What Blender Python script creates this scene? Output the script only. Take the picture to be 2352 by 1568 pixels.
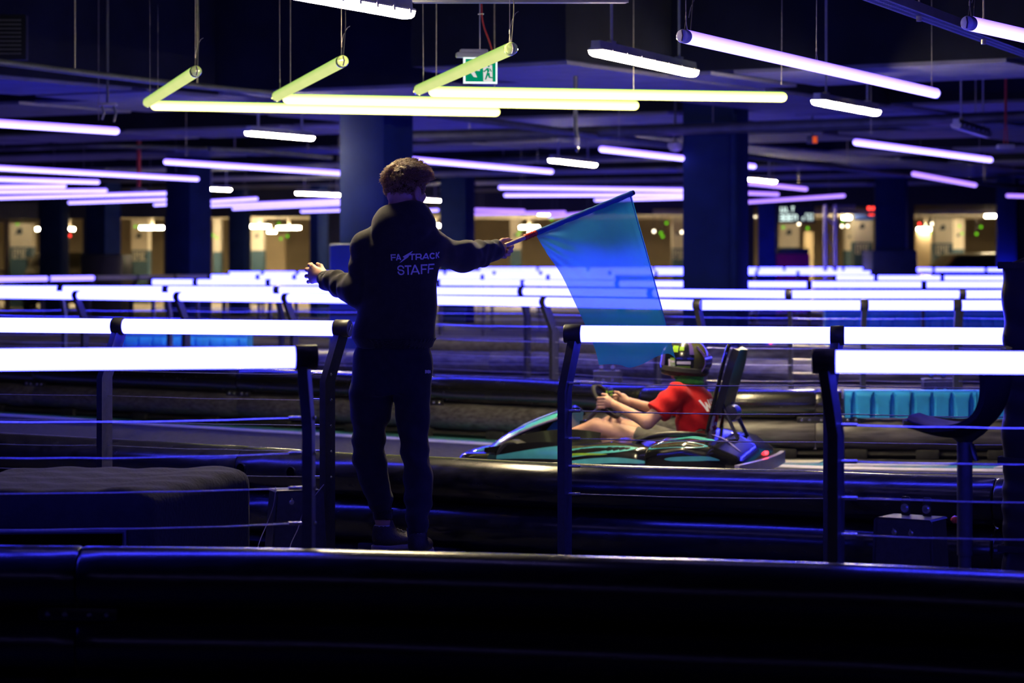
import bpy, bmesh, math, random
import numpy as np
from mathutils import Vector, Matrix
from mathutils.bvhtree import BVHTree

SC = bpy.context.scene
COL = SC.collection
for _o in list(bpy.data.objects):
    bpy.data.objects.remove(_o, do_unlink=True)
random.seed(7)
RNG = np.random.default_rng(11)

# ------------------------------------------------------------------ camera
EYE = 1.41                       # lens height above the floor
FPX = 85.0 / 36.0 * 2352.0       # focal length in pixels of the 2352 x 1568 frame
HZ = 585.0                       # row of the horizon
cam_d = bpy.data.cameras.new('camera')
cam_d.lens = 85.0
cam_d.sensor_width = 36.0
cam_d.shift_y = -(784.0 - HZ) / 2352.0
cam_d.clip_end = 400.0
cam_d.dof.use_dof = True
cam_d.dof.focus_distance = 10.95
cam_d.dof.aperture_fstop = 3.2
cam = bpy.data.objects.new('camera', cam_d)
cam.location = (0, 0, EYE)
cam.rotation_euler = (math.radians(90), 0, 0)
COL.objects.link(cam)
SC.camera = cam

# ------------------------------------------------------------------ world, view
world = bpy.data.worlds.new('world')
SC.world = world
world.use_nodes = True
world.node_tree.nodes['Background'].inputs[0].default_value = (0.004, 0.006, 0.03, 1)
world.node_tree.nodes['Background'].inputs[1].default_value = 0.3
vs = SC.view_settings
vs.view_transform = 'Standard'
vs.look = 'None'
vs.exposure = 0.12
vs.gamma = 1.0
vs.use_curve_mapping = False
SC.display_settings.display_device = 'sRGB'
try:
    SC.cycles.use_denoising = True
    SC.cycles.use_light_tree = True
    SC.cycles.max_bounces = 8
    SC.cycles.transparent_max_bounces = 12
    SC.cycles.sample_clamp_indirect = 4.0
except Exception:
    pass

# strengths of the lamps the hall has
S_RAIL = 26.0
S_PURPLE = 4.4
S_GREEN = 7.0
S_BATTEN = 190.0

# ------------------------------------------------------------------ geometry helpers
def P(px, py, d):
    """world point seen at pixel (px, py) standing d metres in front of the lens"""
    return Vector(((px - 1176.0) * d / FPX, d, EYE - (py - HZ) * d / FPX))

def XY(px, d):
    return Vector(((px - 1176.0) * d / FPX, d, 0.0))

class MB:
    """collects vertices and faces for one mesh"""
    def __init__(self):
        self.v = []; self.f = []
    def add(self, vs_, fs_):
        n = len(self.v)
        self.v.extend([tuple(p) for p in vs_])
        self.f.extend([tuple(i + n for i in f) for f in fs_])
    def box(self, c, s, rz=0.0, mat=None):
        hx, hy, hz = s[0] / 2, s[1] / 2, s[2] / 2
        ca, sa = math.cos(rz), math.sin(rz)
        pts = []
        for dz in (-hz, hz):
            for dx, dy in ((-hx, -hy), (hx, -hy), (hx, hy), (-hx, hy)):
                p = Vector((c[0] + dx * ca - dy * sa, c[1] + dx * sa + dy * ca, c[2] + dz))
                pts.append(mat @ p if mat else p)
        self.add(pts, [(0, 3, 2, 1), (4, 5, 6, 7), (0, 1, 5, 4), (1, 2, 6, 5), (2, 3, 7, 6), (3, 0, 4, 7)])
    def bevbox(self, c, s, b=0.01, rz=0.0, seg=2):
        bm = bmesh.new()
        bmesh.ops.create_cube(bm, size=1.0)
        bmesh.ops.scale(bm, vec=s, verts=bm.verts)
        bmesh.ops.bevel(bm, geom=list(bm.edges), offset=b, segments=seg, affect='EDGES', profile=0.5)
        M = Matrix.Translation(Vector(c)) @ Matrix.Rotation(rz, 4, 'Z')
        bm.verts.ensure_lookup_table()
        self.add([M @ v.co for v in bm.verts], [[v.index for v in f.verts] for f in bm.faces])
        bm.free()
    def tube(self, pts, r, n=12, cap=True, flat=None):
        """tube along a polyline; r a number or a list; flat=(a,b) gives an oval section"""
        pts = [Vector(p) for p in pts]
        m = len(pts)
        rr = [r] * m if not hasattr(r, '__len__') else list(r)
        t0 = (pts[1] - pts[0]).normalized()
        ref = Vector((0, 0, 1)) if abs(t0.z) < 0.9 else Vector((1, 0, 0))
        u = t0.cross(ref).normalized()
        vs_ = []
        for i, p in enumerate(pts):
            if i == 0: t = pts[1] - pts[0]
            elif i == m - 1: t = pts[-1] - pts[-2]
            else: t = (pts[i + 1] - pts[i]).normalized() + (pts[i] - pts[i - 1]).normalized()
            t.normalize()
            u = (u - t * u.dot(t)).normalized()
            w = t.cross(u)
            for k in range(n):
                a = 2 * math.pi * k / n
                fa, fb = flat if flat else (1, 1)
                vs_.append(p + (u * math.cos(a) * fa + w * math.sin(a) * fb) * rr[i])
        fs_ = []
        for i in range(m - 1):
            for k in range(n):
                k2 = (k + 1) % n
                fs_.append((i * n + k, i * n + k2, (i + 1) * n + k2, (i + 1) * n + k))
        if cap:
            fs_.append(tuple(range(n - 1, -1, -1)))
            fs_.append(tuple((m - 1) * n + k for k in range(n)))
        self.add(vs_, fs_)
    def capsule(self, a, b, r, n=12, seg=4):
        a = Vector(a); b = Vector(b); t = (b - a).normalized()
        pts = []; rs = []
        for k in range(seg):
            an = math.pi / 2 * (1 - k / seg)
            pts.append(a - t * r * math.sin(an)); rs.append(max(r * math.cos(an), r * 0.02))
        pts += [a, b]; rs += [r, r]
        for k in range(1, seg + 1):
            an = math.pi / 2 * k / seg
            pts.append(b + t * r * math.sin(an)); rs.append(max(r * math.cos(an), r * 0.02))
        self.tube(pts, rs, n)
    def lathe(self, prof, c, axis=(0, 0, 1), n=20, cap=True):
        ax = Vector(axis).normalized()
        ref = Vector((0, 0, 1)) if abs(ax.z) < 0.9 else Vector((1, 0, 0))
        u = ax.cross(ref).normalized(); w = ax.cross(u)
        c = Vector(c); vs_ = []
        for (r, h) in prof:
            for k in range(n):
                a = 2 * math.pi * k / n
                vs_.append(c + ax * h + (u * math.cos(a) + w * math.sin(a)) * r)
        fs_ = []
        for i in range(len(prof) - 1):
            for k in range(n):
                k2 = (k + 1) % n
                fs_.append((i * n + k, i * n + k2, (i + 1) * n + k2, (i + 1) * n + k))
        if cap:
            fs_.append(tuple(range(n - 1, -1, -1)))
            fs_.append(tuple((len(prof) - 1) * n + k for k in range(n)))
        self.add(vs_, fs_)
    def prism(self, poly, origin, u, v, depth):
        """extrude a 2-D outline (list of (a,b)) along u x v"""
        o = Vector(origin); u = Vector(u); v = Vector(v); w = u.cross(v).normalized() * depth
        n = len(poly)
        fr = [o + u * a + v * b for a, b in poly]
        self.add(fr + [p + w for p in fr],
                 [tuple(range(n - 1, -1, -1)), tuple(range(n, 2 * n))] +
                 [(i, (i + 1) % n, n + (i + 1) % n, n + i) for i in range(n)])
    def sheet(self, fn, nu, nv, thick=0.0):
        """surface fn(a,b) on the unit square, given a thickness along its normals"""
        g = [[Vector(fn(i / nu, j / nv)) for j in range(nv + 1)] for i in range(nu + 1)]
        top = [p for row in g for p in row]
        W = nv + 1
        quads = [(i * W + j, (i + 1) * W + j, (i + 1) * W + j + 1, i * W + j + 1) for i in range(nu) for j in range(nv)]
        if not thick:
            self.add(top, quads); return
        nrm = []
        for i in range(nu + 1):
            for j in range(nv + 1):
                a = g[min(i + 1, nu)][j] - g[max(i - 1, 0)][j]
                b = g[i][min(j + 1, nv)] - g[i][max(j - 1, 0)]
                nn = a.cross(b)
                nrm.append(nn.normalized() if nn.length > 1e-9 else Vector((0, 0, 1)))
        bot = [p - q * thick for p, q in zip(top, nrm)]
        N = len(top)
        rim = []
        for i in range(nu):
            rim.append((i * W, N + i * W, N + (i + 1) * W, (i + 1) * W))
            rim.append((i * W + nv, (i + 1) * W + nv, N + (i + 1) * W + nv, N + i * W + nv))
        for j in range(nv):
            rim.append((j, j + 1, N + j + 1, N + j))
            rim.append((nu * W + j, N + nu * W + j, N + nu * W + j + 1, nu * W + j + 1))
        self.add(top + bot, quads + [tuple(N + k for k in reversed(q)) for q in quads] + rim)
    def mesh(self, name, mat, smooth=40):
        me = bpy.data.meshes.new(name)
        me.from_pydata(self.v, [], self.f)
        me.update()
        if mat is not None:
            me.materials.append(mat)
        bm = bmesh.new(); bm.from_mesh(me)
        bmesh.ops.recalc_face_normals(bm, faces=bm.faces)
        bm.to_mesh(me); bm.free()
        if smooth:
            me.polygons.foreach_set('use_smooth', [True] * len(me.polygons))
            try: me.set_sharp_from_angle(angle=math.radians(smooth))
            except Exception: pass
        return me

def root_loc(o):
    while o.parent: o = o.parent
    return o.location

def obj(name, me, parent=None):
    o = bpy.data.objects.new(name, me)
    COL.objects.link(o)
    if parent is not None: o.parent = parent
    return o

def build(mb, name, mat, parent=None, smooth=40, world=True):
    """one mesh object; vertices are in world metres unless world=False"""
    if parent is not None and world:
        off = root_loc(parent)
        mb.v = [(p[0] - off[0], p[1] - off[1], p[2] - off[2]) for p in mb.v]
    return obj(name, mb.mesh(name, mat, smooth), parent)

def build_top(mb, name, mat, label, cat, group=None, smooth=40, base=None):
    """a thing that is one mesh; origin at its base"""
    if base is None:
        a = np.array(mb.v); base = Vector(((a[:, 0].min() + a[:, 0].max()) / 2, (a[:, 1].min() + a[:, 1].max()) / 2, a[:, 2].min()))
    base = Vector(base)
    mb.v = [(p[0] - base[0], p[1] - base[1], p[2] - base[2]) for p in mb.v]
    o = obj(name, mb.mesh(name, mat, smooth)); o.location = base
    return tag(o, label, cat, group)

def tag(o, label, cat, group=None):
    o['label'] = label; o['category'] = cat
    if group: o['group'] = group
    return o

def thing(name, label, cat, loc=(0, 0, 0), group=None):
    o = bpy.data.objects.new(name, None)
    o.empty_display_size = 0.1
    COL.objects.link(o); o.location = loc
    return tag(o, label, cat, group)

def struct(mb, name, mat, smooth=40, parent=None):
    o = build(mb, name, mat, parent, smooth)
    if parent is None: o['kind'] = 'structure'
    return o

def copy_tree(o, parent=None):
    c = o.copy(); COL.objects.link(c); c.parent = parent
    for ch in list(o.children):
        copy_tree(ch, c)
    return c

def interp(x, xs, ys):
    return float(np.interp(x, xs, ys))

def smooth_path(pts, sub=8):
    """Catmull-Rom through points"""
    pts = [Vector(p) for p in pts]
    out = []
    for i in range(len(pts) - 1):
        p0 = pts[max(i - 1, 0)]; p1 = pts[i]; p2 = pts[i + 1]; p3 = pts[min(i + 2, len(pts) - 1)]
        for k in range(sub):
            t = k / sub
            out.append(0.5 * ((2 * p1) + (p2 - p0) * t + (2 * p0 - 5 * p1 + 4 * p2 - p3) * t * t + (3 * p1 - p0 - 3 * p2 + p3) * t ** 3))
    out.append(pts[-1])
    return out

# ------------------------------------------------------------------ signed-distance shapes, turned into meshes by surface nets
def s_caps(G, a, b, ra, rb=None):
    rb = ra if rb is None else rb
    a = np.array(a, float); b = np.array(b, float)
    ab = b - a
    t = np.clip(((G - a) @ ab) / max(ab @ ab, 1e-12), 0, 1)
    return np.linalg.norm(G - a - t[..., None] * ab, axis=-1) - (ra + (rb - ra) * t)

def s_ell(G, c, r, M=None):
    q = G - np.array(c, float)
    if M is not None: q = q @ np.array(M, float)
    r = np.array(r, float)
    k0 = np.linalg.norm(q / r, axis=-1); k1 = np.linalg.norm(q / (r * r), axis=-1)
    return k0 * (k0 - 1.0) / np.maximum(k1, 1e-9)

def s_sec(G, zs, cx, cy, rx, ry, pw=2.0):
    """body with oval level sections; lists over z (ascending)"""
    z = G[..., 2]
    CX = np.interp(z, zs, cx); CY = np.interp(z, zs, cy); RX = np.interp(z, zs, rx); RY = np.interp(z, zs, ry)
    k = ((np.abs((G[..., 0] - CX) / RX)) ** pw + (np.abs((G[..., 1] - CY) / RY)) ** pw) ** (1.0 / pw)
    d = (k - 1.0) * np.minimum(RX, RY)
    return np.maximum(d, np.maximum(zs[0] - z, z - zs[-1]))

def smin(a, b, k=0.03):
    h = np.clip(0.5 + 0.5 * (b - a) / k, 0, 1)
    return b * (1 - h) + a * h - k * h * (1 - h)

def smax(a, b, k=0.02):
    return -smin(-a, -b, k)

def surf(fn, lo, hi, h):
    """surface nets on a grid of step h: returns vertices and quads of fn = 0"""
    lo = np.array(lo, float); hi = np.array(hi, float)
    n = np.ceil((hi - lo) / h).astype(int) + 1
    ax = [lo[i] + h * np.arange(n[i]) for i in range(3)]
    G = np.stack(np.meshgrid(*ax, indexing='ij'), -1)
    F = fn(G)
    S = F < 0
    c = n - 1
    sub = lambda A, i, j, k: A[i:i + c[0], j:j + c[1], k:k + c[2]]
    tot = np.zeros(c, int)
    for i in (0, 1):
        for j in (0, 1):
            for k in (0, 1): tot += sub(S, i, j, k)
    act = (tot > 0) & (tot < 8)
    acc = np.zeros(tuple(c) + (3,)); cnt = np.zeros(c)
    cor = [(i, j, k) for i in (0, 1) for j in (0, 1) for k in (0, 1)]
    for a in cor:
        for axis in range(3):
            if a[axis] == 1: continue
            b = list(a); b[axis] = 1
            fa = sub(F, *a); fb = sub(F, *b)
            m = (fa < 0) != (fb < 0)
            t = np.where(m, fa / np.where(np.abs(fa - fb) < 1e-12, 1e-12, fa - fb), 0)
            for q in range(3):
                acc[..., q] += np.where(m, a[q] + (t if q == axis else 0), 0)
            cnt += m
    idx = -np.ones(c, int)
    idx[act] = np.arange(act.sum())
    cell = np.argwhere(act)
    V = lo + h * (cell + acc[act] / cnt[act][:, None])
    Q = []
    for axis in range(3):
        u, w = [q for q in range(3) if q != axis]
        sl = [slice(1, c[q]) for q in range(3)]; sl[axis] = slice(0, c[axis])
        a = S[tuple(slice(s.start, s.stop) for s in sl)]
        s2 = list(sl); s2[axis] = slice(1, c[axis] + 1)
        b = S[tuple(s2)]
        m = a != b
        base = np.argwhere(m) + np.array([s.start for s in sl])
        flip = a[m]
        def ci(du, dw):
            r = base.copy(); r[:, u] += du; r[:, w] += dw
            return idx[r[:, 0], r[:, 1], r[:, 2]]
        q = np.stack([ci(-1, -1), ci(0, -1), ci(0, 0), ci(-1, 0)], 1)
        q = q[(q >= 0).all(1)] if (q < 0).any() else q
        Q.append(q)
    return V, np.concatenate(Q)

def sdf_build(name, fn, lo, hi, h, mat, parent, relax=1, mats=None):
    V, Q = surf(fn, lo, hi, h)
    for _ in range(relax):
        acc = np.zeros_like(V); cn = np.zeros(len(V))
        for a, b in ((0, 1), (1, 2), (2, 3), (3, 0)):
            np.add.at(acc, Q[:, a], V[Q[:, b]]); np.add.at(cn, Q[:, a], 1)
            np.add.at(acc, Q[:, b], V[Q[:, a]]); np.add.at(cn, Q[:, b], 1)
        V = 0.5 * V + 0.5 * acc / np.maximum(cn, 1)[:, None]
    off = np.array(root_loc(parent)) if parent is not None else np.zeros(3)
    me = bpy.data.meshes.new(name)
    me.from_pydata((V - off).tolist(), [], Q.tolist())
    me.update()
    bm = bmesh.new(); bm.from_mesh(me)
    bmesh.ops.recalc_face_normals(bm, faces=bm.faces)
    bm.to_mesh(me); bm.free()
    me.polygons.foreach_set('use_smooth', [True] * len(me.polygons))
    if mat is not None: me.materials.append(mat)
    return obj(name, me, parent)

# ------------------------------------------------------------------ materials
MAT = {}
def N(nt, kind, **kw):
    n = nt.nodes.new(kind)
    for k, v in kw.items():
        if k in n.inputs: n.inputs[k].default_value = v
        else: setattr(n, k, v)
    return n

def pmat(name, col, rough=0.5, metal=0.0, var=0.25, scale=12.0, bump=0.0, bscale=60.0, spec=0.5, coat=0.0, sheen=0.0, stretch=None, rvar=0.0):
    """procedural surface: noise in the colour, optional relief"""
    if name in MAT: return MAT[name]
    m = bpy.data.materials.new(name); m.use_nodes = True
    nt = m.node_tree; b = nt.nodes['Principled BSDF']
    tc = N(nt, 'ShaderNodeTexCoord')
    src = tc.outputs['Object']
    if stretch:
        mp = N(nt, 'ShaderNodeMapping'); mp.inputs['Scale'].default_value = stretch
        nt.links.new(src, mp.inputs['Vector']); src = mp.outputs['Vector']
    nz = N(nt, 'ShaderNodeTexNoise'); nz.inputs['Scale'].default_value = scale; nz.inputs['Detail'].default_value = 4
    nt.links.new(src, nz.inputs['Vector'])
    rp = N(nt, 'ShaderNodeValToRGB')
    rp.color_ramp.elements[0].position = 0.3; rp.color_ramp.elements[1].position = 0.7
    rp.color_ramp.elements[0].color = tuple(c * (1 - var) for c in col) + (1,)
    rp.color_ramp.elements[1].color = tuple(min(1, c * (1 + var)) for c in col) + (1,)
    nt.links.new(nz.outputs['Fac'], rp.inputs['Fac'])
    nt.links.new(rp.outputs['Color'], b.inputs['Base Color'])
    b.inputs['Roughness'].default_value = rough
    b.inputs['Metallic'].default_value = metal
    b.inputs['Specular IOR Level'].default_value = spec
    b.inputs['Coat Weight'].default_value = coat
    b.inputs['Coat Roughness'].default_value = 0.2 if coat < 0.45 else 0.06
    b.inputs['Sheen Weight'].default_value = sheen
    if rvar:
        mr = N(nt, 'ShaderNodeMapRange'); mr.inputs['To Min'].default_value = max(0.03, rough - rvar); mr.inputs['To Max'].default_value = min(1, rough + rvar)
        nt.links.new(nz.outputs['Fac'], mr.inputs['Value']); nt.links.new(mr.outputs['Result'], b.inputs['Roughness'])
    if bump:
        n2 = N(nt, 'ShaderNodeTexNoise'); n2.inputs['Scale'].default_value = bscale; n2.inputs['Detail'].default_value = 3
        nt.links.new(src, n2.inputs['Vector'])
        bp = N(nt, 'ShaderNodeBump'); bp.inputs['Strength'].default_value = bump; bp.inputs['Distance'].default_value = 0.01
        nt.links.new(n2.outputs['Fac'], bp.inputs['Height']); nt.links.new(bp.outputs['Normal'], b.inputs['Normal'])
    MAT[name] = m
    return m

def emat(name, col, strength, top=None, top_strength=None, var=0.08):
    """diffuser of a lamp: the strip inside shines down, so the upper side of the tube can be deeper in colour and weaker"""
    if name in MAT: return MAT[name]
    m = bpy.data.materials.new(name); m.use_nodes = True
    nt = m.node_tree; nt.nodes.clear()
    out = N(nt, 'ShaderNodeOutputMaterial')
    em = N(nt, 'ShaderNodeEmission')
    tc = N(nt, 'ShaderNodeTexCoord')
    nz = N(nt, 'ShaderNodeTexNoise'); nz.inputs['Scale'].default_value = 3.0
    nt.links.new(tc.outputs['Object'], nz.inputs['Vector'])
    mr = N(nt, 'ShaderNodeMapRange'); mr.inputs['To Min'].default_value = 1 - var; mr.inputs['To Max'].default_value = 1 + var
    nt.links.new(nz.outputs['Fac'], mr.inputs['Value'])
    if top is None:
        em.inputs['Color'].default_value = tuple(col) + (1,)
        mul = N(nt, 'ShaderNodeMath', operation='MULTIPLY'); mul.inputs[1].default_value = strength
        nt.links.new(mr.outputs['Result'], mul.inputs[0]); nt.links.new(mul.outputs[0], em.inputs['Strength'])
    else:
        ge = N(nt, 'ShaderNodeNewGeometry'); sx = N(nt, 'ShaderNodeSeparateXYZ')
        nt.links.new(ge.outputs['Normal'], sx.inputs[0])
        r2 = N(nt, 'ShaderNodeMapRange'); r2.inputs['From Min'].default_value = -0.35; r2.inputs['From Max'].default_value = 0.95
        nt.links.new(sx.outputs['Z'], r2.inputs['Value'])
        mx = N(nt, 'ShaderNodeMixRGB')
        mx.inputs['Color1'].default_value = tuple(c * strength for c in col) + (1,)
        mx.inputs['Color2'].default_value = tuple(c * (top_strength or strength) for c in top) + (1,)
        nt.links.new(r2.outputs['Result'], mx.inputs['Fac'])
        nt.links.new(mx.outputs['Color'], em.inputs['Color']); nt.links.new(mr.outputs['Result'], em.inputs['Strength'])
    nt.links.new(em.outputs[0], out.inputs['Surface'])
    MAT[name] = m
    return m

M_STEEL = pmat('black_powder_coat', (0.045, 0.045, 0.052), 0.42, 0.0, 0.2, 40, 0.05, 300)
M_PIPE = pmat('black_polyethylene', (0.012, 0.012, 0.014), 0.24, 0, 0.5, 6, 0.05, 22, stretch=(1, 6, 6), rvar=0.09, coat=0.4)
M_PIPE_OLD = pmat('scuffed_polyethylene', (0.10, 0.094, 0.095), 0.42, 0, 0.6, 5, 0.15, 30, stretch=(0.5, 6, 9), rvar=0.15)
M_CABLE = pmat('steel_cable', (0.55, 0.53, 0.52), 0.35, 0.9, 0.2, 80)
M_CHROME = pmat('zinc_bolt', (0.7, 0.7, 0.72), 0.25, 1.0, 0.15, 60)
M_RUBBER = pmat('matt_rubber', (0.015, 0.015, 0.017), 0.8, 0, 0.3, 30)
M_RAIL = emat('rail_light', (0.0375, 0.0385, 1.0), S_RAIL, var=0.03)
M_RAILV = emat('rail_light_violet', (0.17, 0.13, 1.0), 4.5)
M_RAILOFF = pmat('rail_tube_unlit', (0.45, 0.42, 0.45), 0.3, 0, 0.05, 8)
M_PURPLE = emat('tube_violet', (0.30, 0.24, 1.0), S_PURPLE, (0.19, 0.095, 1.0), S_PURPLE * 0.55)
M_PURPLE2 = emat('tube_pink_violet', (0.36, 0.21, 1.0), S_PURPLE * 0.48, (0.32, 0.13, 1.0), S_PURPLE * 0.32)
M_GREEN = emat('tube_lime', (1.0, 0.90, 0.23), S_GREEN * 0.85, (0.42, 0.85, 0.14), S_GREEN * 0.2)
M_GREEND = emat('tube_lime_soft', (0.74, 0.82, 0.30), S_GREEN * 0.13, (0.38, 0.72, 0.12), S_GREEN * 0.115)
M_WARM = emat('batten_diffuser', (1.0, 0.80, 0.46), S_BATTEN)
M_WARMFAR = emat('garage_lamp', (1.0, 0.80, 0.48), 100.0)
M_HOUSING = pmat('grey_lamp_housing', (0.42, 0.42, 0.44), 0.5, 0, 0.1, 20)
M_WIRE = pmat('thin_wire', (0.35, 0.33, 0.32), 0.4, 0.7, 0.2, 50)
M_WIREB = pmat('black_lamp_flex', (0.02, 0.02, 0.03), 0.5, 0, 0.2, 50)
M_CONC = pmat('dark_painted_concrete', (0.010, 0.013, 0.026), 0.8, 0, 0.25, 2.5, 0.2, 14, spec=0.15)
M_SOFFIT = pmat('lit_soffit_tint', (0.17, 0.17, 0.26), 0.7, 0, 0.2, 3, 0.1, 20)  # paler than the beam: light on the underside put into the colour
M_COLUMN = pmat('navy_column_paint', (0.010, 0.024, 0.10), 0.75, 0, 0.15, 3, 0.1, 18, spec=0.12)
M_ASPHALT = pmat('track_asphalt', (0.052, 0.052, 0.060), 0.8, 0, 0.35, 18, 0.3, 220, spec=0.2)
M_WHITEPAINT = pmat('white_line_paint', (0.7, 0.67, 0.62), 0.5, 0, 0.12, 14)
M_TEALPAINT = pmat('teal_line_paint', (0.07, 0.30, 0.34), 0.5, 0, 0.2, 10)
M_BLUEBLOCK = pmat('sky_blue_plastic', (0.03, 0.33, 0.75), 0.38, 0, 0.15, 7, 0.06, 40)
M_BLACK = pmat('black_plastic', (0.014, 0.014, 0.016), 0.35, 0, 0.2, 30)
M_HOLESHADE = pmat('hole_shade', (0.002, 0.002, 0.003), 0.9, 0, 0.1, 10, spec=0.0)
M_SKIN = pmat('skin', (0.62, 0.35, 0.25), 0.5, 0, 0.08, 25, 0.05, 120)
# ================================================================== the hall
CEIL = 4.1
HALL_D = 62.0
fl = MB(); fl.box((0, 40, -0.05), (120, 130, 0.1))
FLOOR = struct(fl, 'floor', M_ASPHALT)
ce = MB(); ce.box((0, 26, CEIL + 0.1), (64, 74, 0.2))
struct(ce, 'ceiling', M_CONC)
for nm, c, s in (('wall_left', (-30, 26, 2.05), (0.3, 72, 4.1)), ('wall_right', (30, 26, 2.05), (0.3, 72, 4.1)), ('wall_rear', (0, -10, 2.05), (60, 0.3, 4.1))):
    w = MB(); w.box(c, s); struct(w, nm, M_CONC)

# dropped beams across the hall: dark upstand, underside panels tinted paler for the light on them
BEAMS = []
DUCT = (P(905, 0, 10.6).x, P(1490, 0, 10.6).x, 10.6, 12.6, P(1000, 9, 12.6).z)
def ceil_at(x, y):
    """height of what is overhead at a spot: beam underside or slab"""
    if DUCT[0] < x < DUCT[1] and DUCT[2] < y < DUCT[3]: return DUCT[4] - 0.012
    return min([CEIL - 0.004] + [z - 0.002 for o, u, hw, z in BEAMS if abs((x - o.x) * -u.y + (y - o.y) * u.x) < hw + 0.03])

GRID = math.radians(-31)          # the column grid stands askew to the lens
def beam(o, ang, width, z, panel=2.6, lim=(-27.5, 27.5, 3.0, 59.0)):
    """dark dropped beam with underside panels coloured lighter as if lit, clipped to the hall"""
    u = Vector((math.cos(ang), math.sin(ang), 0)); n = Vector((-u.y, u.x, 0)); o = Vector((o[0], o[1], 0))
    t0, t1 = -80.0, 80.0
    for k, (a, b) in enumerate(((lim[0], lim[1]), (lim[2], lim[3]))):
        if abs(u[k]) > 1e-6:
            q = sorted(((a - o[k]) / u[k], (b - o[k]) / u[k])); t0 = max(t0, q[0]); t1 = min(t1, q[1])
    if t1 - t0 < 1: return
    BEAMS.append((o, u, width / 2, z))
    c = o + u * (t0 + t1) / 2
    mb = MB(); mb.box((c.x, c.y, (z + 0.03 + CEIL) / 2), (t1 - t0, width, CEIL - z - 0.03), ang)
    b = struct(mb, 'ceiling_beam', M_CONC)
    k = max(1, int((t1 - t0) / panel)); w = (t1 - t0) / k
    for i in range(k):
        p = o + u * (t0 + w * (i + 0.5))
        m = MB(); m.box((p.x, p.y, z + 0.015), (w - 0.22, width - 0.10, 0.03), ang)
        build(m, 'soffit_panel', M_SOFFIT, b)
nn = Vector((-math.sin(GRID), math.cos(GRID), 0))
for k in range(7):
    q = Vector((0.09, 22.0, 0)) + nn * (0.95 + 5.0 * k)
    beam((q.x, q.y), GRID, 1.9, 2.98 - 0.004 * k, 2.6 if k < 4 else 5.2)
for k, (x, y) in enumerate(((-5.3, 21.3), (4.6, 28.0))):
    beam((x, y), GRID + math.pi / 2, 1.5, 2.96 + 0.004 * k, 3.6, lim=(-27.5, 27.5, 20.0, 59.0))

def column(px0, split, px1, d, z1=None, pipe=None):
    """square painted column standing askew: near edge at column `split`"""
    th = math.atan2(max(px1 - split, 1), split - px0)
    s = (split - px0) * d / FPX / math.cos(th)
    c0 = XY(split, d)
    c = c0 + Vector((-math.cos(th), math.sin(th), 0)) * s / 2 + Vector((math.sin(th), math.cos(th), 0)) * s / 2
    z1 = CEIL
    mb = MB(); mb.bevbox((c.x, c.y, z1 / 2), (s, s, z1), 0.015, -th)
    o = struct(mb, 'column', M_COLUMN)
    if pipe:
        r = MB(); p = XY(pipe, d - 0.08)
        r.tube([(p.x, p.y, 0), (p.x, p.y, 2.9)], 0.04, 10)
        build(r, 'downpipe', M_COLUMN, o)
    return o
column(775, 882, 945, 24.3)
column(375, 436, 478, 38.5)
column(1571, 1684, 1731, 25.8, pipe=1686)
column(2012, 2080, 2096, 49.0)
column(1010, 1070, 1090, 50.0, pipe=1068)
column(192, 243, 270, 52.0, pipe=241)
column(88, 140, 150, 56.0)
column(525, 562, 572, 57.0)
column(710, 735, 752, 54.0, pipe=730)
column(1742, 1780, 1788, 55.0)
column(2292, 2335, 2350, 50.0)

# padded wraps strapped round the foot of some columns
M_PAD = pmat('blue_vinyl_pad', (0.014, 0.035, 0.13), 0.55, 0, 0.15, 6, 0.3, 6)
M_PADBLACK = pmat('black_vinyl_pad', (0.012, 0.012, 0.02), 0.34, 0, 0.2, 6, 0.5, 7)
def pad(px0, px1, d, depth, z1, mat, label, strap=True, cat='pad'):
    a = XY(px0, d); b = XY(px1, d)
    t = thing('column_pad', label, cat, ((a.x + b.x) / 2, d + depth / 2, 0))
    w = b.x - a.x
    for k, (cx, cy, sx, sy) in enumerate((((a.x + b.x) / 2, d, w, 0.1), ((a.x + b.x) / 2, d + depth, w, 0.1), (a.x + 0.05, d + depth / 2, 0.1, depth - 0.1), (b.x - 0.05, d + depth / 2, 0.1, depth - 0.1))):
        m = MB(); m.bevbox((cx, cy, z1 / 2), (sx, sy, z1), 0.03); build(m, 'pad_panel', mat, t)
    if strap:
        m = MB(); m.box(((a.x + b.x) / 2, d - 0.055, z1 * 0.55), (w * 0.98, 0.01, 0.06)); build(m, 'strap', M_RUBBER, t)
    return t
pad(757, 962, 24.0, 1.3, 1.52, M_PAD, 'tall blue vinyl pad round the wide column behind the marshal')
pad(2003, 2106, 48.7, 1.3, 1.5, M_PAD, 'blue vinyl pad round the column right of the lattice truss')
pad(186, 281, 51.6, 1.4, 1.42, M_PADBLACK, 'shiny black vinyl pad on the far column with thin downpipe')

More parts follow.
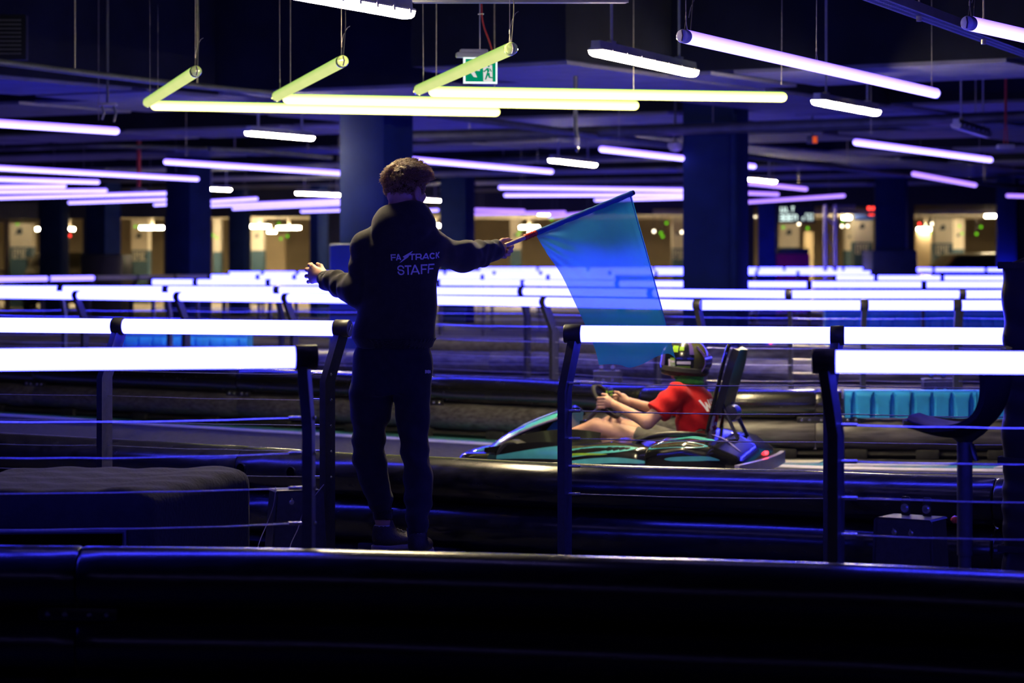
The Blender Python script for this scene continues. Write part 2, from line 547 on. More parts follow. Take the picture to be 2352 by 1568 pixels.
# painted lines beside the far barrier, part of the floor
def strip(pts, width, mat, name, z=0.004):
    pts = [Vector(p) for p in pts]
    mb = MB(); v = []
    for i, p in enumerate(pts):
        t = (pts[min(i + 1, len(pts) - 1)] - pts[max(i - 1, 0)]).normalized()
        n = Vector((-t.y, t.x, 0))
        v += [p + n * width / 2 + Vector((0, 0, z)), p - n * width / 2 + Vector((0, 0, z)), p + n * width / 2 + Vector((0, 0, 0.0005)), p - n * width / 2 + Vector((0, 0, 0.0005))]
    f = []
    for i in range(len(pts) - 1):
        a = i * 4; b = a + 4
        f += [(a, a + 1, b + 1, b), (a, b, b + 2, a + 2), (a + 1, a + 3, b + 3, b + 1)]
    mb.add(v, f)
    return build(mb, name, mat, FLOOR)
LINE = [(-300, 22.1), (0, 21.3), (350, 20.1), (776, 18.9), (1072, 18.15), (1500, 17.0), (1800, 16.15), (2200, 15.85), (2600, 15.7)]
lp = smooth_path([XY(a, b) for a, b in LINE], 6)
strip(lp, 0.19, M_WHITEPAINT, 'edge_line')
strip([p + Vector((0.08, 0.24, 0)) for p in lp], 0.22, M_TEALPAINT, 'teal_band')
for px, d, ln in ((1800, 16.42, 0.30), (2060, 16.2, 0.42), (2420, 16.05, 0.42)):
    c = XY(px, d); mb = MB()
    mb.add([c + Vector(q) for q in ((-ln, -0.11, 0.009), (ln * 0.75, -0.11, 0.009), (ln, 0.11, 0.009), (-ln * 0.75, 0.11, 0.009), (-ln, -0.11, 0.001), (ln * 0.75, -0.11, 0.001), (ln, 0.11, 0.001), (-ln * 0.75, 0.11, 0.001))],
           [(0, 1, 2, 3), (4, 7, 6, 5), (0, 4, 5, 1), (1, 5, 6, 2), (2, 6, 7, 3), (3, 7, 4, 0)])
    build(mb, 'kerb_patch', M_WHITEPAINT, FLOOR)
# ================================================================== lit guard rails
R_TUBE = 0.036
CABLE_Z = (0.862, 0.744, 0.626, 0.508, 0.390)

def rail_post_mesh(lean, R):
    m = MB()
    w, dp = 0.034, 0.072
    zk, zt = 0.83, R - 0.03
    prof = [(0, 0), (0, zk), (lean, zt)]
    v = []
    for (y, z) in prof:
        for dx, dy in ((-w / 2, -dp / 2), (w / 2, -dp / 2), (w / 2, dp / 2), (-w / 2, dp / 2)):
            v.append((dx, y + dy, z))
    f = [(0, 3, 2, 1), (8, 9, 10, 11)]
    for i in range(2):
        for k in range(4):
            k2 = (k + 1) % 4
            f.append((i * 4 + k, i * 4 + k2, i * 4 + 4 + k2, i * 4 + 4 + k))
    m.add(v, f)
    m.box((0, 0, 0.006), (0.13, 0.13, 0.012))
    return m.mesh('post', M_STEEL, 30)

def collar_mesh(lean, R, width=0.058, shift=0.0):
    m = MB()
    m.lathe([(0.0385, -width / 2), (0.041, -width / 2 + 0.004), (0.041, width / 2 - 0.004), (0.0385, width / 2)], (shift, 0, 0), (1, 0, 0), 24)
    return m.mesh('tube_collar', M_STEEL, 40)

BOLT = [(-0.46, -0.42), (0.0, -0.02), (-0.12, 0.06), (0.46, 0.42), (0.10, 0.10), (0.22, 0.03)]
M_EMBLEM = pmat('emblem_paint', (0.55, 0.5, 0.75), 0.4, 0, 0.05, 9)

def guard_rail(run, label, lean_sign=-1, R=1.07, ends=(True, True), unlit=(), mat=None, cables=True, fine=True, group=None, post_yaw=0.0):
    """run: posts as (pixel column, distance); the tube leans towards the track by lean_sign (-1 towards the lens)"""
    pts = [XY(a, b) for a, b in run]
    base = pts[len(pts) // 2].copy()
    t = thing('guard_rail', label, 'railing', base, group)
    lean = 0.10 * lean_sign
    dirs = []
    for i in range(len(pts)):
        d = pts[min(i + 1, len(pts) - 1)] - pts[max(i - 1, 0)]
        dirs.append(math.atan2(d.y, d.x))
    pm = rail_post_mesh(lean, R); cm = collar_mesh(lean, R, 0.058 if fine else 0.06)
    cm0 = collar_mesh(lean, R, 0.074, -0.008); cm1 = collar_mesh(lean, R, 0.074, 0.008)
    emb = MB(); emb.prism([(a * 0.045, b * 0.045) for a, b in BOLT], (0, 0, 0), (0, -1, 0), (0, 0, 1), 0.002)
    emb_me = emb.mesh('bolt_emblem', M_EMBLEM, 0)
    heads = []
    bm_ = MB()
    bm_.lathe([(0.004, 0.0), (0.008, 0.001), (0.008, 0.005), (0.004, 0.009)], (0, 0, 0), (1, 0, 0), 10)
    bolt_me = bm_.mesh('cable_bolt', M_CHROME)
    for i, p in enumerate(pts):
        po = obj('post', pm, t); po.location = p - base; po.rotation_euler = (0, 0, dirs[i] + post_yaw)
        n = Vector((-math.sin(dirs[i] + post_yaw), math.cos(dirs[i] + post_yaw), 0)) * lean
        heads.append(p + n + Vector((0, 0, R)))
        is_end = fine and ((i == 0 and ends[0]) or (i == len(pts) - 1 and ends[1]))
        co = obj('tube_collar', (cm0 if i == 0 else cm1) if is_end else cm, t); co.location = heads[-1] - base; co.rotation_euler = (0, 0, dirs[i])
        end = (i == 0 and ends[0]) or (i == len(pts) - 1 and ends[1])
        if end and fine:
            s = -1 if i == 0 else 1
            e = obj('bolt_emblem', emb_me, co)
            e.location = (s * 0.0455, 0, 0)
            if s > 0: e.rotation_euler = (0, 0, math.pi)
            for z in CABLE_Z:
                b = obj('cable_bolt', bolt_me, po)
                b.location = (s * 0.017, 0, z)
                if s < 0: b.rotation_euler = (0, 0, math.pi)
    for i in range(len(pts) - 1):
        a, b = heads[i], heads[i + 1]
        u = (b - a).normalized()
        m = MB(); m.tube([a + u * 0.03, b - u * 0.03], R_TUBE if fine else R_TUBE * 0.98, 20)
        mt = M_RAILOFF if i in unlit else (mat or M_RAIL)
        build(m, 'light_tube', mt, t)
        if cables:
            for q, z in enumerate(CABLE_Z):
                A = pts[i] + Vector((0, 0, z)); B = pts[i + 1] + Vector((0, 0, z))
                uu = (B - A).normalized()
                A2 = A + uu * 0.018; B2 = B - uu * 0.018
                sag = 0.004 + 0.004 * random.random()
                cp = [A2.lerp(B2, k / 8) + Vector((0, 0, -sag * 4 * (k / 8) * (1 - k / 8) + (0.0015 * random.uniform(-1, 1) if 0 < k < 8 else 0))) for k in range(9)]
                m = MB(); m.tube(cp, 0.0026, 6)
                c = build(m, 'cable', M_CABLE, t)
                if fine:
                    f = MB()
                    if i == 0 and ends[0]:
                        f.tube([A2, A2 + uu * 0.05], 0.0065, 10)
                    elif i == len(pts) - 2 and ends[1]:
                        f.tube([B2 - uu * 0.05, B2], 0.0065, 10)
                    if f.v: build(f, 'ferrule', M_CHROME, c)
    return t

PY = math.radians(-16)
guard_rail([(-780, 7.68), (-35, 7.92), (709, 8.13)], 'bright light-tube railing beside the black covered box, ending left of the marshal', -1, ends=(False, True), post_yaw=PY)
guard_rail([(1920, 7.80), (2668, 7.64), (3430, 7.48)], 'bright light-tube railing in front of the bar stool', -1, ends=(True, False), post_yaw=PY)
guard_rail([(-260, 11.8), (240, 11.45), (752, 11.1)], 'light-tube railing behind the black box, ending at the gap where the marshal stands', 1, ends=(False, True), post_yaw=PY)
guard_rail([(1297, 10.33), (1906, 10.12), (2560, 9.95), (3200, 9.8)], 'light-tube railing crossing in front of the kart and the blue flag', 1, ends=(True, False), post_yaw=PY)
guard_rail([(-60, 22.2), (195, 21.45), (428, 20.75), (676, 20.1), (966, 19.3), (1272, 18.45), (1616, 17.35), (1982, 17.3), (2195, 17.25), (2540, 17.2)],
           'long lit railing along the far side of the kart track behind the double pipe barrier', -1, R=1.052, ends=(False, False))
guard_rail([(-120, 24.1), (148, 23.9), (390, 23.7), (646, 23.4), (915, 23.0), (1211, 22.5), (1510, 21.6), (1816, 20.9), (2205, 20.9), (2500, 20.9)],
           'lit railing just behind the long railing on the far side of the kart track', -1, R=1.07, ends=(False, False), fine=False)
guard_rail([(352, 30.2), (454, 30.1), (620, 30.0), (815, 29.9), (1011, 29.8), (1211, 29.5), (1430, 28.6), (1646, 28.0), (1859, 27.8), (2120, 27.7), (2360, 27.6)],
           'lit railing whose rounded left end starts in front of the navy column', -1, ends=(True, False), fine=False)
guard_rail([(483, 37.2), (595, 37.2), (680, 37.1), (815, 37.0), (960, 37.0), (1110, 37.0), (1262, 36.8), (1420, 36.6)],
           'far lit railing seen above the marshal\'s left hand', -1, ends=(True, True), cables=False, fine=False)
guard_rail([(1921, 36.0), (2014, 35.8), (2165, 35.6), (2330, 35.4)],
           'far lit railing in front of the blue padded column', -1, ends=(True, False), cables=False, fine=False)
guard_rail([(525, 43.8), (604, 43.8), (682, 43.8), (790, 44.0), (900, 44.3), (1015, 44.8), (1130, 45.2), (1240, 45.4), (1400, 45.4), (1505, 45.4), (1640, 45.5), (1735, 45.6), (1831, 45.6), (2000, 45.6)],
           'far lit railing passing in front of the lattice truss', -1, ends=(True, True), cables=False, fine=False)
guard_rail([(1100, 54.0), (1235, 54.0), (1350, 54.0), (1500, 54.0), (1640, 54.0), (1740, 54.0), (1800, 54.0), (1935, 54.0), (2000, 54.0)],
           'farthest lit railing under the illuminated board and magenta panel', -1, R=1.09, ends=(True, True), cables=False, fine=False)
guard_rail([(2108, 50.5), (2147, 50.3), (2266, 50.0), (2345, 49.8)],
           'farthest lit railing under the parked dark car', -1, R=1.1, ends=(True, True), cables=False, fine=False)
guard_rail([(-90, 33.2), (97, 34.6), (203, 35.6), (301, 36.6), (388, 37.4), (515, 38.2)],
           'dim violet far railing with its last tubes switched off', -1, ends=(False, True), cables=False, fine=False, unlit=(2, 3, 4), mat=M_RAILV)

# ================================================================== stacked pipe barriers
def barrier(run, joints, label, mats=(None, None), skip_upper=None, sockets=(), plates=True, detail=14, group=None, brackets=()):
    """two black pipes on low feet following pixel columns at the given distances; joints are pixel columns"""
    xs = [a for a, _ in run]; ds = [b for _, b in run]
    path = smooth_path([XY(a, b) for a, b in run], 10)
    px = [p.x * FPX / p.y + 1176 for p in path]
    base = path[len(path) // 2].copy()
    t = thing('track_barrier', label, 'barrier', base, group)
    def at(x):
        return Vector((interp(x, px, [p.x for p in path]), interp(x, px, [p.y for p in path]), 0))
    cuts = [px[0]] + list(joints) + [px[-1]]
    r = 0.105
    for lev, z in enumerate((0.165, 0.372)):
        for i in range(len(cuts) - 1):
            a, b = cuts[i], cuts[i + 1]
            if lev == 1 and skip_upper and a >= skip_upper - 1: continue
            n = max(3, int((b - a) / 60))
            pp = [at(a + (b - a) * k / n) for k in range(n + 1)]
            u0 = (pp[1] - pp[0]).normalized() * 0.003; u1 = (pp[-1] - pp[-2]).normalized() * 0.003
            pp[0] = pp[0] + u0; pp[-1] = pp[-1] - u1
            pts = [p + Vector((0, 0, z)) for p in pp]
            m = MB()
            # rounded lips at the two ends of each pipe
            pts2 = [pts[0], pts[0] + u0 * 3] + pts[1:-1] + [pts[-1] - u1 * 3, pts[-1]]
            rr = [r * 0.965, r] + [r] * (len(pts) - 2) + [r, r * 0.965]
            m.tube(pts2, rr, 28)
            build(m, 'pipe', mats[lev] or M_PIPE, t)
    m = MB(); sk = [at(px[0] + (px[-1] - px[0]) * k / 60) + Vector((0, 0, 0.03)) for k in range(61)]
    m.tube(sk, 0.03, 8, flat=(2.4, 1)); build(m, 'gap_shade_strip', M_RUBBER, t)  # dark strip added under the pipes to shut out the lit floor behind
    # feet under the lower pipe
    nf = max(2, int((px[-1] - px[0]) / 160))
    for k in range(nf):
        x = px[0] + (px[-1] - px[0]) * (k + 0.5) / nf
        p = at(x); q = at(x + 4); a = math.atan2((q - p).y, (q - p).x)
        m = MB(); m.bevbox((p.x, p.y, 0.034), (0.16, 0.18, 0.067), 0.008, a); build(m, 'foot', M_RUBBER, t)
    if plates:
        for x in joints:
            p = at(x); q = at(x + 4); d = (q - p).normalized(); n = Vector((d.y, -d.x, 0))
            a = math.atan2(d.y, d.x)
            m = MB(); c = p + n * 0.062 + Vector((0, 0, 0.2685))
            m.bevbox(c, (0.26, 0.02, 0.045), 0.008, a)
            pl = build(m, 'joint_plate', M_BLACK, t)
            for k in (-0.095, -0.04, 0.04, 0.095):
                m = MB(); m.lathe([(0.011, 0), (0.011, 0.004), (0.006, 0.009)], c + d * k + n * 0.0095, n, 10)
                build(m, 'plate_bolt', M_CHROME, pl)
    for (x, lev) in sockets:
        p = at(x); q = at(x + 4); d = (q - p).normalized(); n = Vector((d.y, -d.x, 0))
        z = 0.375 if lev else 0.165
        c = p + n * (r - 0.004) + Vector((0, 0, z))
        m = MB(); m.lathe([(0.0285, 0), (0.0285, 0.0065), (0.025, 0.0075)], c, n, 22); s = build(m, 'socket_rim', M_PIPE, t)
        m = MB(); m.lathe([(0.0255, 0.004), (0.0255, 0.0085)], c, n, 22); build(m, 'socket_shade_disc', M_HOLESHADE, s)  # near-black disc painted as the shade inside an open hole
    return t

FRONT = [(-500, 7.80), (0, 7.77), (600, 7.70), (900, 7.63), (1300, 7.51), (1900, 7.33), (2352, 7.13), (2900, 6.9)]
MID = [(-500, 13.5), (0, 12.72), (580, 11.78), (800, 11.42), (1000, 11.2), (1330, 10.82), (1800, 10.50), (2250, 10.15), (2900, 9.7)]
FAR = [(-400, 22.9), (0, 21.75), (350, 20.6), (700, 19.6), (1040, 18.7), (1300, 18.05), (1600, 17.0), (1950, 16.78), (2352, 16.65), (2700, 16.6)]
barrier(FRONT, (190, 2700), 'glossy black double pipe barrier in front of the covered box, marshal and stool')
barrier(MID, (570, 2290), 'black pipe barrier behind the marshal\'s legs with round socket holes', sockets=((586, 1), (703, 1), (789, 1), (908, 1), (586, 0), (789, 0)), plates=False)
barrier(FAR, (92, 560, 1000, 1490, 1872, 1934), 'scuffed double pipe barrier lining the far side of the track beyond the kart', mats=(M_PIPE_OLD, M_PIPE), skip_upper=1934)
B4 = [(-300, 24.6), (148, 24.4), (646, 23.9), (1211, 23.1), (1510, 22.2), (1816, 21.6), (2205, 21.5), (2700, 21.4)]
barrier(B4, (300, 800, 1130, 1700), 'pipe barrier under the second lit railing beyond the track', mats=(M_PIPE_OLD, M_PIPE_OLD), plates=False)
B5 = [(-300, 28.6), (348, 28.4), (815, 28.2), (1211, 27.3), (1430, 25.7), (1646, 24.9), (1800, 24.9), (2120, 25.3), (2600, 25.4)]
barrier(B5, (500, 900, 1400, 1900), 'distant pipe barrier below the lit railing with the rounded end', mats=(M_PIPE, M_PIPE_OLD), plates=False)

# ribbed sky-blue plastic blocks
def blue_block(run, x0, x1, z0, z1, pitch, label, off=-0.09):
    xs = [a for a, _ in run]; ds = [b for _, b in run]
    A = XY(x0, interp(x0, xs, ds)); B = XY(x1, interp(x1, xs, ds))
    L = (B - A).length; u = (B - A).normalized(); n = Vector((u.y, -u.x, 0))
    t = thing('barrier_block', label, 'barrier', (A + B) / 2 + Vector((0, 0, z0)))
    nb = max(1, int(L / (pitch * 3)))
    seg = L / nb
    for b in range(nb):
        cols = int(seg / 0.0095); rows = 14
        W = 0.0
        m = MB()
        def fn(a, c, b=b):
            s = b * seg + 0.003 + a * (seg - 0.006)
            z = z0 + c * (z1 - z0)
            # rounded shoulder at the top, arched grooves in front
            y = 0.095
            if c > 0.8: y -= 0.05 * ((c - 0.8) / 0.2) ** 2
            g = ((s / pitch) % 1.0) - 0.5
            w = 0.17 * math.sqrt(max(0.0, 1 - max(0.0, (c - 0.30) / 0.60) ** 2)) if c < 0.9 else 0
            if w > 0 and abs(g) < w:
                y -= 0.035 * math.sqrt(1 - (g / w) ** 2)
            p = A + u * s + n * y
            return (p.x, p.y, z)
        m.sheet(fn, cols, rows)
        c0 = A + u * (b * seg + seg / 2)
        ang = math.atan2(u.y, u.x)
        m.box((c0.x - n.x * 0.01, c0.y - n.y * 0.01, (z0 + z1) / 2), (seg - 0.008, 0.15, z1 - z0 - 0.006), ang)
        build(m, 'ribbed_block', M_BLUEBLOCK, t, smooth=50)
    return t
FARB = [(a, b - 0.0) for a, b in FAR]
blue_block(FARB, 1938, 2700, 0.285, 0.475, 0.134, 'sky-blue ribbed plastic barrier topping the far barrier behind the bar stool')
blue_block([(1900, 31.2), (2700, 31.0)], 1893, 2500, 0.0, 0.72, 0.16, 'far sky-blue ribbed barrier glimpsed between the lit railings')
blue_block([(200, 25.6), (700, 25.0)], 275, 575, 0.0, 0.58, 0.16, 'low blue ribbed barrier seen under the railing behind the black box')
# ================================================================== hanging light tubes
TUBE_Z = 2.45
TR = 0.0335
M_ACRYL = pmat('clear_acrylic_end', (0.75, 0.72, 0.8), 0.12, 0.0, 0.1, 30, coat=1.0)
M_CLIP = pmat('dark_tube_clip', (0.08, 0.06, 0.12), 0.3, 0.2, 0.2, 40)

def tube_light(p0, p1, label, mat, z=TUBE_Z, wires=(0.03, 0.5, 0.97), cat='light', group=None, depth_fix=None, rgb_cap=None, fine=False, flex=False):
    """straight tube hung level at height z; p0, p1 are pixel ends, the height fixes their distance"""
    def wp(p):
        if len(p) == 3: return P(p[0], p[1], p[2])
        d = min((z - EYE) * FPX / (HZ - p[1]), 53.5)
        return P(p[0], p[1], d)
    a, b = wp(p0), wp(p1)
    t = thing('tube_light', label, cat, (a + b) / 2, group)
    u = (b - a).normalized()
    m = MB(); m.capsule(a + u * TR, b - u * TR, TR, 18, 4) if not fine else m.tube([a + u * 0.05, b - u * 0.05], TR, 24)
    build(m, 'light_tube', mat, t)
    if fine:
        for e, s in ((a, 1), (b, -1)):
            m = MB()
            pts = [e + u * s * 0.052, e + u * s * 0.012, e + u * s * 0.004, e]
            m.tube(pts, [TR, TR, TR * 0.9, TR * 0.62], 24)
            c = build(m, 'end_cap', rgb_cap or M_ACRYL, t)
            m = MB()
            side = u.cross(Vector((0, 0, 1))).normalized()
            m.tube([e - u * s * 0.001 + Vector((0, 0, TR * 0.8)), e - u * s * 0.004 + side * 0.006, e - u * s * 0.001 - Vector((0, 0, TR * 0.75))], 0.0035, 6)
            build(m, 'end_clip', M_CLIP, c)
    for w in wires:
        p = a.lerp(b, w)
        m = MB()
        top = ceil_at(p.x, p.y)
        j = random.uniform(-0.004, 0.004)
        m.tube([p + Vector((0, 0, TR + 0.045)), p + Vector((j, 0, 0.7)), Vector((p.x, p.y, top))], 0.0022 if fine else 0.003, 5)
        sw = build(m, 'hanging_wire', M_WIRE, t)
        if fine:
            m = MB()
            for s in (-1, 1):
                m.tube([p + Vector((0, 0, TR + 0.048)), p + u * s * 0.018 + Vector((0, 0, TR - 0.002))], 0.0016, 5)
            m.tube([p + Vector((0, 0, TR + 0.045)), p + Vector((0, 0, TR + 0.066))], 0.0038, 8)
            build(m, 'wire_yoke', M_WIRE, sw)
    if flex:
        p = a.lerp(b, 0.02)
        m = MB(); m.tube([p + Vector((0.01, 0, TR)), p + Vector((0.022, 0.0, 0.2)), p + Vector((0.012, 0, 0.7)), Vector((p.x + 0.012, p.y, ceil_at(p.x, p.y)))], 0.0035, 6)
        build(m, 'lamp_flex', M_WIREB, t)
        m = MB(); m.tube([p + Vector((0, 0, TR + 0.06)), p + Vector((0.01, 0, TR + 0.11)), p + Vector((0.03, 0.01, TR + 0.15)), p + Vector((0.045, 0.01, TR + 0.16))], 0.0014, 5)
        build(m, 'wire_tail', M_WIRE, t)
    return t

M_GREENCAP = pmat('lime_acrylic_end', (0.55, 0.75, 0.25), 0.12, 0.0, 0.3, 60, coat=1.0)
# lime zig-zag above the marshal: three short arms and three long bars
for (p0, p1, which) in (((451, 163), (338, 236), 'smallest lime tube arm of the lime zigzag, beside the grey conduit'),
                        ((788, 140), (634, 222), 'lime tube arm slanting up in the middle of the lime zigzag'),
                        ((1176, 111), (960, 207), 'lime tube arm slanting across the green exit sign')):
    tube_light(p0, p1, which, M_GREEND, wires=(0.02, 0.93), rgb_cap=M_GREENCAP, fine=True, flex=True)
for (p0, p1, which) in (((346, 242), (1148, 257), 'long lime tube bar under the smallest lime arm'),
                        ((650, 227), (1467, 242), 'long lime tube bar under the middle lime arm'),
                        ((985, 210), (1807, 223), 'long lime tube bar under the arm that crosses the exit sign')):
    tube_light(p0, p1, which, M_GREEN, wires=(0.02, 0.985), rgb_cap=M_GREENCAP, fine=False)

PUR = [
 ((1566, 82), (2153, 215), 'long violet tube hanging beside the perforated cable tray', 1, M_PURPLE),
 ((2220, 52), (2700, 160), 'violet tube with clear end cap crossing the cable tray', 1, M_PURPLE),
 ((-230, 268), (272, 301), 'thick violet tube under the spotlight bracket', 0, M_PURPLE),
 ((-140, 378), (455, 411), 'violet tube ending in front of the navy column', 0, M_PURPLE),
 ((378, 371), (815, 399), 'violet tube running behind the wide dark column', 0, M_PURPLE),
 ((880, 360), (1268, 394), 'violet tube starting behind the marshal\'s hair', 0, M_PURPLE),
 ((1380, 342), (1733, 382), 'violet tube with round end in front of the double column', 0, M_PURPLE),
 ((1964, 326), (2276, 367), 'violet tube hanging below the switched-off batten', 0, M_PURPLE),
 ((2098, 399), (2240, 425), 'short violet tube beside the blue padded column', 0, M_PURPLE2),
 ((2312, 449), (2460, 453), 'pinkish tube beyond the column behind the parked car', 0, M_PURPLE2),
 ((1640, 412), (1852, 434), 'violet tube under a small warm lamp by the double column', 0, M_PURPLE2),
 ((1660, 441), (1788, 446), 'short violet tube between two slanting ones by the double column', 0, M_PURPLE2),
 ((1640, 469), (1939, 449), 'pink-violet tube rising to the right above the illuminated board', 0, M_PURPLE2),
 ((1145, 430), (1640, 437), 'uppermost bar of the violet trio above the flag', 0, M_PURPLE),
 ((1157, 448), (1640, 446), 'middle bar of the violet trio above the flag', 0, M_PURPLE),
 ((1366, 459), (1640, 452), 'lowest bar of the violet trio above the flag', 0, M_PURPLE),
 ((1090, 481), (1206, 484), 'pale violet tube left of the flag tip, upper', 0, M_PURPLE2),
 ((1088, 491), (1300, 487), 'pale violet tube left of the flag tip, lower', 0, M_PURPLE2),
 ((1258, 497), (1360, 488), 'pale violet tube just behind the flag sleeve', 0, M_PURPLE2),
 ((-150, 407), (228, 418), 'violet tube heading the left cluster', 0, M_PURPLE),
 ((-120, 430), (152, 427), 'second violet tube in the left cluster', 0, M_PURPLE),
 ((-90, 441), (246, 437), 'third violet tube in the left cluster', 0, M_PURPLE),
 ((-100, 457), (400, 443), 'long violet tube low in the left cluster, passing behind the navy column', 0, M_PURPLE),
 ((158, 465), (420, 456), 'violet tube at the bottom of the left cluster', 0, M_PURPLE),
 ((355, 470), (590, 456), 'violet tube crossing behind the navy column', 0, M_PURPLE),
 ((440, 474), (800, 459), 'violet tube between the navy column and the wide dark column', 0, M_PURPLE),
 ((535, 479), (800, 467), 'lower violet tube between the two columns', 0, M_PURPLE),
 ((690, 485), (860, 480), 'lowest violet tube reaching the wide dark column', 0, M_PURPLE),
 ((900, 486), (1008, 482), 'violet tube end beside the marshal\'s collar', 0, M_PURPLE),
]
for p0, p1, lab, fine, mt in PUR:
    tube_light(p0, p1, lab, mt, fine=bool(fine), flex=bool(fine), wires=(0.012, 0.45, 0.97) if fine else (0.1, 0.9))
# zigzag goes on behind the lens; unseen forward tubes added to brighten the lettering
for k, (x0, y0, x1, y1) in enumerate(((-4.5, 2.2, -2.0, 0.6), (-1.2, -1.8, 1.6, -2.6), (2.6, 1.8, 5.0, 0.2), (-4.0, -4.0, -1.0, -5.0), (2.5, -3.6, 5.2, -4.6), (-2.5, 9.1, -0.1, 7.9), (1.0, 7.6, 3.6, 6.2), (0.3, 9.2, 2.6, 8.2))):
    a = Vector((x0, y0, TUBE_Z)); b = Vector((x1, y1, TUBE_Z))
    t = thing('tube_light', ['violet tube over the walkway before the covered box', 'violet tube over the walkway centre', 'violet tube over the walkway before the padded pillar', 'violet tube by the rear wall, covered box side', 'violet tube by the rear wall, padded pillar side', 'added violet tube out of view above the black covered box and walkway', 'added violet tube out of view above the foreground pipe barrier, right stretch', 'added violet tube out of view above the bar stool and anchor box'][k], 'light', (a + b) / 2)
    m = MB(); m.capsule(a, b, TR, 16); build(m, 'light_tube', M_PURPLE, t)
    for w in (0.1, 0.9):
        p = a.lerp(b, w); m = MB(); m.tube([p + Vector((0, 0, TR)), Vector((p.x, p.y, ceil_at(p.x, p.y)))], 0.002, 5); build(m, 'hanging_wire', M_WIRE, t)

# ================================================================== warm white battens
BAT_Z = 2.62
def batten(p0, p1, label, lit=True, z=BAT_Z, rods=(0.15, 0.85), fine=True, group=None):
    def wp(p):
        d = (z - EYE) * FPX / (HZ - p[1]); return P(p[0], p[1], d)
    a, b = wp(p0), wp(p1)
    t = thing('batten_lamp', label, 'light', (a + b) / 2, group)
    u = (b - a).normalized(); s = u.cross(Vector((0, 0, 1))).normalized(); up = Vector((0, 0, 1))
    w, hgt = 0.055, 0.045
    def extr(prof, mat, name, e0=0.0, e1=0.0, par=t):
        m = MB(); n = len(prof); v = []
        for e, q, k in ((a, 0, 0.82), (a, 0.03, 1), (b, -0.03, 1), (b, 0, 0.82)):
            for x, y in prof: v.append(e + u * (q + (e0 if e is a else -e1)) + s * x * k + up * (y))
        f = [tuple(range(n - 1, -1, -1)), tuple(3 * n + i for i in range(n))]
        for r_ in range(3):
            for i in range(n):
                i2 = (i + 1) % n
                f.append((r_ * n + i, r_ * n + i2, (r_ + 1) * n + i2, (r_ + 1) * n + i))
        m.add(v, f)
        return build(m, name, mat, par)
    extr([(-w, 0.018), (-w * 0.86, 0.0), (-w * 0.45, -0.012), (w * 0.45, -0.012), (w * 0.86, 0.0), (w, 0.018), (w, 0.024), (-w, 0.024)], M_WARM if lit else M_RAILOFF, 'diffuser')
    h = extr([(-w * 1.1, 0.024), (-w * 1.1, 0.034), (-w * 0.7, 0.04), (-w * 0.6, 0.082), (w * 0.6, 0.082), (w * 0.7, 0.04), (w * 1.1, 0.034), (w * 1.1, 0.024)], M_HOUSING, 'housing')
    if fine:
        L = (b - a).length; n = 7
        for k in range(n):
            p = a + u * (L * (k + 0.5) / n) - s * (w * 1.12)
            p2 = a + u * (L * (k + 0.5) / n) + s * (w * 1.12)
            for q in (p, p2):
                m = MB(); m.box(q + up * 0.024, (0.02, 0.012, 0.032), math.atan2(u.y, u.x)); build(m, 'clip', M_HOUSING, h)
    for r_ in rods:
        p = a.lerp(b, r_)
        m = MB(); m.tube([p + up * 0.08, Vector((p.x, p.y, ceil_at(p.x, p.y)))], 0.009 if fine else 0.012, 8); build(m, 'drop_rod', M_HOUSING, t)
        if fine:
            m = MB(); m.bevbox(p + up * 0.092, (0.07, 0.04, 0.02), 0.004, math.atan2(u.y, u.x)); build(m, 'rod_bracket', M_HOUSING, t)
    return t
batten((655, -12), (936, 38), 'big warm white batten lamp next to the flat air duct above the marshal')
batten((1368, 124), (1590, 172), 'warm white batten lamp hanging right of the exit sign')
batten((1876, 237), (2011, 262), 'warm white batten lamp below the long violet tube')
batten((571, 308), (714, 320), 'warm white batten lamp under the lime zigzag, left of the wide column', fine=False)
batten((1267, 370), (1364, 381), 'small warm white batten lamp over the violet trio', fine=False)
batten((478, 435), (527, 437), 'tiny warm white lamp right of the navy column', fine=False)
batten((683, 445), (790, 449), 'warm white lamp close to the left edge of the wide column', fine=False)
batten((940, 458), (1010, 462), 'warm white lamp beside the marshal\'s ear', fine=False)
batten((1700, 412), (1778, 419), 'small warm lamp right of the double column', fine=False)
batten((2196, 292), (2268, 314), 'switched-off batten lamp beside the unit on red cords', lit=False, fine=True)

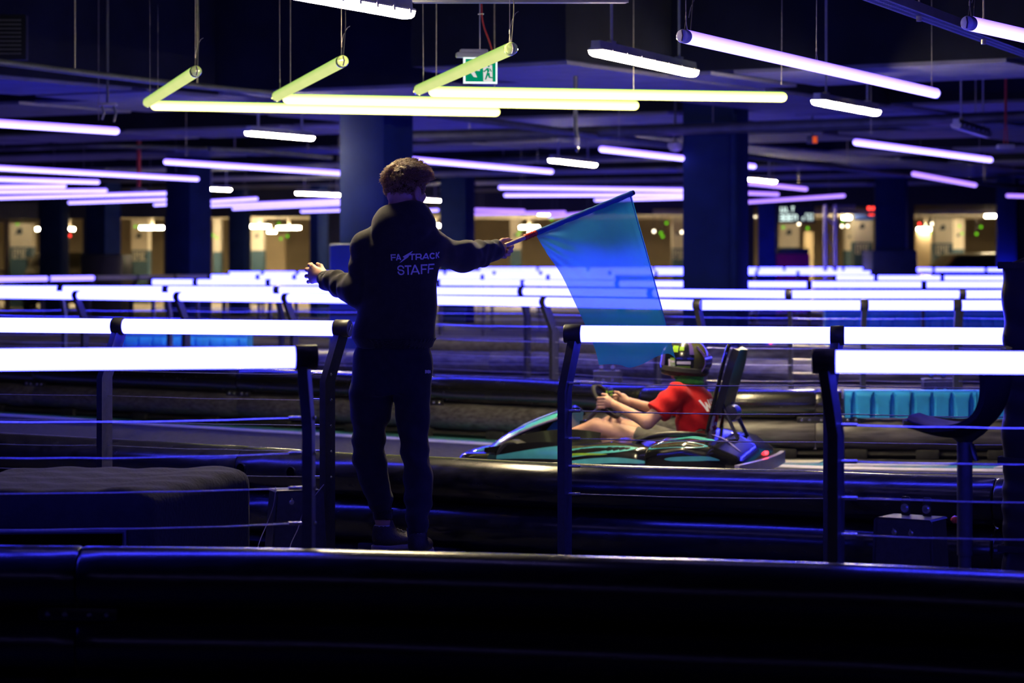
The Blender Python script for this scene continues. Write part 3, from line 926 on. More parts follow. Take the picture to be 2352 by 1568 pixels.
# ================================================================== exit sign
def exit_sign():
    d = 14.3
    k = d / FPX
    o = P(1105, 160, d)
    t = thing('exit_sign', 'green and white running-man exit sign partly behind a lime tube', 'sign', P(1105, 192, d))
    yaw = math.radians(14)
    u = Vector((math.cos(yaw), math.sin(yaw) * 0.6, 0)).normalized(); v = Vector((0, 0, 1))
    def rect(x0, y0, x1, y1): return [((x0 - 1105) * k * 1.02, (160 - y1) * k), ((x1 - 1105) * k * 1.02, (160 - y1) * k), ((x1 - 1105) * k * 1.02, (160 - y0) * k), ((x0 - 1105) * k * 1.02, (160 - y0) * k)]
    M_SIGNW = emat('sign_white', (0.85, 1.0, 1.0), 1.1, var=0.02)
    M_SIGNG = emat('sign_green', (0.0, 0.26, 0.13), 0.9, var=0.02)
    M_SIGNP = emat('sign_pale', (0.9, 0.85, 0.85), 0.75, var=0.02)
    m = MB(); m.prism(rect(1065, 132, 1142, 192), o, u, v, -0.012); pl = build(m, 'light_panel', M_SIGNW, t, smooth=0)
    fr = -u.cross(v).normalized()      # towards the viewer
    fr = fr if fr.y < 0 else -fr
    m = MB(); m.prism(rect(1069.5, 135.5, 1138, 187.5), o + fr * 0.0015 , u, v, 0.001); build(m, 'green_field', M_SIGNG, pl, smooth=0)
    def poly(pts): return [((x - 1105) * k * 1.02, (160 - y) * k) for x, y in pts]
    m = MB(); m.prism(poly([(1109, 152), (1130, 149), (1131, 188), (1110, 187)]), o + fr * 0.004, u, v, 0.001); build(m, 'doorway', M_SIGNP, pl, smooth=0)
    m = MB()
    m.prism(poly([(1072, 158), (1080, 150), (1086, 150), (1082, 156), (1102, 156), (1102, 163), (1089, 163), (1096, 178), (1088, 177), (1080, 166), (1078, 166)]), o + fr * 0.004, u, v, 0.001)
    build(m, 'arrow', M_SIGNP, pl, smooth=0)
    m = MB()
    lim = [[(1117, 156), (1121, 156), (1124, 163), (1119, 170)], [(1117, 157), (1111, 163), (1108, 161), (1109, 164), (1112, 166), (1119, 160)], [(1121, 156), (1126, 158), (1129, 164), (1127, 165), (1124, 160)],
           [(1119, 168), (1124, 167), (1125, 176), (1134, 178), (1133, 180), (1122, 179)], [(1118, 166), (1122, 169), (1116, 183), (1113, 183)], [(1120, 150), (1123.5, 150), (1124, 154), (1120, 154)]]
    for q in lim: m.prism(poly(q), o + fr * 0.007, u, v, 0.001)
    build(m, 'running_man', M_SIGNG, pl, smooth=0)
    c = P(1086, 124, d); ang = math.atan2(u.y, u.x)
    m = MB(); m.bevbox((c.x, c.y + 0.02, c.z - 0.005), (0.2, 0.075, 0.03), 0.008, ang); m.bevbox((c.x + 0.005, c.y + 0.02, c.z + 0.018), (0.165, 0.06, 0.024), 0.008, ang)
    build(m, 'housing', pmat('white_plastic', (0.6, 0.6, 0.58), 0.45, 0, 0.05, 20), t)
    m = MB(); p = P(1102, 118, d + 0.02); m.tube([p, Vector((p.x, p.y, ceil_at(p.x, p.y)))], 0.004, 8); build(m, 'drop_rod', M_HOUSING, t)
    m = MB(); q = [P(1131, 118, d + 0.03), P(1122, 90, d + 0.03), P(1110, 55, d + 0.03), P(1106, 20, d + 0.03), P(1105.5, -60, d + 0.03)]
    m.tube(smooth_path(q + [Vector((q[-1].x, q[-1].y, CEIL - 0.004))], 5), 0.0055, 8)
    build(m, 'red_cable', pmat('red_cable', (0.55, 0.03, 0.03), 0.45, 0, 0.1, 30), t)
    m = MB(); p = P(1104.5, 32, d + 0.025); m.box(p, (0.035, 0.018, 0.008)); build(m, 'cable_clip', M_CHROME, t)
exit_sign()

# ================================================================== ducts, pipes and trays under the ceiling
M_DUCT = pmat('dark_metal_duct', (0.10, 0.11, 0.14), 0.5, 0.4, 0.2, 6)
def pipe_run(pts, r, label, cat='pipe', hang=(), mat=None, name='ceiling_pipe', n=10):
    pp = [P(*p) for p in pts]
    t = thing(name, label, cat, pp[len(pp) // 2])
    m = MB(); m.tube(smooth_path(pp, 4) if len(pp) > 2 else pp, r, n); build(m, 'pipe', mat or M_DUCT, t)
    for h in hang:
        p = pp[0].lerp(pp[-1], h)
        i = min(range(len(pp)), key=lambda k: (pp[k] - p).length)
        a = interp(p.x, [q.x for q in pp], [q.z for q in pp]) if pp[0].x < pp[-1].x else p.z
        y = interp(p.x, [q.x for q in pp], [q.y for q in pp]) if pp[0].x < pp[-1].x else p.y
        m = MB(); m.tube([(p.x, y, a), (p.x, y, max(a + 0.01, ceil_at(p.x, y)))], 0.006, 6); build(m, 'hanger_rod', M_WIRE, t)
    return t
pipe_run([(-200, 122, 15.5), (0, 143, 16.2), (180, 166, 17.0), (400, 192, 18.1), (625, 214, 19.2)], 0.024, 'grey conduit slanting down behind the smallest lime arm', hang=(0.1, 0.4, 0.75))
pipe_run([(985, 262, 23), (1330, 305, 25.5), (1560, 335, 28), (1770, 365, 30.5), (2060, 400, 34), (2352, 430, 38)], 0.035, 'dark sprinkler pipe sloping past the double column', hang=(0.05, 0.3, 0.6, 0.9))
pipe_run([(945, 312, 26.5), (1300, 305, 26.0), (1800, 290, 25.2), (2400, 265, 24.2)], 0.06, 'thick dark pipe crossing the ceiling right of the wide column', hang=(0.1, 0.5, 0.9))
pipe_run([(-60, 345, 34), (200, 336, 33), (480, 343, 35), (760, 362, 38)], 0.035, 'thin ceiling pipe above the left cluster of violet tubes', hang=(0.1, 0.5, 0.9))
pipe_run([(480, 342, 31), (620, 349, 32), (760, 362, 33)], 0.03, 'short ceiling pipe beneath the small batten lamp', hang=(0.2, 0.8))
pipe_run([(1060, 368, 40), (1300, 362, 39), (1560, 355, 38)], 0.05, 'far ceiling pipe over the violet trio', hang=(0.2, 0.8))

def cable_tray():
    a = P(1975, -14, 11.0); b = P(2360, 126, 15.0)
    u = (b - a).normalized(); b = b + u * 3.0
    a = a - u * 1.5
    s = u.cross(Vector((0, 0, 1))).normalized()
    t = thing('cable_tray', 'dark perforated cable tray crossed by two violet tubes', 'tray', (a + b) / 2)
    L = (b - a).length
    m = MB()
    R = Matrix.Identity(4)
    def bar(x0, x1, c0, c1, z0, z1):
        v = []
        for z in (z0, z1):
            for x, c in ((x0, c0), (x1, c0), (x1, c1), (x0, c1)): v.append(a + u * x + s * c + Vector((0, 0, z)))
        m.add(v, [(0, 3, 2, 1), (4, 5, 6, 7), (0, 1, 5, 4), (1, 2, 6, 5), (2, 3, 7, 6), (3, 0, 4, 7)])
    bar(0, L, -0.055, -0.051, 0, 0.045); bar(0, L, 0.051, 0.055, 0, 0.045)
    bar(0, L, -0.055, -0.038, -0.003, 0); bar(0, L, 0.038, 0.055, -0.003, 0); bar(0, L, -0.008, 0.008, -0.003, 0)
    n = int(L / 0.05)
    for k in range(n): bar(k * L / n, k * L / n + 0.018, -0.05, 0.05, -0.003, 0)
    build(m, 'tray', M_DUCT, t, smooth=0)
    for k in range(5):
        x = L * (0.12 + 0.19 * k)
        mm = MB(); p = a + u * x
        mm.tube([p, Vector((p.x, p.y, ceil_at(p.x, p.y)))], 0.006, 6); mm.lathe([(0.014, -0.03), (0.014, 0.0), (0.008, 0.0)], p, (0, 0, 1), 8)
        build(mm, 'hanger_rod', M_WIRE, t)
    for k in range(3):
        mm = MB(); pts = [a + u * (L * j / 14) + s * (-0.025 + 0.022 * k + 0.006 * math.sin(j * 1.7 + k)) + Vector((0, 0, 0.012)) for j in range(15)]
        mm.tube(pts, 0.008, 6); build(mm, 'tray_cable', M_WIREB, t)
cable_tray()
# flat duct whose underside cuts the top edge
def duct():
    a = P(910, 4, 10.6)
    t = thing('air_duct', 'flat blue-lit air duct with ribs above the exit sign', 'duct', a)
    x0, x1 = P(905, 0, 10.6).x, P(1490, 0, 10.6).x
    z = P(1000, 9, 12.6).z
    m = MB(); m.bevbox(((x0 + x1) / 2, 11.6, z + 0.16), (x1 - x0, 2.0, 0.32), 0.01); build(m, 'duct_body', M_DUCT, t)
    for k in range(5):
        m = MB(); m.box(((x0 + x1) / 2, 10.75 + 0.42 * k, z - 0.004), (x1 - x0, 0.03, 0.012)); build(m, 'duct_flange', M_DUCT, t)
    for k in (0.1, 0.9):
        x = x0 + (x1 - x0) * k
        m = MB(); m.tube([(x, 11.5, z + 0.31), (x, 11.5, CEIL - 0.004)], 0.008, 6); build(m, 'hanger_rod', M_WIRE, t)
duct()
# suspended unit with red cords, sprinkler head, alarm dome, speaker box, louvre
def small_things():
    M_RED = pmat('red_cord', (0.55, 0.03, 0.04), 0.5, 0, 0.1, 30)
    p = P(2310, 337, 24)
    t = thing('junction_unit', 'small white unit hung on two red cords beside the switched-off batten', 'fixture', p)
    m = MB(); m.bevbox(p, (0.17, 0.1, 0.05), 0.012); build(m, 'body', M_HOUSING, t)
    for dx in (-0.03, 0.03):
        m = MB(); m.tube([p + Vector((dx * 0.6, 0, 0.02)), p + Vector((dx * 0.25, 0, 0.25)), Vector((p.x, p.y, ceil_at(p.x, p.y)))], 0.007, 6); build(m, 'red_cord', M_RED, t)
    p = P(319, 436, 34)
    t = thing('smoke_detector', 'white ceiling unit on a red drop pipe in the left cluster', 'fixture', p)
    m = MB(); m.lathe([(0.02, -0.03), (0.11, -0.02), (0.12, 0.01), (0.04, 0.03)], p, (0, 0, 1), 18); build(m, 'body', M_HOUSING, t)
    m = MB(); m.tube([p + Vector((0, 0, 0.02)), Vector((p.x, p.y, ceil_at(p.x, p.y)))], 0.03, 8); build(m, 'red_pipe', M_RED, t)
    p = P(1326, 335, 21)
    t = thing('hanging_hook', 'chain hoist block with hook above the violet trio', 'fixture', p)
    m = MB(); m.bevbox(p + Vector((0, 0, 0.04)), (0.045, 0.04, 0.07), 0.01); build(m, 'block', M_HOUSING, t)
    m = MB(); m.tube([p + Vector((0, 0, 0.0)), p + Vector((0.012, 0, -0.03)), p + Vector((0.0, 0, -0.055)), p + Vector((-0.014, 0, -0.035))], 0.006, 6); build(m, 'hook', M_CHROME, t)
    m = MB(); m.tube([p + Vector((0, 0, 0.07)), P(1322, 295, 21), Vector((P(1322, 295, 21).x, 21, ceil_at(P(1322, 295, 21).x, 21)))], 0.02, 8); build(m, 'arm', M_DUCT, t)
    p = P(1551, 333, 26)
    t = thing('alarm_dome', 'round grey dome fixed on the sloping pipe', 'fixture', p)
    m = MB(); m.lathe([(0.02, -0.07), (0.06, -0.055), (0.085, -0.01), (0.085, 0.02), (0.03, 0.04)], p, (0, 0, 1), 18); build(m, 'dome', M_HOUSING, t)
    m = MB(); m.tube([p + Vector((0, 0, 0.03)), Vector((p.x, p.y, ceil_at(p.x, p.y)))], 0.012, 6); build(m, 'drop_rod', M_DUCT, t)
    p = P(1866, 321, 27)
    t = thing('warning_sign', 'small orange-red sign box under the ceiling right of the double column', 'sign', p)
    m = MB(); m.bevbox(p, (0.12, 0.05, 0.09), 0.006); build(m, 'box', M_DUCT, t)
    m = MB(); m.box(p + Vector((0.025, -0.028, 0)), (0.05, 0.006, 0.075)); build(m, 'orange_face', emat('orange_sign', (1.0, 0.12, 0.03), 0.6, var=0.02), t)
    m = MB(); m.tube([p + Vector((0, 0, 0.04)), Vector((p.x, p.y, ceil_at(p.x, p.y)))], 0.01, 6); build(m, 'drop_rod', M_DUCT, t)
    # louvre on the beam at the top left
    p = P(10, 85, 19.2)
    t = thing('louvre_grille', 'dark square louvre grille on the beam above the grey conduit', 'grille', p)
    m = MB(); m.bevbox(p + Vector((0, 0.06, 0)), (0.34, 0.1, 0.36), 0.01); build(m, 'frame', M_CONC, t)
    for k in range(9):
        m = MB(); m.box(p + Vector((0, 0.0, -0.13 + k * 0.033)), (0.26, 0.02, 0.012)); build(m, 'slat', M_DUCT, t)
    p = P(247, 240, 20.5)
    t = thing('spotlight_bracket', 'small spotlight bracket under the beam above the thick violet tube', 'fixture', p)
    m = MB(); m.bevbox(p, (0.16, 0.06, 0.025), 0.006); build(m, 'bar', M_HOUSING, t)
    for dx, l in ((-0.05, 0.13), (0.05, 0.15)):
        m = MB(); m.tube([p + Vector((dx, 0, 0)), p + Vector((dx + 0.02, 0, -l * 0.5)), p + Vector((dx, 0, -l))], 0.012, 6); build(m, 'flex_arm', M_DUCT, t)
    m = MB(); m.tube([p, Vector((p.x, p.y, ceil_at(p.x, p.y)))], 0.01, 6); build(m, 'drop_rod', M_DUCT, t)
small_things()
# ================================================================== the marshal
PD = 10.85
def Q(px, py, dy=0.0):
    return P(px, py, PD + dy)
def V3(p): return np.array(p, float)

def cloth(name, col, rough=0.9, bump=0.35, bscale=260.0, sheen=0.3, var=0.2):
    return pmat(name, col, rough, 0, var, 30, bump, bscale, spec=0.25, sheen=sheen)
M_HOODIE = cloth('black_fleece', (0.036, 0.034, 0.033), bump=0.3, bscale=620, sheen=0.2)
M_JOGGER = cloth('dark_navy_jersey', (0.020, 0.020, 0.030), bump=0.3, bscale=340, sheen=0.15)
M_RIB = cloth('ribbed_knit', (0.012, 0.012, 0.014), bump=0.6, bscale=120)
M_HAIR = pmat('brown_hair', (0.42, 0.25, 0.11), 0.5, 0, 0.6, 140, spec=0.6)
M_PRINT = pmat('white_print', (0.95, 0.88, 0.95), 0.6, 0, 0.04, 20)
M_SHOE = pmat('black_trainer', (0.03, 0.024, 0.026), 0.45, 0, 0.3, 60, 0.4, 220)
M_SOLE = pmat('trainer_sole', (0.25, 0.21, 0.22), 0.5, 0, 0.1, 30)
M_SOCK = pmat('pale_sock', (0.6, 0.6, 0.65), 0.8, 0, 0.1, 60)

def multi_sdf(name, parts, mat, parent, relax=1):
    """several signed-distance pieces with their own grid step, joined in one mesh"""
    VV = []; QQ = []; n = 0
    for fn, lo, hi, h in parts:
        V, F = surf(fn, lo, hi, h)
        for _ in range(relax):
            acc = np.zeros_like(V); cn = np.zeros(len(V))
            for a, b in ((0, 1), (1, 2), (2, 3), (3, 0)):
                np.add.at(acc, F[:, a], V[F[:, b]]); np.add.at(cn, F[:, a], 1)
                np.add.at(acc, F[:, b], V[F[:, a]]); np.add.at(cn, F[:, b], 1)
            V = 0.5 * V + 0.5 * acc / np.maximum(cn, 1)[:, None]
        VV.append(V); QQ.append(F + n); n += len(V)
    V = np.concatenate(VV); F = np.concatenate(QQ)
    off = np.array(root_loc(parent))
    me = bpy.data.meshes.new(name); me.from_pydata((V - off).tolist(), [], F.tolist()); me.update()
    bm = bmesh.new(); bm.from_mesh(me); bmesh.ops.recalc_face_normals(bm, faces=bm.faces); bm.to_mesh(me); bm.free()
    me.polygons.foreach_set('use_smooth', [True] * len(me.polygons))
    me.materials.append(mat)
    return obj(name, me, parent)

def chain(G, pts, k=0.02):
    d = None
    for (a, ra), (b, rb) in zip(pts[:-1], pts[1:]):
        e = s_caps(G, a, b, ra, rb)
        d = e if d is None else smin(d, e, k)
    return d

def head_sdf(G, hc, yaw, sc=1.0, pitch=0.0, neck=True):
    F = np.array([math.sin(yaw) * math.cos(pitch), math.cos(yaw) * math.cos(pitch), math.sin(pitch)])
    Rr = np.array([math.cos(yaw), -math.sin(yaw), 0.0]); U = np.cross(Rr, F)
    q = (G - np.array(hc)) @ np.stack([Rr, F, U], 1) / sc
    d = s_ell(q, (0, -0.005, 0.022), (0.076, 0.098, 0.096))
    d = smin(d, s_ell(q, (0, 0.025, -0.05), (0.056, 0.066, 0.07)), 0.03)      # jaw and face
    d = smin(d, s_ell(q, (0, 0.073, -0.098), (0.026, 0.022, 0.02)), 0.03)     # chin
    d = smin(d, s_caps(q, (0, 0.09, -0.004), (0, 0.112, -0.038), 0.010, 0.0145), 0.015)   # nose
    for s in (-1, 1):
        d = smin(d, s_ell(q, (s * 0.038, 0.066, -0.03), (0.022, 0.02, 0.02)), 0.02)       # cheek bones
        d = smin(d, s_caps(q, (s * 0.012, 0.09, 0.018), (s * 0.052, 0.07, 0.018), 0.009), 0.015)  # brows
        d = smax(d, -s_ell(q, (s * 0.032, 0.094, 0.0), (0.015, 0.012, 0.009)), 0.012)     # sockets
        d = smin(d, s_ell(q, (s * 0.032, 0.083, 0.0), (0.011, 0.011, 0.010)), 0.004)      # eyeballs
        ear = s_ell(q, (s * 0.082, -0.010, -0.018), (0.010, 0.022, 0.034), None)
        ear = smax(ear, -s_ell(q, (s * 0.092, -0.006, -0.016), (0.009, 0.012, 0.02)), 0.006)
        d = smin(d, ear, 0.010)
    d = smin(d, s_caps(q, (-0.016, 0.091, -0.062), (0.016, 0.091, -0.062), 0.007), 0.01)  # lips
    d = smax(d, -s_caps(q, (-0.02, 0.101, -0.0625), (0.02, 0.101, -0.0625), 0.002), 0.004)
    if neck:
        d = smin(d, s_caps(q, (0, -0.025, -0.04), (0, -0.045, -0.19), 0.056, 0.062), 0.025)
    return d * sc

def marshal():
    T = thing('person', 'person in black hooded sweatshirt with white lettering on the back, waving a blue flag', 'person', Q(905, 1262, -0.03))
    hc = V3(Q(931, 436, 0.0)); YAW = math.radians(38)
    # ---- limbs
    SL, EL, WL = V3(Q(841, 566, -0.01)), V3(Q(822, 670, 0.0)), V3(Q(752, 644, 0.15))
    SR, ER, WR = V3(Q(985, 563, 0.0)), V3(Q(1066, 590, 0.19)), V3(Q(1136, 574, 0.36))
    # ---- skin body
    def f_head(G): return head_sdf(G, hc, YAW)
    def f_core(G):
        d = s_sec(G, [0.80, 0.95, 1.15, 1.35, 1.46], [Q(905, 0).x] * 2 + [Q(912, 0).x, Q(918, 0).x, Q(925, 0).x], [PD] * 5, [0.12, 0.115, 0.13, 0.14, 0.07], [0.08, 0.08, 0.09, 0.085, 0.06])
        for pts in ([(SL, 0.05), (EL, 0.04), (WL, 0.028)], [(SR, 0.05), (ER, 0.04), (WR, 0.028)],
                    [(V3(Q(862, 860)), 0.06), (V3(Q(848, 1000, 0.075)), 0.05), (V3(Q(848, 1050, 0.095)), 0.042), (V3(Q(872, 1140, 0.085)), 0.038), (V3(Q(879, 1200, 0.08)), 0.036)],
                    [(V3(Q(945, 860)), 0.06), (V3(Q(951, 1000, -0.05)), 0.045), (V3(Q(954, 1045, -0.07)), 0.042), (V3(Q(962, 1150, -0.15)), 0.038), (V3(Q(958, 1232, -0.2)), 0.035)]):
            d = smin(d, chain(G, pts), 0.03)
        d = smin(d, s_caps(G, hc + (0.0, -0.02, -0.09), V3(Q(925, 560)), 0.055, 0.07), 0.03)
        return d
    def hand_l(G):
        w = V3(Q(756, 646, 0.14))
        d = s_caps(G, w, V3(Q(740, 636, 0.175)), 0.024, 0.025)
        kn = [V3(Q(719, 613, 0.225)), V3(Q(714, 622, 0.232)), V3(Q(713, 634, 0.232)), V3(Q(717, 645, 0.225))]
        for kk in kn:
            d = smin(d, s_caps(G, V3(Q(741, 634, 0.18)), kk, 0.021, 0.0125), 0.02)
        pip = [V3(Q(711, 608, 0.262)), V3(Q(704.5, 619, 0.27)), V3(Q(704, 634, 0.268)), V3(Q(708, 647, 0.258))]
        dip = [V3(Q(715, 607, 0.285)), V3(Q(709, 618, 0.295)), V3(Q(708, 634, 0.292)), V3(Q(711, 646, 0.28))]
        tip = [V3(Q(721, 612, 0.293)), V3(Q(715, 622, 0.302)), V3(Q(714, 636, 0.298)), V3(Q(716, 646, 0.286))]
        fing = None
        for i in range(4):
            r = (0.0092, 0.0095, 0.009, 0.0078)[i]
            f = smin(smin(s_caps(G, kn[i], pip[i], r * 1.15, r), s_caps(G, pip[i], dip[i], r, r * 0.92), 0.004), s_caps(G, dip[i], tip[i], r * 0.92, r * 0.75), 0.004)
            fing = f if fing is None else np.minimum(fing, f)
        d = smin(d, fing, 0.008)
        th = smin(s_caps(G, V3(Q(744, 626, 0.19)), V3(Q(737, 611, 0.225)), 0.014, 0.0105), s_caps(G, V3(Q(737, 611, 0.225)), V3(Q(729, 606, 0.25)), 0.0102, 0.0082), 0.006)
        return smin(d, th, 0.010)
    def hand_r(G):
        d = s_caps(G, V3(Q(1128, 573, 0.33)), V3(Q(1141, 570, 0.375)), 0.025, 0.024)
        d = smin(d, s_ell(G, V3(Q(1150, 571, 0.405)), (0.026, 0.03, 0.033)), 0.02)
        f = None
        for pts, r in (([(1157, 556, 0.43), (1172, 557, 0.445), (1176, 566, 0.425), (1171, 571, 0.395)], 0.0092),
                       ([(1155, 566, 0.435), (1173, 567, 0.44), (1174, 576, 0.415), (1168, 578, 0.39)], 0.0095),
                       ([(1152, 576, 0.43), (1167, 578, 0.43), (1168, 584, 0.41), (1161, 585, 0.39)], 0.009),
                       ([(1147, 583, 0.42), (1159, 586, 0.42), (1160, 590, 0.405), (1154, 590, 0.39)], 0.0078)):
            e = chain(G, [(V3(Q(*p)), r) for p in pts], 0.004)
            f = e if f is None else np.minimum(f, e)
        d = smin(d, f, 0.007)
        th = chain(G, [(V3(Q(1141, 560, 0.38)), 0.0135), (V3(Q(1155, 552, 0.40)), 0.0105), (V3(Q(1166, 550, 0.41)), 0.009), (V3(Q(1174, 551.5, 0.418)), 0.0078)], 0.006)
        return smin(d, th, 0.010)
    bx = lambda c, r: (np.array(c) - r, np.array(c) + r)
    lo, hi = bx(hc + (0, 0, -0.035), np.array([0.14, 0.14, 0.2]))
    l2, h2 = bx(V3(Q(728, 628, 0.22)), np.array([0.085, 0.13, 0.07]))
    l3, h3 = bx(V3(Q(1152, 571, 0.39)), np.array([0.075, 0.11, 0.07]))
    body = multi_sdf('body', [(f_core, (Q(740, 0).x - 0.05, PD - 0.36, 0.13), (Q(1150, 0).x + 0.06, PD + 0.55, 1.55), 0.014),
                              (f_head, lo, hi, 0.004), (hand_l, l2, h2, 0.0026), (hand_r, l3, h3, 0.0026)], M_SKIN, T)
    # ---- hooded sweatshirt
    zs = [(795, 822, 991, 0.128), (774, 810, 1001, 0.152), (735, 817, 1002, 0.150), (690, 822, 1003, 0.142), (640, 826, 1006, 0.140), (590, 832, 1010, 0.138), (555, 838, 1008, 0.125), (528, 858, 996, 0.105), (505, 880, 985, 0.085)]
    zz = [Q(0, a).z for a, *_ in zs]
    cxs = [Q((l + r) / 2, 0).x for _, l, r, _ in zs]; rxs = [Q(r, 0).x / 2 - Q(l, 0).x / 2 for _, l, r, _ in zs]; rys = [q for *_, q in zs]
    def f_hoodie(G):
        d = s_sec(G, zz, cxs, [PD] * len(zz), rxs, rys, 2.3)
        d = smin(d, s_caps(G, V3(Q(880, 545)), SL, 0.07, 0.066), 0.05)
        d = smin(d, s_caps(G, V3(Q(960, 545)), SR, 0.07, 0.068), 0.05)
        # left sleeve with gathered folds above the cuff
        ab = WL - EL; t = np.clip(((G - EL) @ ab) / (ab @ ab), 0, 1)
        ab2 = EL - SL; t2 = np.clip(((G - SL) @ ab2) / (ab2 @ ab2), 0, 1)
        side = 0.5 + 0.5 * np.sin(G[..., 2] * 60 + G[..., 1] * 25)
        slv = s_caps(G, EL, WL, 0.071, 0.050) - (0.006 * np.sin(t * 13 + G[..., 2] * 40 + 1.5 * np.sin(G[..., 1] * 30)) + 0.004 * np.sin(t * 27 - G[..., 2] * 55)) * np.clip(t * 3, 0, 1) * (0.35 + 0.65 * side)
        upr = s_caps(G, SL, EL, 0.066, 0.064) - 0.006 * np.sin(t2 * 15 + G[..., 0] * 45 + G[..., 1] * 20) * np.clip(t2 * 2 - 0.3, 0, 1)
        arm = smin(upr, slv, 0.03)
        d = smin(d, arm, 0.022)
        ab = WR - ER; t = np.clip(((G - ER) @ ab) / (ab @ ab), 0, 1)
        ab2 = ER - SR; t2 = np.clip(((G - SR) @ ab2) / (ab2 @ ab2), 0, 1)
        slv = s_caps(G, ER, WR, 0.068, 0.050) - (0.006 * np.sin(t * 11 + G[..., 2] * 48 + 1.4 * np.sin(G[..., 1] * 28)) + 0.0035 * np.sin(t * 24 - G[..., 2] * 50)) * np.clip(t * 3, 0, 1) * (0.4 + 0.6 * side)
        upr = s_caps(G, SR, ER, 0.07, 0.063) - 0.005 * np.sin(t2 * 8 + G[..., 2] * 38 + 1.0 + np.sin(G[..., 1] * 22)) * np.clip(t2 * 2.2 - 0.2, 0, 1)
        d = smin(d, smin(upr, slv, 0.03), 0.035)
        # hood bunched round the neck
        hood = s_ell(G, V3(Q(927, 514, -0.03)), (0.146, 0.105, 0.088))
        rim = s_ell(G, V3(Q(932, 484, -0.005)), (0.098, 0.102, 0.065))
        hood = smin(hood, rim, 0.05)
        hood = smin(hood, s_ell(G, V3(Q(915, 545, -0.09)), (0.12, 0.05, 0.085)), 0.06)
        hole = s_caps(G, V3(Q(933, 440, 0.015)), V3(Q(927, 505, 0.015)), 0.085, 0.052)
        # slanting top opening, higher on the right
        pl = (G[..., 2] - Q(0, 473).z) - (G[..., 0] - Q(935, 0).x) * 0.13 + (G[..., 1] - PD) * 0.35
        hood = smax(smax(hood, -hole, 0.012), pl, 0.02)
        d = smax(d, -s_caps(G, V3(Q(933, 430, 0.015)), V3(Q(930, 500, 0.01)), 0.07, 0.045), 0.01)
        d = smin(d, hood, np.clip(0.009 + (Q(0, 540).z - G[..., 2]) * 0.5, 0.009, 0.035))
        # broad drape folds of the back and waist
        w = np.clip((Q(0, 640).z - G[..., 2]) * 6, 0, 1)
        d = d - 0.006 * w * np.sin((G[..., 0] - Q(820, 0).x) * 22 + (G[..., 2]) * 26) - 0.003 * np.sin(G[..., 0] * 37 + G[..., 2] * 17 + 2)
        d = d - 0.0035 * np.sin(G[..., 0] * 52 - G[..., 2] * 60) * np.clip(1 - np.abs(G[..., 2] - Q(0, 560).z) * 9, 0, 1)
        # waist rib draws in
        return d
    hd = sdf_build('hooded_sweatshirt', f_hoodie, (Q(735, 0).x - 0.02, PD - 0.24, Q(0, 800).z), (Q(1150, 0).x + 0.03, PD + 0.46, Q(0, 440).z), 0.0075, M_HOODIE, T, relax=1)
    # ribbed hem and cuffs
    m = MB()
    n = 90; prof = []
    for k in range(n):
        a = 2 * math.pi * k / n; rib = 0.0025 * (k % 2)
        prof.append((math.cos(a), math.sin(a), rib))
    rows = [(776, 1.005), (786, 0.985), (798, 0.955)]
    vs_ = []
    for py, s in rows:
        z = Q(0, py).z
        cx = interp(z, zz, cxs); rx = interp(max(z, zz[0]), zz, rxs) * s; ry = interp(max(z, zz[0]), zz, rys) * s + 0.004
        for c, sn, rib in prof:
            ex = 2 / 2.3
            vs_.append((cx + math.copysign(abs(c) ** ex, c) * (rx + rib + 0.003), PD + math.copysign(abs(sn) ** ex, sn) * (ry + rib), z))
    fs_ = [(r * n + k, r * n + (k + 1) % n, (r + 1) * n + (k + 1) % n, (r + 1) * n + k) for r in range(2) for k in range(n)]
    fs_.append(tuple(2 * n + k for k in range(n)))
    m.add(vs_, fs_); build(m, 'waistband', M_RIB, hd, smooth=0)
    for a, b, ra, rb in ((WL, V3(Q(741, 637, 0.175)), 0.042, 0.034), (WR, V3(Q(1144, 571, 0.385)), 0.042, 0.034)):
        m = MB(); a = Vector(a); b = Vector(b); u = (b - a).normalized()
        m.tube([a - u * 0.012, a + u * 0.006, a.lerp(b, 0.5), b], [ra * 0.9, ra, (ra + rb) / 2 - 0.001, rb], 36)
        build(m, 'cuff', M_RIB, hd)
    # ---- printed lettering, draped on the back
    dg = bpy.context.evaluated_depsgraph_get()
    off = np.array(T.location)
    me = hd.data
    bvh = BVHTree.FromPolygons([tuple(v.co) for v in me.vertices], [tuple(p.vertices) for p in me.polygons])
    def drape(verts2d, faces, name, lift=0.0022):
        bm = bmesh.new()
        vv = [bm.verts.new((x, 0, z)) for x, z in verts2d]
        for f in faces:
            try: bm.faces.new([vv[i] for i in f])
            except ValueError: pass
        bmesh.ops.triangulate(bm, faces=bm.faces[:])
        bmesh.ops.subdivide_edges(bm, edges=[e for e in bm.edges if e.calc_length() > 0.006], cuts=3, use_grid_fill=True)
        bmesh.ops.triangulate(bm, faces=bm.faces[:])
        for v in bm.verts:
            p = Vector((v.co.x - off[0], PD - 0.6 - off[1], v.co.z - off[2]))
            hit = bvh.ray_cast(p, Vector((0, 1, 0)))
            v.co = (p.x, (hit[0].y if hit[0] else PD - 0.14 - off[1]) - lift, p.z)
        bmesh.ops.recalc_face_normals(bm, faces=bm.faces)
        ne = bpy.data.meshes.new(name); bm.to_mesh(ne); bm.free()
        ne.materials.append(M_PRINT)
        for pl in ne.polygons: pl.use_smooth = True
        return obj(name, ne, hd)
    k = (PD - 0.14) / FPX
    def S(x, y): return ((x - 1176) * k, EYE - (y - HZ) * k)
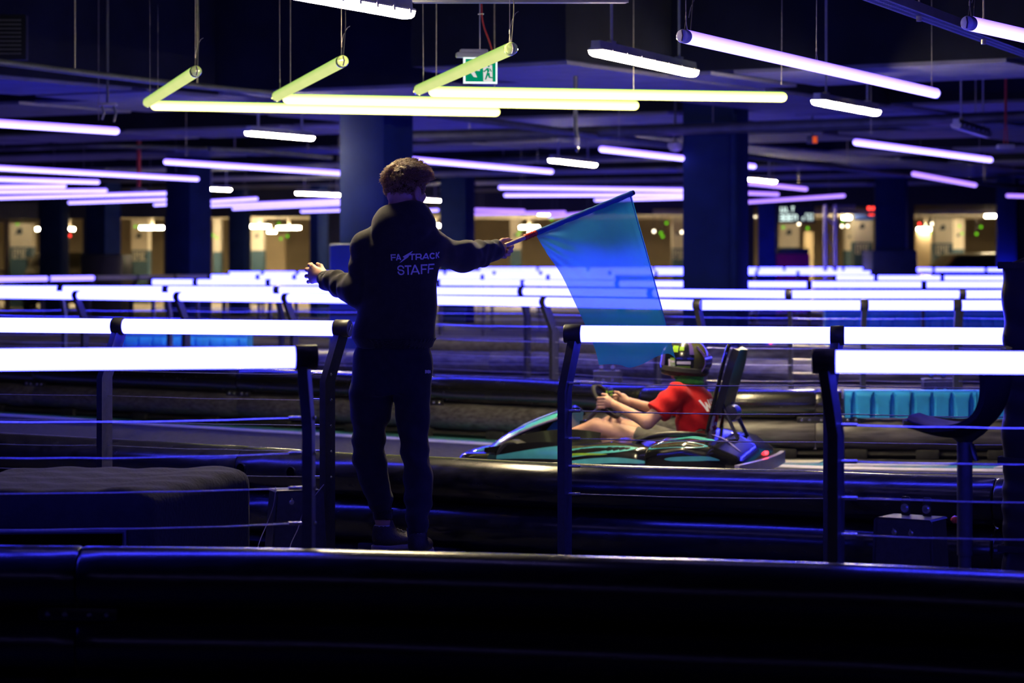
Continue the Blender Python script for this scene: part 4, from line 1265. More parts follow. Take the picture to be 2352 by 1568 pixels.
    # letters as strokes in photograph pixels: each letter its own drape
    def bar(x0, y0, x1, y1, w):
        dx, dy = x1 - x0, y1 - y0; L = math.hypot(dx, dy); nx, ny = -dy / L * w / 2, dx / L * w / 2
        return [(x0 + nx, y0 + ny), (x1 + nx, y1 + ny), (x1 - nx, y1 - ny), (x0 - nx, y0 - ny)]
    def letter(polys, name='printed_letter'):
        vs2 = []; fs2 = []
        for pl in polys:
            n0 = len(vs2); vs2 += [S(x, y) for x, y in pl]; fs2.append(tuple(range(n0, n0 + len(pl))))
        drape(vs2, fs2, name)
    def arcbars(cx, cy, rx, ry, a0, a1, w, n=10):
        out = []
        for i in range(n):
            t0 = math.radians(a0 + (a1 - a0) * i / n); t1 = math.radians(a0 + (a1 - a0) * (i + 1) / n)
            o = lambda t, s: (cx + math.cos(t) * (rx + s * w / 2), cy - math.sin(t) * (ry + s * w / 2))
            out.append([o(t0, 1), o(t1, 1), o(t1, -1), o(t0, -1)])
        return out
    # FA(bolt)TRACK, coordinates measured in the photograph (crop 15.68x at 880,560)
    c = lambda x, y: (880 + x / 15.68, 560 + y / 15.68)
    def B(x0, y0, x1, y1, w): 
        a = c(x0, y0); b = c(x1, y1); return bar(a[0], a[1], b[0], b[1], w / 15.68)
    letter([B(288, 372, 308, 602, 46), B(288, 395, 455, 392, 46), B(300, 492, 452, 487, 44)])
    letter([B(545, 365, 484, 596, 46), B(545, 365, 638, 580, 46), B(505, 532, 632, 528, 40)])
    letter([[c(1070, 250), c(832, 448), c(895, 488), c(662, 652), c(582, 690), c(760, 505), c(704, 460), c(815, 392)]], 'lightning_bolt')
    letter([[c(1000, 352), c(1145, 346), c(1143, 402), c(942, 408)], B(1045, 380, 1042, 578, 46)])
    letter([B(1186, 350, 1188, 576, 46), B(1180, 372, 1335, 366, 44), B(1190, 488, 1335, 484, 44), B(1350, 500, 1372, 562, 50), B(1320, 490, 1356, 520, 46)] + [[c(x, y) for x, y in q] for q in ([(1318, 345), (1365, 362), (1384, 410), (1335, 418), (1322, 388)], [(1384, 405), (1380, 460), (1345, 505), (1318, 500), (1318, 466), (1335, 440), (1335, 412)])])
    letter([B(1545, 336, 1410, 560, 48), B(1545, 336, 1625, 548, 48), B(1455, 500, 1615, 492, 40)])
    letter(arcbars(c(1765, 432)[0], c(1765, 432)[1], 84 / 15.68, 92 / 15.68, 40, 322, 50 / 15.68, 14))
    letter([B(1903, 302, 1898, 525, 40), B(2005, 285, 1912, 430, 40), B(1930, 400, 1995, 498, 42)])
    # STAFF
    sx, sy = c(630, 945)
    sp = [(738, 885), (722, 838), (690, 805), (630, 793), (570, 810), (535, 860), (545, 915), (590, 940), (650, 945), (710, 965), (745, 1010), (735, 1060), (690, 1092), (635, 1098), (585, 1075), (555, 1040), (540, 995)]
    sps = smooth_path([(a, b, 0) for a, b in sp], 3)
    letter([B(p.x, p.y, q.x + (q.x - p.x) * 0.15, q.y + (q.y - p.y) * 0.15, 50) for p, q in zip(sps[:-1], sps[1:])])
    letter([B(775, 800, 1018, 795, 60), B(893, 800, 905, 1110, 52)])
    letter([B(1142, 755, 1010, 1108, 54), B(1142, 755, 1300, 1090, 54), B(1060, 1005, 1245, 998, 48)])
    letter([B(1374, 738, 1380, 1085, 50), B(1352, 765, 1585, 758, 56), B(1375, 915, 1550, 908, 50)])
    letter([B(1638, 722, 1612, 1062, 46), B(1620, 748, 1832, 735, 54), B(1640, 900, 1795, 888, 50)])
    # ---- joggers
    Lp = [((862, 830, 0.0), 0.098), ((855, 900, 0.01), 0.099), ((851, 950, 0.04), 0.087), ((847, 1000, 0.075), 0.075), ((847, 1045, 0.095), 0.070), ((858, 1095, 0.09), 0.066), ((872, 1140, 0.085), 0.060), ((879, 1172, 0.082), 0.047)]
    Rp = [((945, 830, 0.0), 0.090), ((946, 900, -0.02), 0.086), ((948, 950, -0.035), 0.073), ((951, 1000, -0.05), 0.064), ((954, 1045, -0.07), 0.064), ((960, 1100, -0.11), 0.062), ((962, 1150, -0.15), 0.058), ((959, 1195, -0.18), 0.050), ((957, 1216, -0.19), 0.043)]
    def f_jog(G):
        d = s_sec(G, [Q(0, 905).z, Q(0, 850).z, Q(0, 800).z, Q(0, 770).z], [Q(899, 0).x, Q(900, 0).x, Q(904, 0).x, Q(906, 0).x], [PD] * 4, [0.168, 0.174, 0.158, 0.15], [0.115, 0.128, 0.118, 0.112], 2.4)
        a = chain(G, [(V3(Q(*p)), r) for p, r in Lp], 0.015)
        b = chain(G, [(V3(Q(*p)), r) for p, r in Rp], 0.015)
        z = G[..., 2]; 
        fold = 0.0055 * np.sin(z * 62 + G[..., 0] * 38) * np.clip(1 - np.abs(z - Q(0, 1035).z) * 5, 0, 1) + 0.006 * np.sin(z * 75 - G[..., 0] * 30) * np.clip(1 - np.abs(z - Q(0, 1165).z) * 8, 0, 1)
        a = a - fold; b = b - fold
        d = smin(d, np.minimum(a, b), 0.02)
        d = d - 0.004 * np.sin(G[..., 0] * 40 + z * 24)
        # pocket mouth on the left hip, fold under the seat on the right
        d = smax(d, -s_caps(G, V3(Q(822, 810, -0.10)), V3(Q(812, 868, -0.085)), 0.006), 0.008)
        return d
    jg = sdf_build('joggers', f_jog, (Q(795, 0).x, PD - 0.30, Q(0, 1235).z), (Q(1000, 0).x, PD + 0.22, Q(0, 765).z), 0.0072, M_JOGGER, T, relax=1)
    for a, b, r in ((Q(879, 1170, 0.082), Q(880, 1192, 0.08), 0.046), (Q(957, 1212, -0.19), Q(957, 1233, -0.195), 0.044)):
        m = MB(); m.tube([a, a.lerp(b, 0.3), b], [r * 1.02, r, r * 0.93], 30); build(m, 'ankle_cuff', M_RIB, jg)
    # tag on the back pocket
    hit = Q(983, 853, -0.07)
    m = MB(); 
    for kx in range(4): m.box((hit.x - 0.010 + kx * 0.0065, hit.y - 0.014, hit.z), (0.004, 0.004, 0.016 - 0.003 * (kx % 2)), 0.6)
    build(m, 'white_tag', M_PRINT, jg, smooth=0)
    # ---- shoes
    def shoe(heel, yaw, flip):
        h = np.array(heel); F = np.array([math.sin(yaw), math.cos(yaw), 0.0]); R_ = np.array([math.cos(yaw), -math.sin(yaw), 0.0]); U = np.array([0, 0, 1.0])
        M3 = np.stack([R_, F, U], 1)
        def up(G):
            q = (G - h) @ M3
            d = s_ell(q, (0, 0.045, 0.055), (0.040, 0.060, 0.055))
            d = smin(d, s_ell(q, (0, 0.15, 0.042), (0.046, 0.095, 0.036)), 0.04)
            d = smin(d, s_caps(q, (0, 0.035, 0.06), (0, 0.03, 0.098), 0.040, 0.041), 0.02)
            d = smax(d, -s_caps(q, (0, 0.032, 0.075), (0, 0.028, 0.14), 0.033, 0.036), 0.006)
            d = smin(d, s_caps(q, (0, 0.085, 0.085), (0, 0.072, 0.125), 0.016, 0.013), 0.012)
            return smax(d, 0.018 - q[..., 2], 0.004)
        lo_ = h - 0.28; hi_ = h + 0.28; lo_[2] = h[2] - 0.01; hi_[2] = h[2] + 0.16
        s = sdf_build('shoe', up, lo_, hi_, 0.0045, M_SHOE, T)
        def sole(G):
            q = (G - h) @ M3
            r = np.interp(q[..., 1], [-0.02, 0.0, 0.08, 0.17, 0.24, 0.262], [0.012, 0.036, 0.037, 0.049, 0.036, 0.008])
            d = np.abs(q[..., 0]) - r
            d = np.maximum(d, np.maximum(-0.018 - q[..., 1], q[..., 1] - 0.262))
            return smax(d, np.abs(q[..., 2] - 0.0125) - 0.0125, 0.006)
        so = sdf_build('sole', sole, lo_, hi_, 0.005, M_SOLE, s)
        m = MB()
        for k in range(4):
            a = h + M3 @ np.array((-0.026, 0.105 + k * 0.018, 0.085 - k * 0.007)); b = h + M3 @ np.array((0.026, 0.111 + k * 0.018, 0.085 - k * 0.007)); mid = (a + b) / 2 + (0, 0, 0.008)
            m.tube([a, mid, b], 0.0028, 6)
        build(m, 'laces', M_RIB, s)
        m = MB(); c0 = h + M3 @ np.array((0, 0.033, 0.10)); m.lathe([(0.037, 0), (0.039, 0.006), (0.036, 0.014)], c0, (0, 0, 1), 20, cap=False); build(m, 'sock', M_SOCK, s)
    zf = 0.077
    a = Q(879, 1262, 0.08); shoe((a.x - 0.03, a.y - 0.02, zf), math.radians(62), 1)
    a = Q(957, 1262, -0.2); shoe((a.x + 0.0, a.y - 0.03, zf), math.radians(8), -1)
    # ---- hair: clumps combed away from the crown
    F = np.array([math.sin(YAW), math.cos(YAW), 0]); R_ = np.array([math.cos(YAW), -math.sin(YAW), 0]); U = np.array([0, 0, 1.0])
    M3 = np.stack([R_, F, U], 1)
    rad = np.array([0.076, 0.098, 0.096]); cen = np.array([0, -0.005, 0.022])
    whorl = np.array([-0.01, -0.62, 0.78]); whorl /= np.linalg.norm(whorl)
    rg = np.random.default_rng(5)
    m = MB(); made = 0
    def cap_hair(G):
        q = (G - hc) @ M3
        d = s_ell(q, cen, rad + np.array([0.004, 0.004, 0.006]))
        cut = -(q[..., 2] + 0.014 - 0.45 * np.clip(q[..., 1] - 0.0, 0, 1) - 0.25 * np.clip(-q[..., 1] - 0.02, -0.05, 0) )
        face = (q[..., 1] - 0.066) - 0.35 * (q[..., 2] - 0.06)
        return smax(smax(d, cut, 0.006), face, 0.01)
    hair = sdf_build('hair', cap_hair, hc - 0.13, hc + np.array([0.13, 0.13, 0.15]), 0.005, pmat('hair_roots', (0.10, 0.05, 0.022), 0.9, 0, 0.3, 120, 0.6, 300, spec=0.05), T)
    # hair lies in clumps combed away from the crown, tips flicking out
    clumps = 0
    while clumps < 800:
        n = rg.normal(size=3); n /= np.linalg.norm(n)
        if n[2] < -0.36 or (n[1] > 0.62 and n[2] < 0.25): continue
        e = n[2]
        clumps += 1
        t = n - whorl * (n @ whorl); tl = np.linalg.norm(t); t = t / max(tl, 1e-6)
        swirl = np.cross(n, t)
        front = max(0.0, n[1])
        longh = float(np.clip((e - 0.02) / 0.3, 0, 1))
        L = 0.007 + longh * (0.012 + 0.010 * rg.random() + 0.026 * front)
        d0 = n * (0.16 + 0.22 * rg.random()) + t + swirl * (0.25 + 0.3 * rg.normal()) * (0.3 + 0.7 * longh)
        if front > 0.5 and e > 0.05: d0 = n * 0.75 + np.array([0.35 * rg.normal() + 0.2, 0.8, 0.1])
        d0 /= np.linalg.norm(d0)
        flick = 0.40 * rg.random() * longh
        d1 = d0 + n * (flick - 0.25) + swirl * 0.3 * rg.normal() + np.array([0, 0, -0.12])
        d1 /= np.linalg.norm(d1)
        base = cen + n * rad
        tip = base + d0 * L * 0.6 + d1 * L * 0.7 + n * 0.003
        for _ in range(12):
            sp = rg.normal(size=3) * 0.0062; sp -= n * (sp @ n)
            r0 = base + sp; q = r0 - cen; nn_ = q / rad; nn_ /= np.linalg.norm(nn_); r0 = cen + nn_ * (rad + 0.003)
            p1 = r0 + d0 * L * 0.55 + nn_ * 0.003 + rg.normal(size=3) * 0.001
            p2 = tip + sp * 0.3 + rg.normal(size=3) * 0.002
            pts = [Vector(hc + M3 @ p) for p in (r0 - nn_ * 0.003, p1, p2)]
            r = 0.0009 + 0.0007 * longh
            m.tube(pts, [r, r * 0.85, r * 0.15], 4, cap=False)
    off_ = root_loc(T)
    build(m, 'hair_strands', M_HAIR, hair)
    return T
marshal()

# low step the marshal stands on
m = MB(); c = Q(915, 0, -0.05)
st = thing('marshal_step', 'low black step under the marshal between the two pipe barriers', 'step', (c.x, 10.71, 0))
m.bevbox((c.x, 10.66, 0.035), (0.62, 0.46, 0.066), 0.008); build(m, 'step_frame', M_STEEL, st)
m = MB(); m.bevbox((c.x, 10.66, 0.0725), (0.60, 0.44, 0.009), 0.003); build(m, 'rubber_top', M_RUBBER, st)

# ================================================================== the flag
def flag_cloth_mat():
    m = bpy.data.materials.new('sheer_blue_nylon'); m.use_nodes = True
    nt = m.node_tree; nt.nodes.clear()
    out = N(nt, 'ShaderNodeOutputMaterial')
    tc = N(nt, 'ShaderNodeTexCoord'); nz = N(nt, 'ShaderNodeTexNoise'); nz.inputs['Scale'].default_value = 9
    nt.links.new(tc.outputs['Object'], nz.inputs['Vector'])
    rp = N(nt, 'ShaderNodeValToRGB'); rp.color_ramp.elements[0].color = (0.012, 0.20, 0.48, 1); rp.color_ramp.elements[1].color = (0.02, 0.26, 0.56, 1)
    nt.links.new(nz.outputs['Fac'], rp.inputs['Fac'])
    tl = N(nt, 'ShaderNodeBsdfTranslucent'); df = N(nt, 'ShaderNodeBsdfDiffuse'); tr = N(nt, 'ShaderNodeBsdfRefraction'); tr.inputs['Roughness'].default_value = 0.4; tr.inputs['IOR'].default_value = 1.02
    tr.inputs[0].default_value = (0.16, 0.36, 0.75, 1)
    tp = N(nt, 'ShaderNodeBsdfTransparent'); tp.inputs[0].default_value = (0.55, 0.62, 0.95, 1)
    mt = N(nt, 'ShaderNodeMixShader'); mt.inputs[0].default_value = 0.8
    nt.links.new(tr.outputs[0], mt.inputs[1]); nt.links.new(tp.outputs[0], mt.inputs[2])
    nt.links.new(rp.outputs[0], tl.inputs['Color']); nt.links.new(rp.outputs[0], df.inputs['Color'])
    gl = N(nt, 'ShaderNodeBsdfGlossy'); gl.inputs['Roughness'].default_value = 0.45; gl.inputs['Color'].default_value = (0.5, 0.6, 0.8, 1)
    a = N(nt, 'ShaderNodeMixShader'); a.inputs[0].default_value = 0.35
    nt.links.new(tl.outputs[0], a.inputs[1]); nt.links.new(df.outputs[0], a.inputs[2])
    b = N(nt, 'ShaderNodeMixShader'); b.inputs[0].default_value = 0.28
    nt.links.new(a.outputs[0], b.inputs[1]); nt.links.new(mt.outputs[0], b.inputs[2])
    c = N(nt, 'ShaderNodeMixShader'); c.inputs[0].default_value = 0.02
    nt.links.new(b.outputs[0], c.inputs[1]); nt.links.new(gl.outputs[0], c.inputs[2])
    nt.links.new(c.outputs[0], out.inputs['Surface'])
    return m
def flag():
    butt = P(1160, 564, 11.215); tip = P(1453, 443, 11.72)
    T = thing('flag', 'sheer blue signal flag on a pale wooden stick with red tape', 'flag', butt)
    u = (tip - butt).normalized(); L = (tip - butt).length
    m = MB(); m.tube([butt, butt + u * L * 0.995], 0.0105, 16); build(m, 'stick', pmat('pale_wood', (0.62, 0.47, 0.33), 0.5, 0, 0.12, 30, stretch=(1, 8, 8)), T)
    m = MB(); m.tube([tip - u * 0.01, tip + u * 0.006], 0.0125, 12); build(m, 'tip_cap', M_BLACK, T)
    s0 = (P(1229, 535.5, 11.333) - butt).length / L
    rt = MB(); a = butt + u * L * (s0 - 0.085); b = butt + u * L * (s0 + 0.005)
    pts = [a.lerp(b, k / 10) for k in range(11)]
    rt.tube(pts, [0.0125 + 0.0028 * (k % 2) + 0.001 * math.sin(k * 2.1) for k in range(11)], 14)
    build(rt, 'red_tape', pmat('red_tape', (0.75, 0.06, 0.025), 0.35, 0, 0.3, 60, 0.4, 90), T)
    # cloth between four edges
    top = [butt + u * L * (s0 + (0.985 - s0) * k / 6) for k in range(7)]
    left = smooth_path([(1229, 536, 0), (1258, 585, 0), (1288, 628, 0), (1318, 690, 0), (1345, 748, 0), (1366, 800, 0), (1376, 838, 0)], 6)
    right = smooth_path([(1450, 445, 0), (1466, 505, 0), (1484, 570, 0), (1503, 640, 0), (1519, 700, 0), (1535, 762, 0), (1551, 822, 0)], 6)
    bot = smooth_path([(1376, 838, 0), (1400, 836, 0), (1425, 838, 0), (1446, 844, 0), (1475, 836, 0), (1510, 818, 0), (1535, 812, 0), (1551, 822, 0)], 6)
    def samp(path, t):
        f = t * (len(path) - 1); i = min(int(f), len(path) - 2); return path[i].lerp(path[i + 1], f - i)
    def fn(a, c):
        tp = Vector((1229 + (1450 - 1229) * a, 536 + (445 - 536) * a, 0))
        l = samp(left, c); r = samp(right, c); bt = samp(bot, a)
        q = tp * (1 - c) + bt * c + l * (1 - a) + r * a - (Vector((1229, 536, 0)) * (1 - a) * (1 - c) + Vector((1450, 445, 0)) * a * (1 - c) + Vector((1376, 838, 0)) * (1 - a) * c + Vector((1551, 822, 0)) * a * c)
        d0 = 11.333 + (11.71 - 11.333) * a
        rip = (0.020 * math.sin(a * 6 + c * 1.6) + 0.005 * math.sin(a * 15 - c * 2.0) + 0.004 * math.sin(a * 4 - c * 9)) * min(1, c * 2.5)
        fan = 0.004 * math.sin(math.atan2(c, a + 0.05) * 22) * math.exp(-((a * 3.0) ** 2 + (c * 2.6) ** 2))
        fold = 0.05 * max(0, (a - 0.93) / 0.07) * min(1, c * 1.5)
        return P(q.x, q.y, d0 - 0.10 * c + rip + fan + fold)
    m = MB(); m.sheet(fn, 70, 80); cl = build(m, 'cloth', flag_cloth_mat(), T, smooth=180)
    m = MB(); m.tube([butt + u * L * (s0 + (0.99 - s0) * k / 20) for k in range(21)], [0.0135 + 0.0012 * math.sin(k * 1.9) for k in range(21)], 14)
    build(m, 'sleeve', pmat('blue_nylon_sleeve', (0.03, 0.12, 0.32), 0.6, 0, 0.15, 30), T)
    # stitched hem along the free edge
    m = MB(); m.tube([Vector(fn(0.985, k / 40)) for k in range(41)], 0.0028, 6); build(m, 'hem', pmat('blue_hem', (0.02, 0.14, 0.42), 0.6, 0, 0.1, 20), cl)
flag()
# ================================================================== kart and driver (built facing -X, then turned)
def kart_paint():
    m = bpy.data.materials.new('kart_graphics'); m.use_nodes = True
    nt = m.node_tree; b = nt.nodes['Principled BSDF']
    tc = N(nt, 'ShaderNodeTexCoord'); mp = N(nt, 'ShaderNodeMapping')
    mp.inputs['Rotation'].default_value = (0.3, 0.35, 0.5); mp.inputs['Scale'].default_value = (2.0, 2.0, 6.0)
    nt.links.new(tc.outputs['Object'], mp.inputs['Vector'])
    wv = N(nt, 'ShaderNodeTexWave'); wv.inputs['Scale'].default_value = 0.9; wv.inputs['Distortion'].default_value = 2.2; wv.inputs['Detail'].default_value = 0.6
    nt.links.new(mp.outputs[0], wv.inputs['Vector'])
    rp = N(nt, 'ShaderNodeValToRGB'); rp.color_ramp.interpolation = 'CONSTANT'
    el = rp.color_ramp.elements
    el[0].position = 0; el[0].color = (0.010, 0.010, 0.012, 1)
    el[1].position = 0.60; el[1].color = (0.09, 0.50, 0.50, 1)
    e = el.new(0.80); e.color = (0.06, 0.32, 0.40, 1)
    e = el.new(0.92); e.color = (0.28, 0.5, 0.04, 1)
    e = el.new(0.96); e.color = (0.012, 0.012, 0.014, 1)
    nt.links.new(wv.outputs['Fac'], rp.inputs['Fac']); nt.links.new(rp.outputs[0], b.inputs['Base Color'])
    b.inputs['Roughness'].default_value = 0.22; b.inputs['Coat Weight'].default_value = 0.6
    return m
M_KART = kart_paint()
M_KBLACK = pmat('kart_gloss_black', (0.012, 0.012, 0.014), 0.18, 0, 0.2, 12, coat=0.6)
M_TEAL = pmat('kart_teal', (0.10, 0.52, 0.50), 0.25, 0, 0.12, 14, coat=0.5)
M_CYAN = pmat('kart_cyan', (0.06, 0.36, 0.48), 0.25, 0, 0.12, 14, coat=0.5)
M_LIME = pmat('lime_paint', (0.32, 0.60, 0.04), 0.3, 0, 0.1, 14, coat=0.4)
M_TYRE = pmat('slick_tyre', (0.015, 0.015, 0.015), 0.6, 0, 0.3, 30)
M_REDL = emat('tail_light', (1.0, 0.02, 0.03), 9.0, var=0.02)
M_REDSHIRT = cloth('red_jersey', (0.62, 0.012, 0.016), bump=0.2, bscale=200, sheen=0.1, var=0.1)
M_SHORTS = cloth('grey_shorts', (0.10, 0.10, 0.09), bump=0.2)
M_GREENSCARF = cloth('green_scarf', (0.06, 0.36, 0.05), bump=0.3, sheen=0.1)
M_VIOLETV = pmat('smoked_visor', (0.14, 0.09, 0.34), 0.12, 0, 0.2, 6, coat=1.0)
M_GLASSCAR = pmat('dark_car_glass', (0.02, 0.025, 0.03), 0.1, 0, 0.1, 5)

def make_kart(label):
    T = thing('racing_kart', label, 'kart')
    # floor pan and side tubes
    m = MB(); m.bevbox((0.02, 0, 0.05), (1.55, 0.56, 0.02), 0.006); build(m, 'floor_pan', M_BLACK, T)
    for s in (-1, 1):
        m = MB(); m.tube(smooth_path([(-0.80, s * 0.20, 0.075), (-0.4, s * 0.30, 0.075), (0.1, s * 0.31, 0.075), (0.6, s * 0.30, 0.08), (0.92, s * 0.33, 0.09)], 5), 0.016, 10); build(m, 'frame_tube', M_STEEL, T)
    # wheels
    for lx, ly, r, w in ((-0.60, -0.50, 0.125, 0.12), (-0.60, 0.50, 0.125, 0.12), (0.60, -0.47, 0.135, 0.16), (0.60, 0.47, 0.135, 0.16)):
        m = MB(); m.lathe([(r * 0.55, -w / 2), (r * 0.9, -w / 2), (r, -w / 2 + 0.02), (r, w / 2 - 0.02), (r * 0.9, w / 2), (r * 0.55, w / 2)], (lx, ly, r + 0.002), (0, 1, 0), 26); wh = build(m, 'wheel', M_TYRE, T)
        m = MB(); m.lathe([(r * 0.54, -w / 2 + 0.005), (r * 0.3, -w / 2 + 0.02), (0.03, -w / 2 + 0.015), (0.03, w / 2 - 0.015), (r * 0.3, w / 2 - 0.02), (r * 0.54, w / 2 - 0.005)], (lx, ly, r + 0.002), (0, 1, 0), 20); build(m, 'rim', M_CHROME, wh)
    m = MB(); m.tube([(0.6, -0.44, 0.137), (0.6, 0.44, 0.137)], 0.02, 10); build(m, 'rear_axle', M_CHROME, T)
    # front fairing: long curved shield rising towards the wheel
    def fair(a, c):
        x = -1.0 + 0.64 * a
        z = 0.125 + 0.345 * (a ** 0.72) - 0.03 * a * a
        w = 0.30 + 0.05 * math.sin(a * math.pi) - 0.05 * a
        t = (c - 0.5) * 2
        return (x + 0.10 * t * t * (1 - a), t * w, z - (0.035 + 0.03 * a) * t * t)
    m = MB(); m.sheet(fair, 28, 20, 0.012); fr = build(m, 'front_fairing', M_KBLACK, T)
    def dec(a0, a1, c0, c1, skew, lift=0.003):
        def g(a, c):
            aa = a0 + (a1 - a0) * a + skew * c; cc = c0 + (c1 - c0) * c
            aa = min(max(aa, 0.01), 0.99)
            p = Vector(fair(aa, cc)); return (p.x, p.y + (-lift if cc < 0.5 else lift), p.z + lift)
        return g
    for (a0, a1, c0, c1, sk, mt) in ((0.05, 0.42, 0.02, 0.14, 0.16, M_TEAL), (0.50, 0.92, 0.03, 0.20, 0.05, M_TEAL), (0.40, 0.8, 0.26, 0.33, 0.1, M_LIME), (0.5, 0.92, 0.80, 0.97, -0.05, M_TEAL)):
        m = MB(); m.sheet(dec(a0, a1, c0, c1, sk), 16, 4, 0.002); build(m, 'teal_graphic' if mt is M_TEAL else 'lime_graphic', mt, fr)
    m = MB(); m.tube([Vector(fair(k / 24, 0.0)) + Vector((0, -0.002, 0.004)) for k in range(25)], 0.008, 8); build(m, 'edge_trim', pmat('violet_gloss', (0.35, 0.3, 0.5), 0.15, 0.3, 0.1, 9), fr)
    m = MB(); m.prism([(-0.50, 0.29), (-0.36, 0.29), (-0.34, 0.40), (-0.40, 0.385)], (0, -0.16, 0), (1, 0, 0), (0, 0, 1), -0.32); build(m, 'fairing_bracket', M_CYAN, T, smooth=0)
    # nose bumper
    m = MB(); m.tube(smooth_path([(-0.72, -0.60, 0.13), (-0.92, -0.52, 0.12), (-1.02, -0.2, 0.115), (-1.03, 0.2, 0.115), (-0.92, 0.52, 0.12), (-0.72, 0.60, 0.13)], 6), 0.045, 12, flat=(1.5, 1)); build(m, 'nose_bumper', M_KBLACK, T)
    m = MB(); m.sheet(lambda a, c: (-1.0 + 0.1 * (2 * c - 1) ** 2, (2 * c - 1) * 0.5, 0.09 + 0.07 * a), 3, 18, 0.01)
    build(m, 'bumper_graphic', M_TEAL, T)
    # side pods
    for s in (-1, 1):
        def pod(G, s=s):
            x = G[..., 0]
            top = np.interp(x, [-0.62, -0.45, -0.2, 0.1, 0.35, 0.5], [0.15, 0.20, 0.235, 0.265, 0.24, 0.17])
            out = np.interp(x, [-0.62, -0.45, -0.1, 0.3, 0.5], [0.46, 0.54, 0.60, 0.60, 0.53])
            y = G[..., 1] * s
            d = np.maximum(np.abs(x + 0.05) - 0.55, smax(smax(G[..., 2] - top - (0.42 - y) * 0.10, y - out - 0.25 * (0.15 - G[..., 2]), 0.06), 0.30 - y, 0.02))
            return smax(d, 0.06 - G[..., 2], 0.03)
        lo_ = (-0.66, 0.26 if s > 0 else -0.70, 0.02); hi_ = (0.56, 0.70 if s > 0 else -0.26, 0.36)
        p = sdf_build('side_pod', pod, lo_, hi_, 0.013, M_KBLACK, T, relax=2)
        # swooping stripes laid over the outside of the pod
        vco = [tuple(v.co) for v in p.data.vertices]; bv = BVHTree.FromPolygons(vco, [tuple(q.vertices) for q in p.data.polygons])
        def wrap(path, wid, mat, name):
            mm = MB(); pts = smooth_path([(a, 0, b) for a, b in path], 8)
            vs_ = []
            for i, q in enumerate(pts):
                w = wid * (1 - abs(2 * i / (len(pts) - 1) - 1) ** 3)
                for dz in (-w / 2, w / 2):
                    o = Vector((q.x, s * 1.2, q.z + dz)); h = bv.ray_cast(o, Vector((0, -s, 0)))
                    vs_.append((h[0].x, h[0].y + s * 0.004, h[0].z) if h[0] else (q.x, s * 0.5, q.z + dz))
            mm.add(vs_, [(2 * i, 2 * i + 1, 2 * i + 3, 2 * i + 2) for i in range(len(pts) - 1)])
            build(mm, name, mat, p)
        wrap([(-0.52, 0.10), (-0.3, 0.16), (0.0, 0.205), (0.3, 0.225)], 0.05, M_TEAL, 'teal_graphic')
        wrap([(-0.35, 0.09), (-0.1, 0.13), (0.15, 0.15), (0.4, 0.14)], 0.035, M_TEAL, 'teal_graphic')
        wrap([(-0.42, 0.10), (-0.2, 0.17), (0.1, 0.185)], 0.014, M_LIME, 'lime_graphic')
        wrap([(-0.05, 0.10), (0.12, 0.10), (0.25, 0.09)], 0.04, M_CYAN, 'cyan_graphic')
    # upper leg shield between fairing and pod (near side shows teal)
    for s in (-1, 1):
        def sh(a, c, s=s): return (-0.66 + 0.62 * a, s * (0.36 - 0.03 * a + 0.06 * c), 0.255 + 0.055 * math.sin(a * 2.4) - 0.10 * c)
        m = MB(); m.sheet(sh, 14, 4, 0.008); q = build(m, 'leg_shield', M_KBLACK, T)
        m = MB(); m.sheet(lambda a, c, s=s: tuple(Vector(sh(0.15 + 0.8 * a, 0.35 + 0.5 * c * (0.4 + 0.6 * a))) + Vector((0, s * 0.003, 0.003))), 10, 3, 0.002); build(m, 'teal_graphic', M_TEAL, q)
    # outer skirt hiding the front wheels
    for s in (-1, 1):
        def sk(a, c, s=s):
            return (-0.82 + 0.66 * a, s * (0.50 + 0.10 * math.sin(min(1, a * 1.4) * math.pi / 2) + 0.02 * math.sin(c * math.pi)), 0.065 + c * (0.10 + 0.085 * math.sin(0.35 + a * 1.5)))
        m = MB(); m.sheet(sk, 16, 6, 0.012); q = build(m, 'front_skirt', M_KBLACK, T)
        m = MB(); m.sheet(lambda a, c, s=s: tuple(Vector(sk(0.12 + 0.8 * a, 0.45 + 0.45 * c * (0.3 + 0.7 * a))) + Vector((0, s * 0.004, 0))), 12, 3, 0.002); build(m, 'teal_graphic', M_TEAL, q)
    # engine cover and rear
    def rear(G):
        x = G[..., 0]; y = np.abs(G[..., 1])
        top = np.interp(x, [0.30, 0.42, 0.62, 0.80, 0.95, 1.02], [0.22, 0.275, 0.30, 0.27, 0.19, 0.12])
        out = np.interp(x, [0.30, 0.45, 0.8, 0.95, 1.02], [0.58, 0.62, 0.60, 0.50, 0.34])
        d = smax(smax(G[..., 2] - top + 0.10 * (y - 0.3), y - out, 0.07), np.maximum(0.33 - x, x - 0.99), 0.05)
        d = smax(d, 0.085 - G[..., 2], 0.02)
        d = smax(d, -s_ell(G, (0.42, 0, 0.34), (0.24, 0.21, 0.24)), 0.02)
        return d
    rc = sdf_build('engine_cover', rear, (0.26, -0.7, 0.04), (1.08, 0.7, 0.36), 0.014, M_KBLACK, T, relax=2)
    bv2 = BVHTree.FromPolygons([tuple(v.co) for v in rc.data.vertices], [tuple(q.vertices) for q in rc.data.polygons])
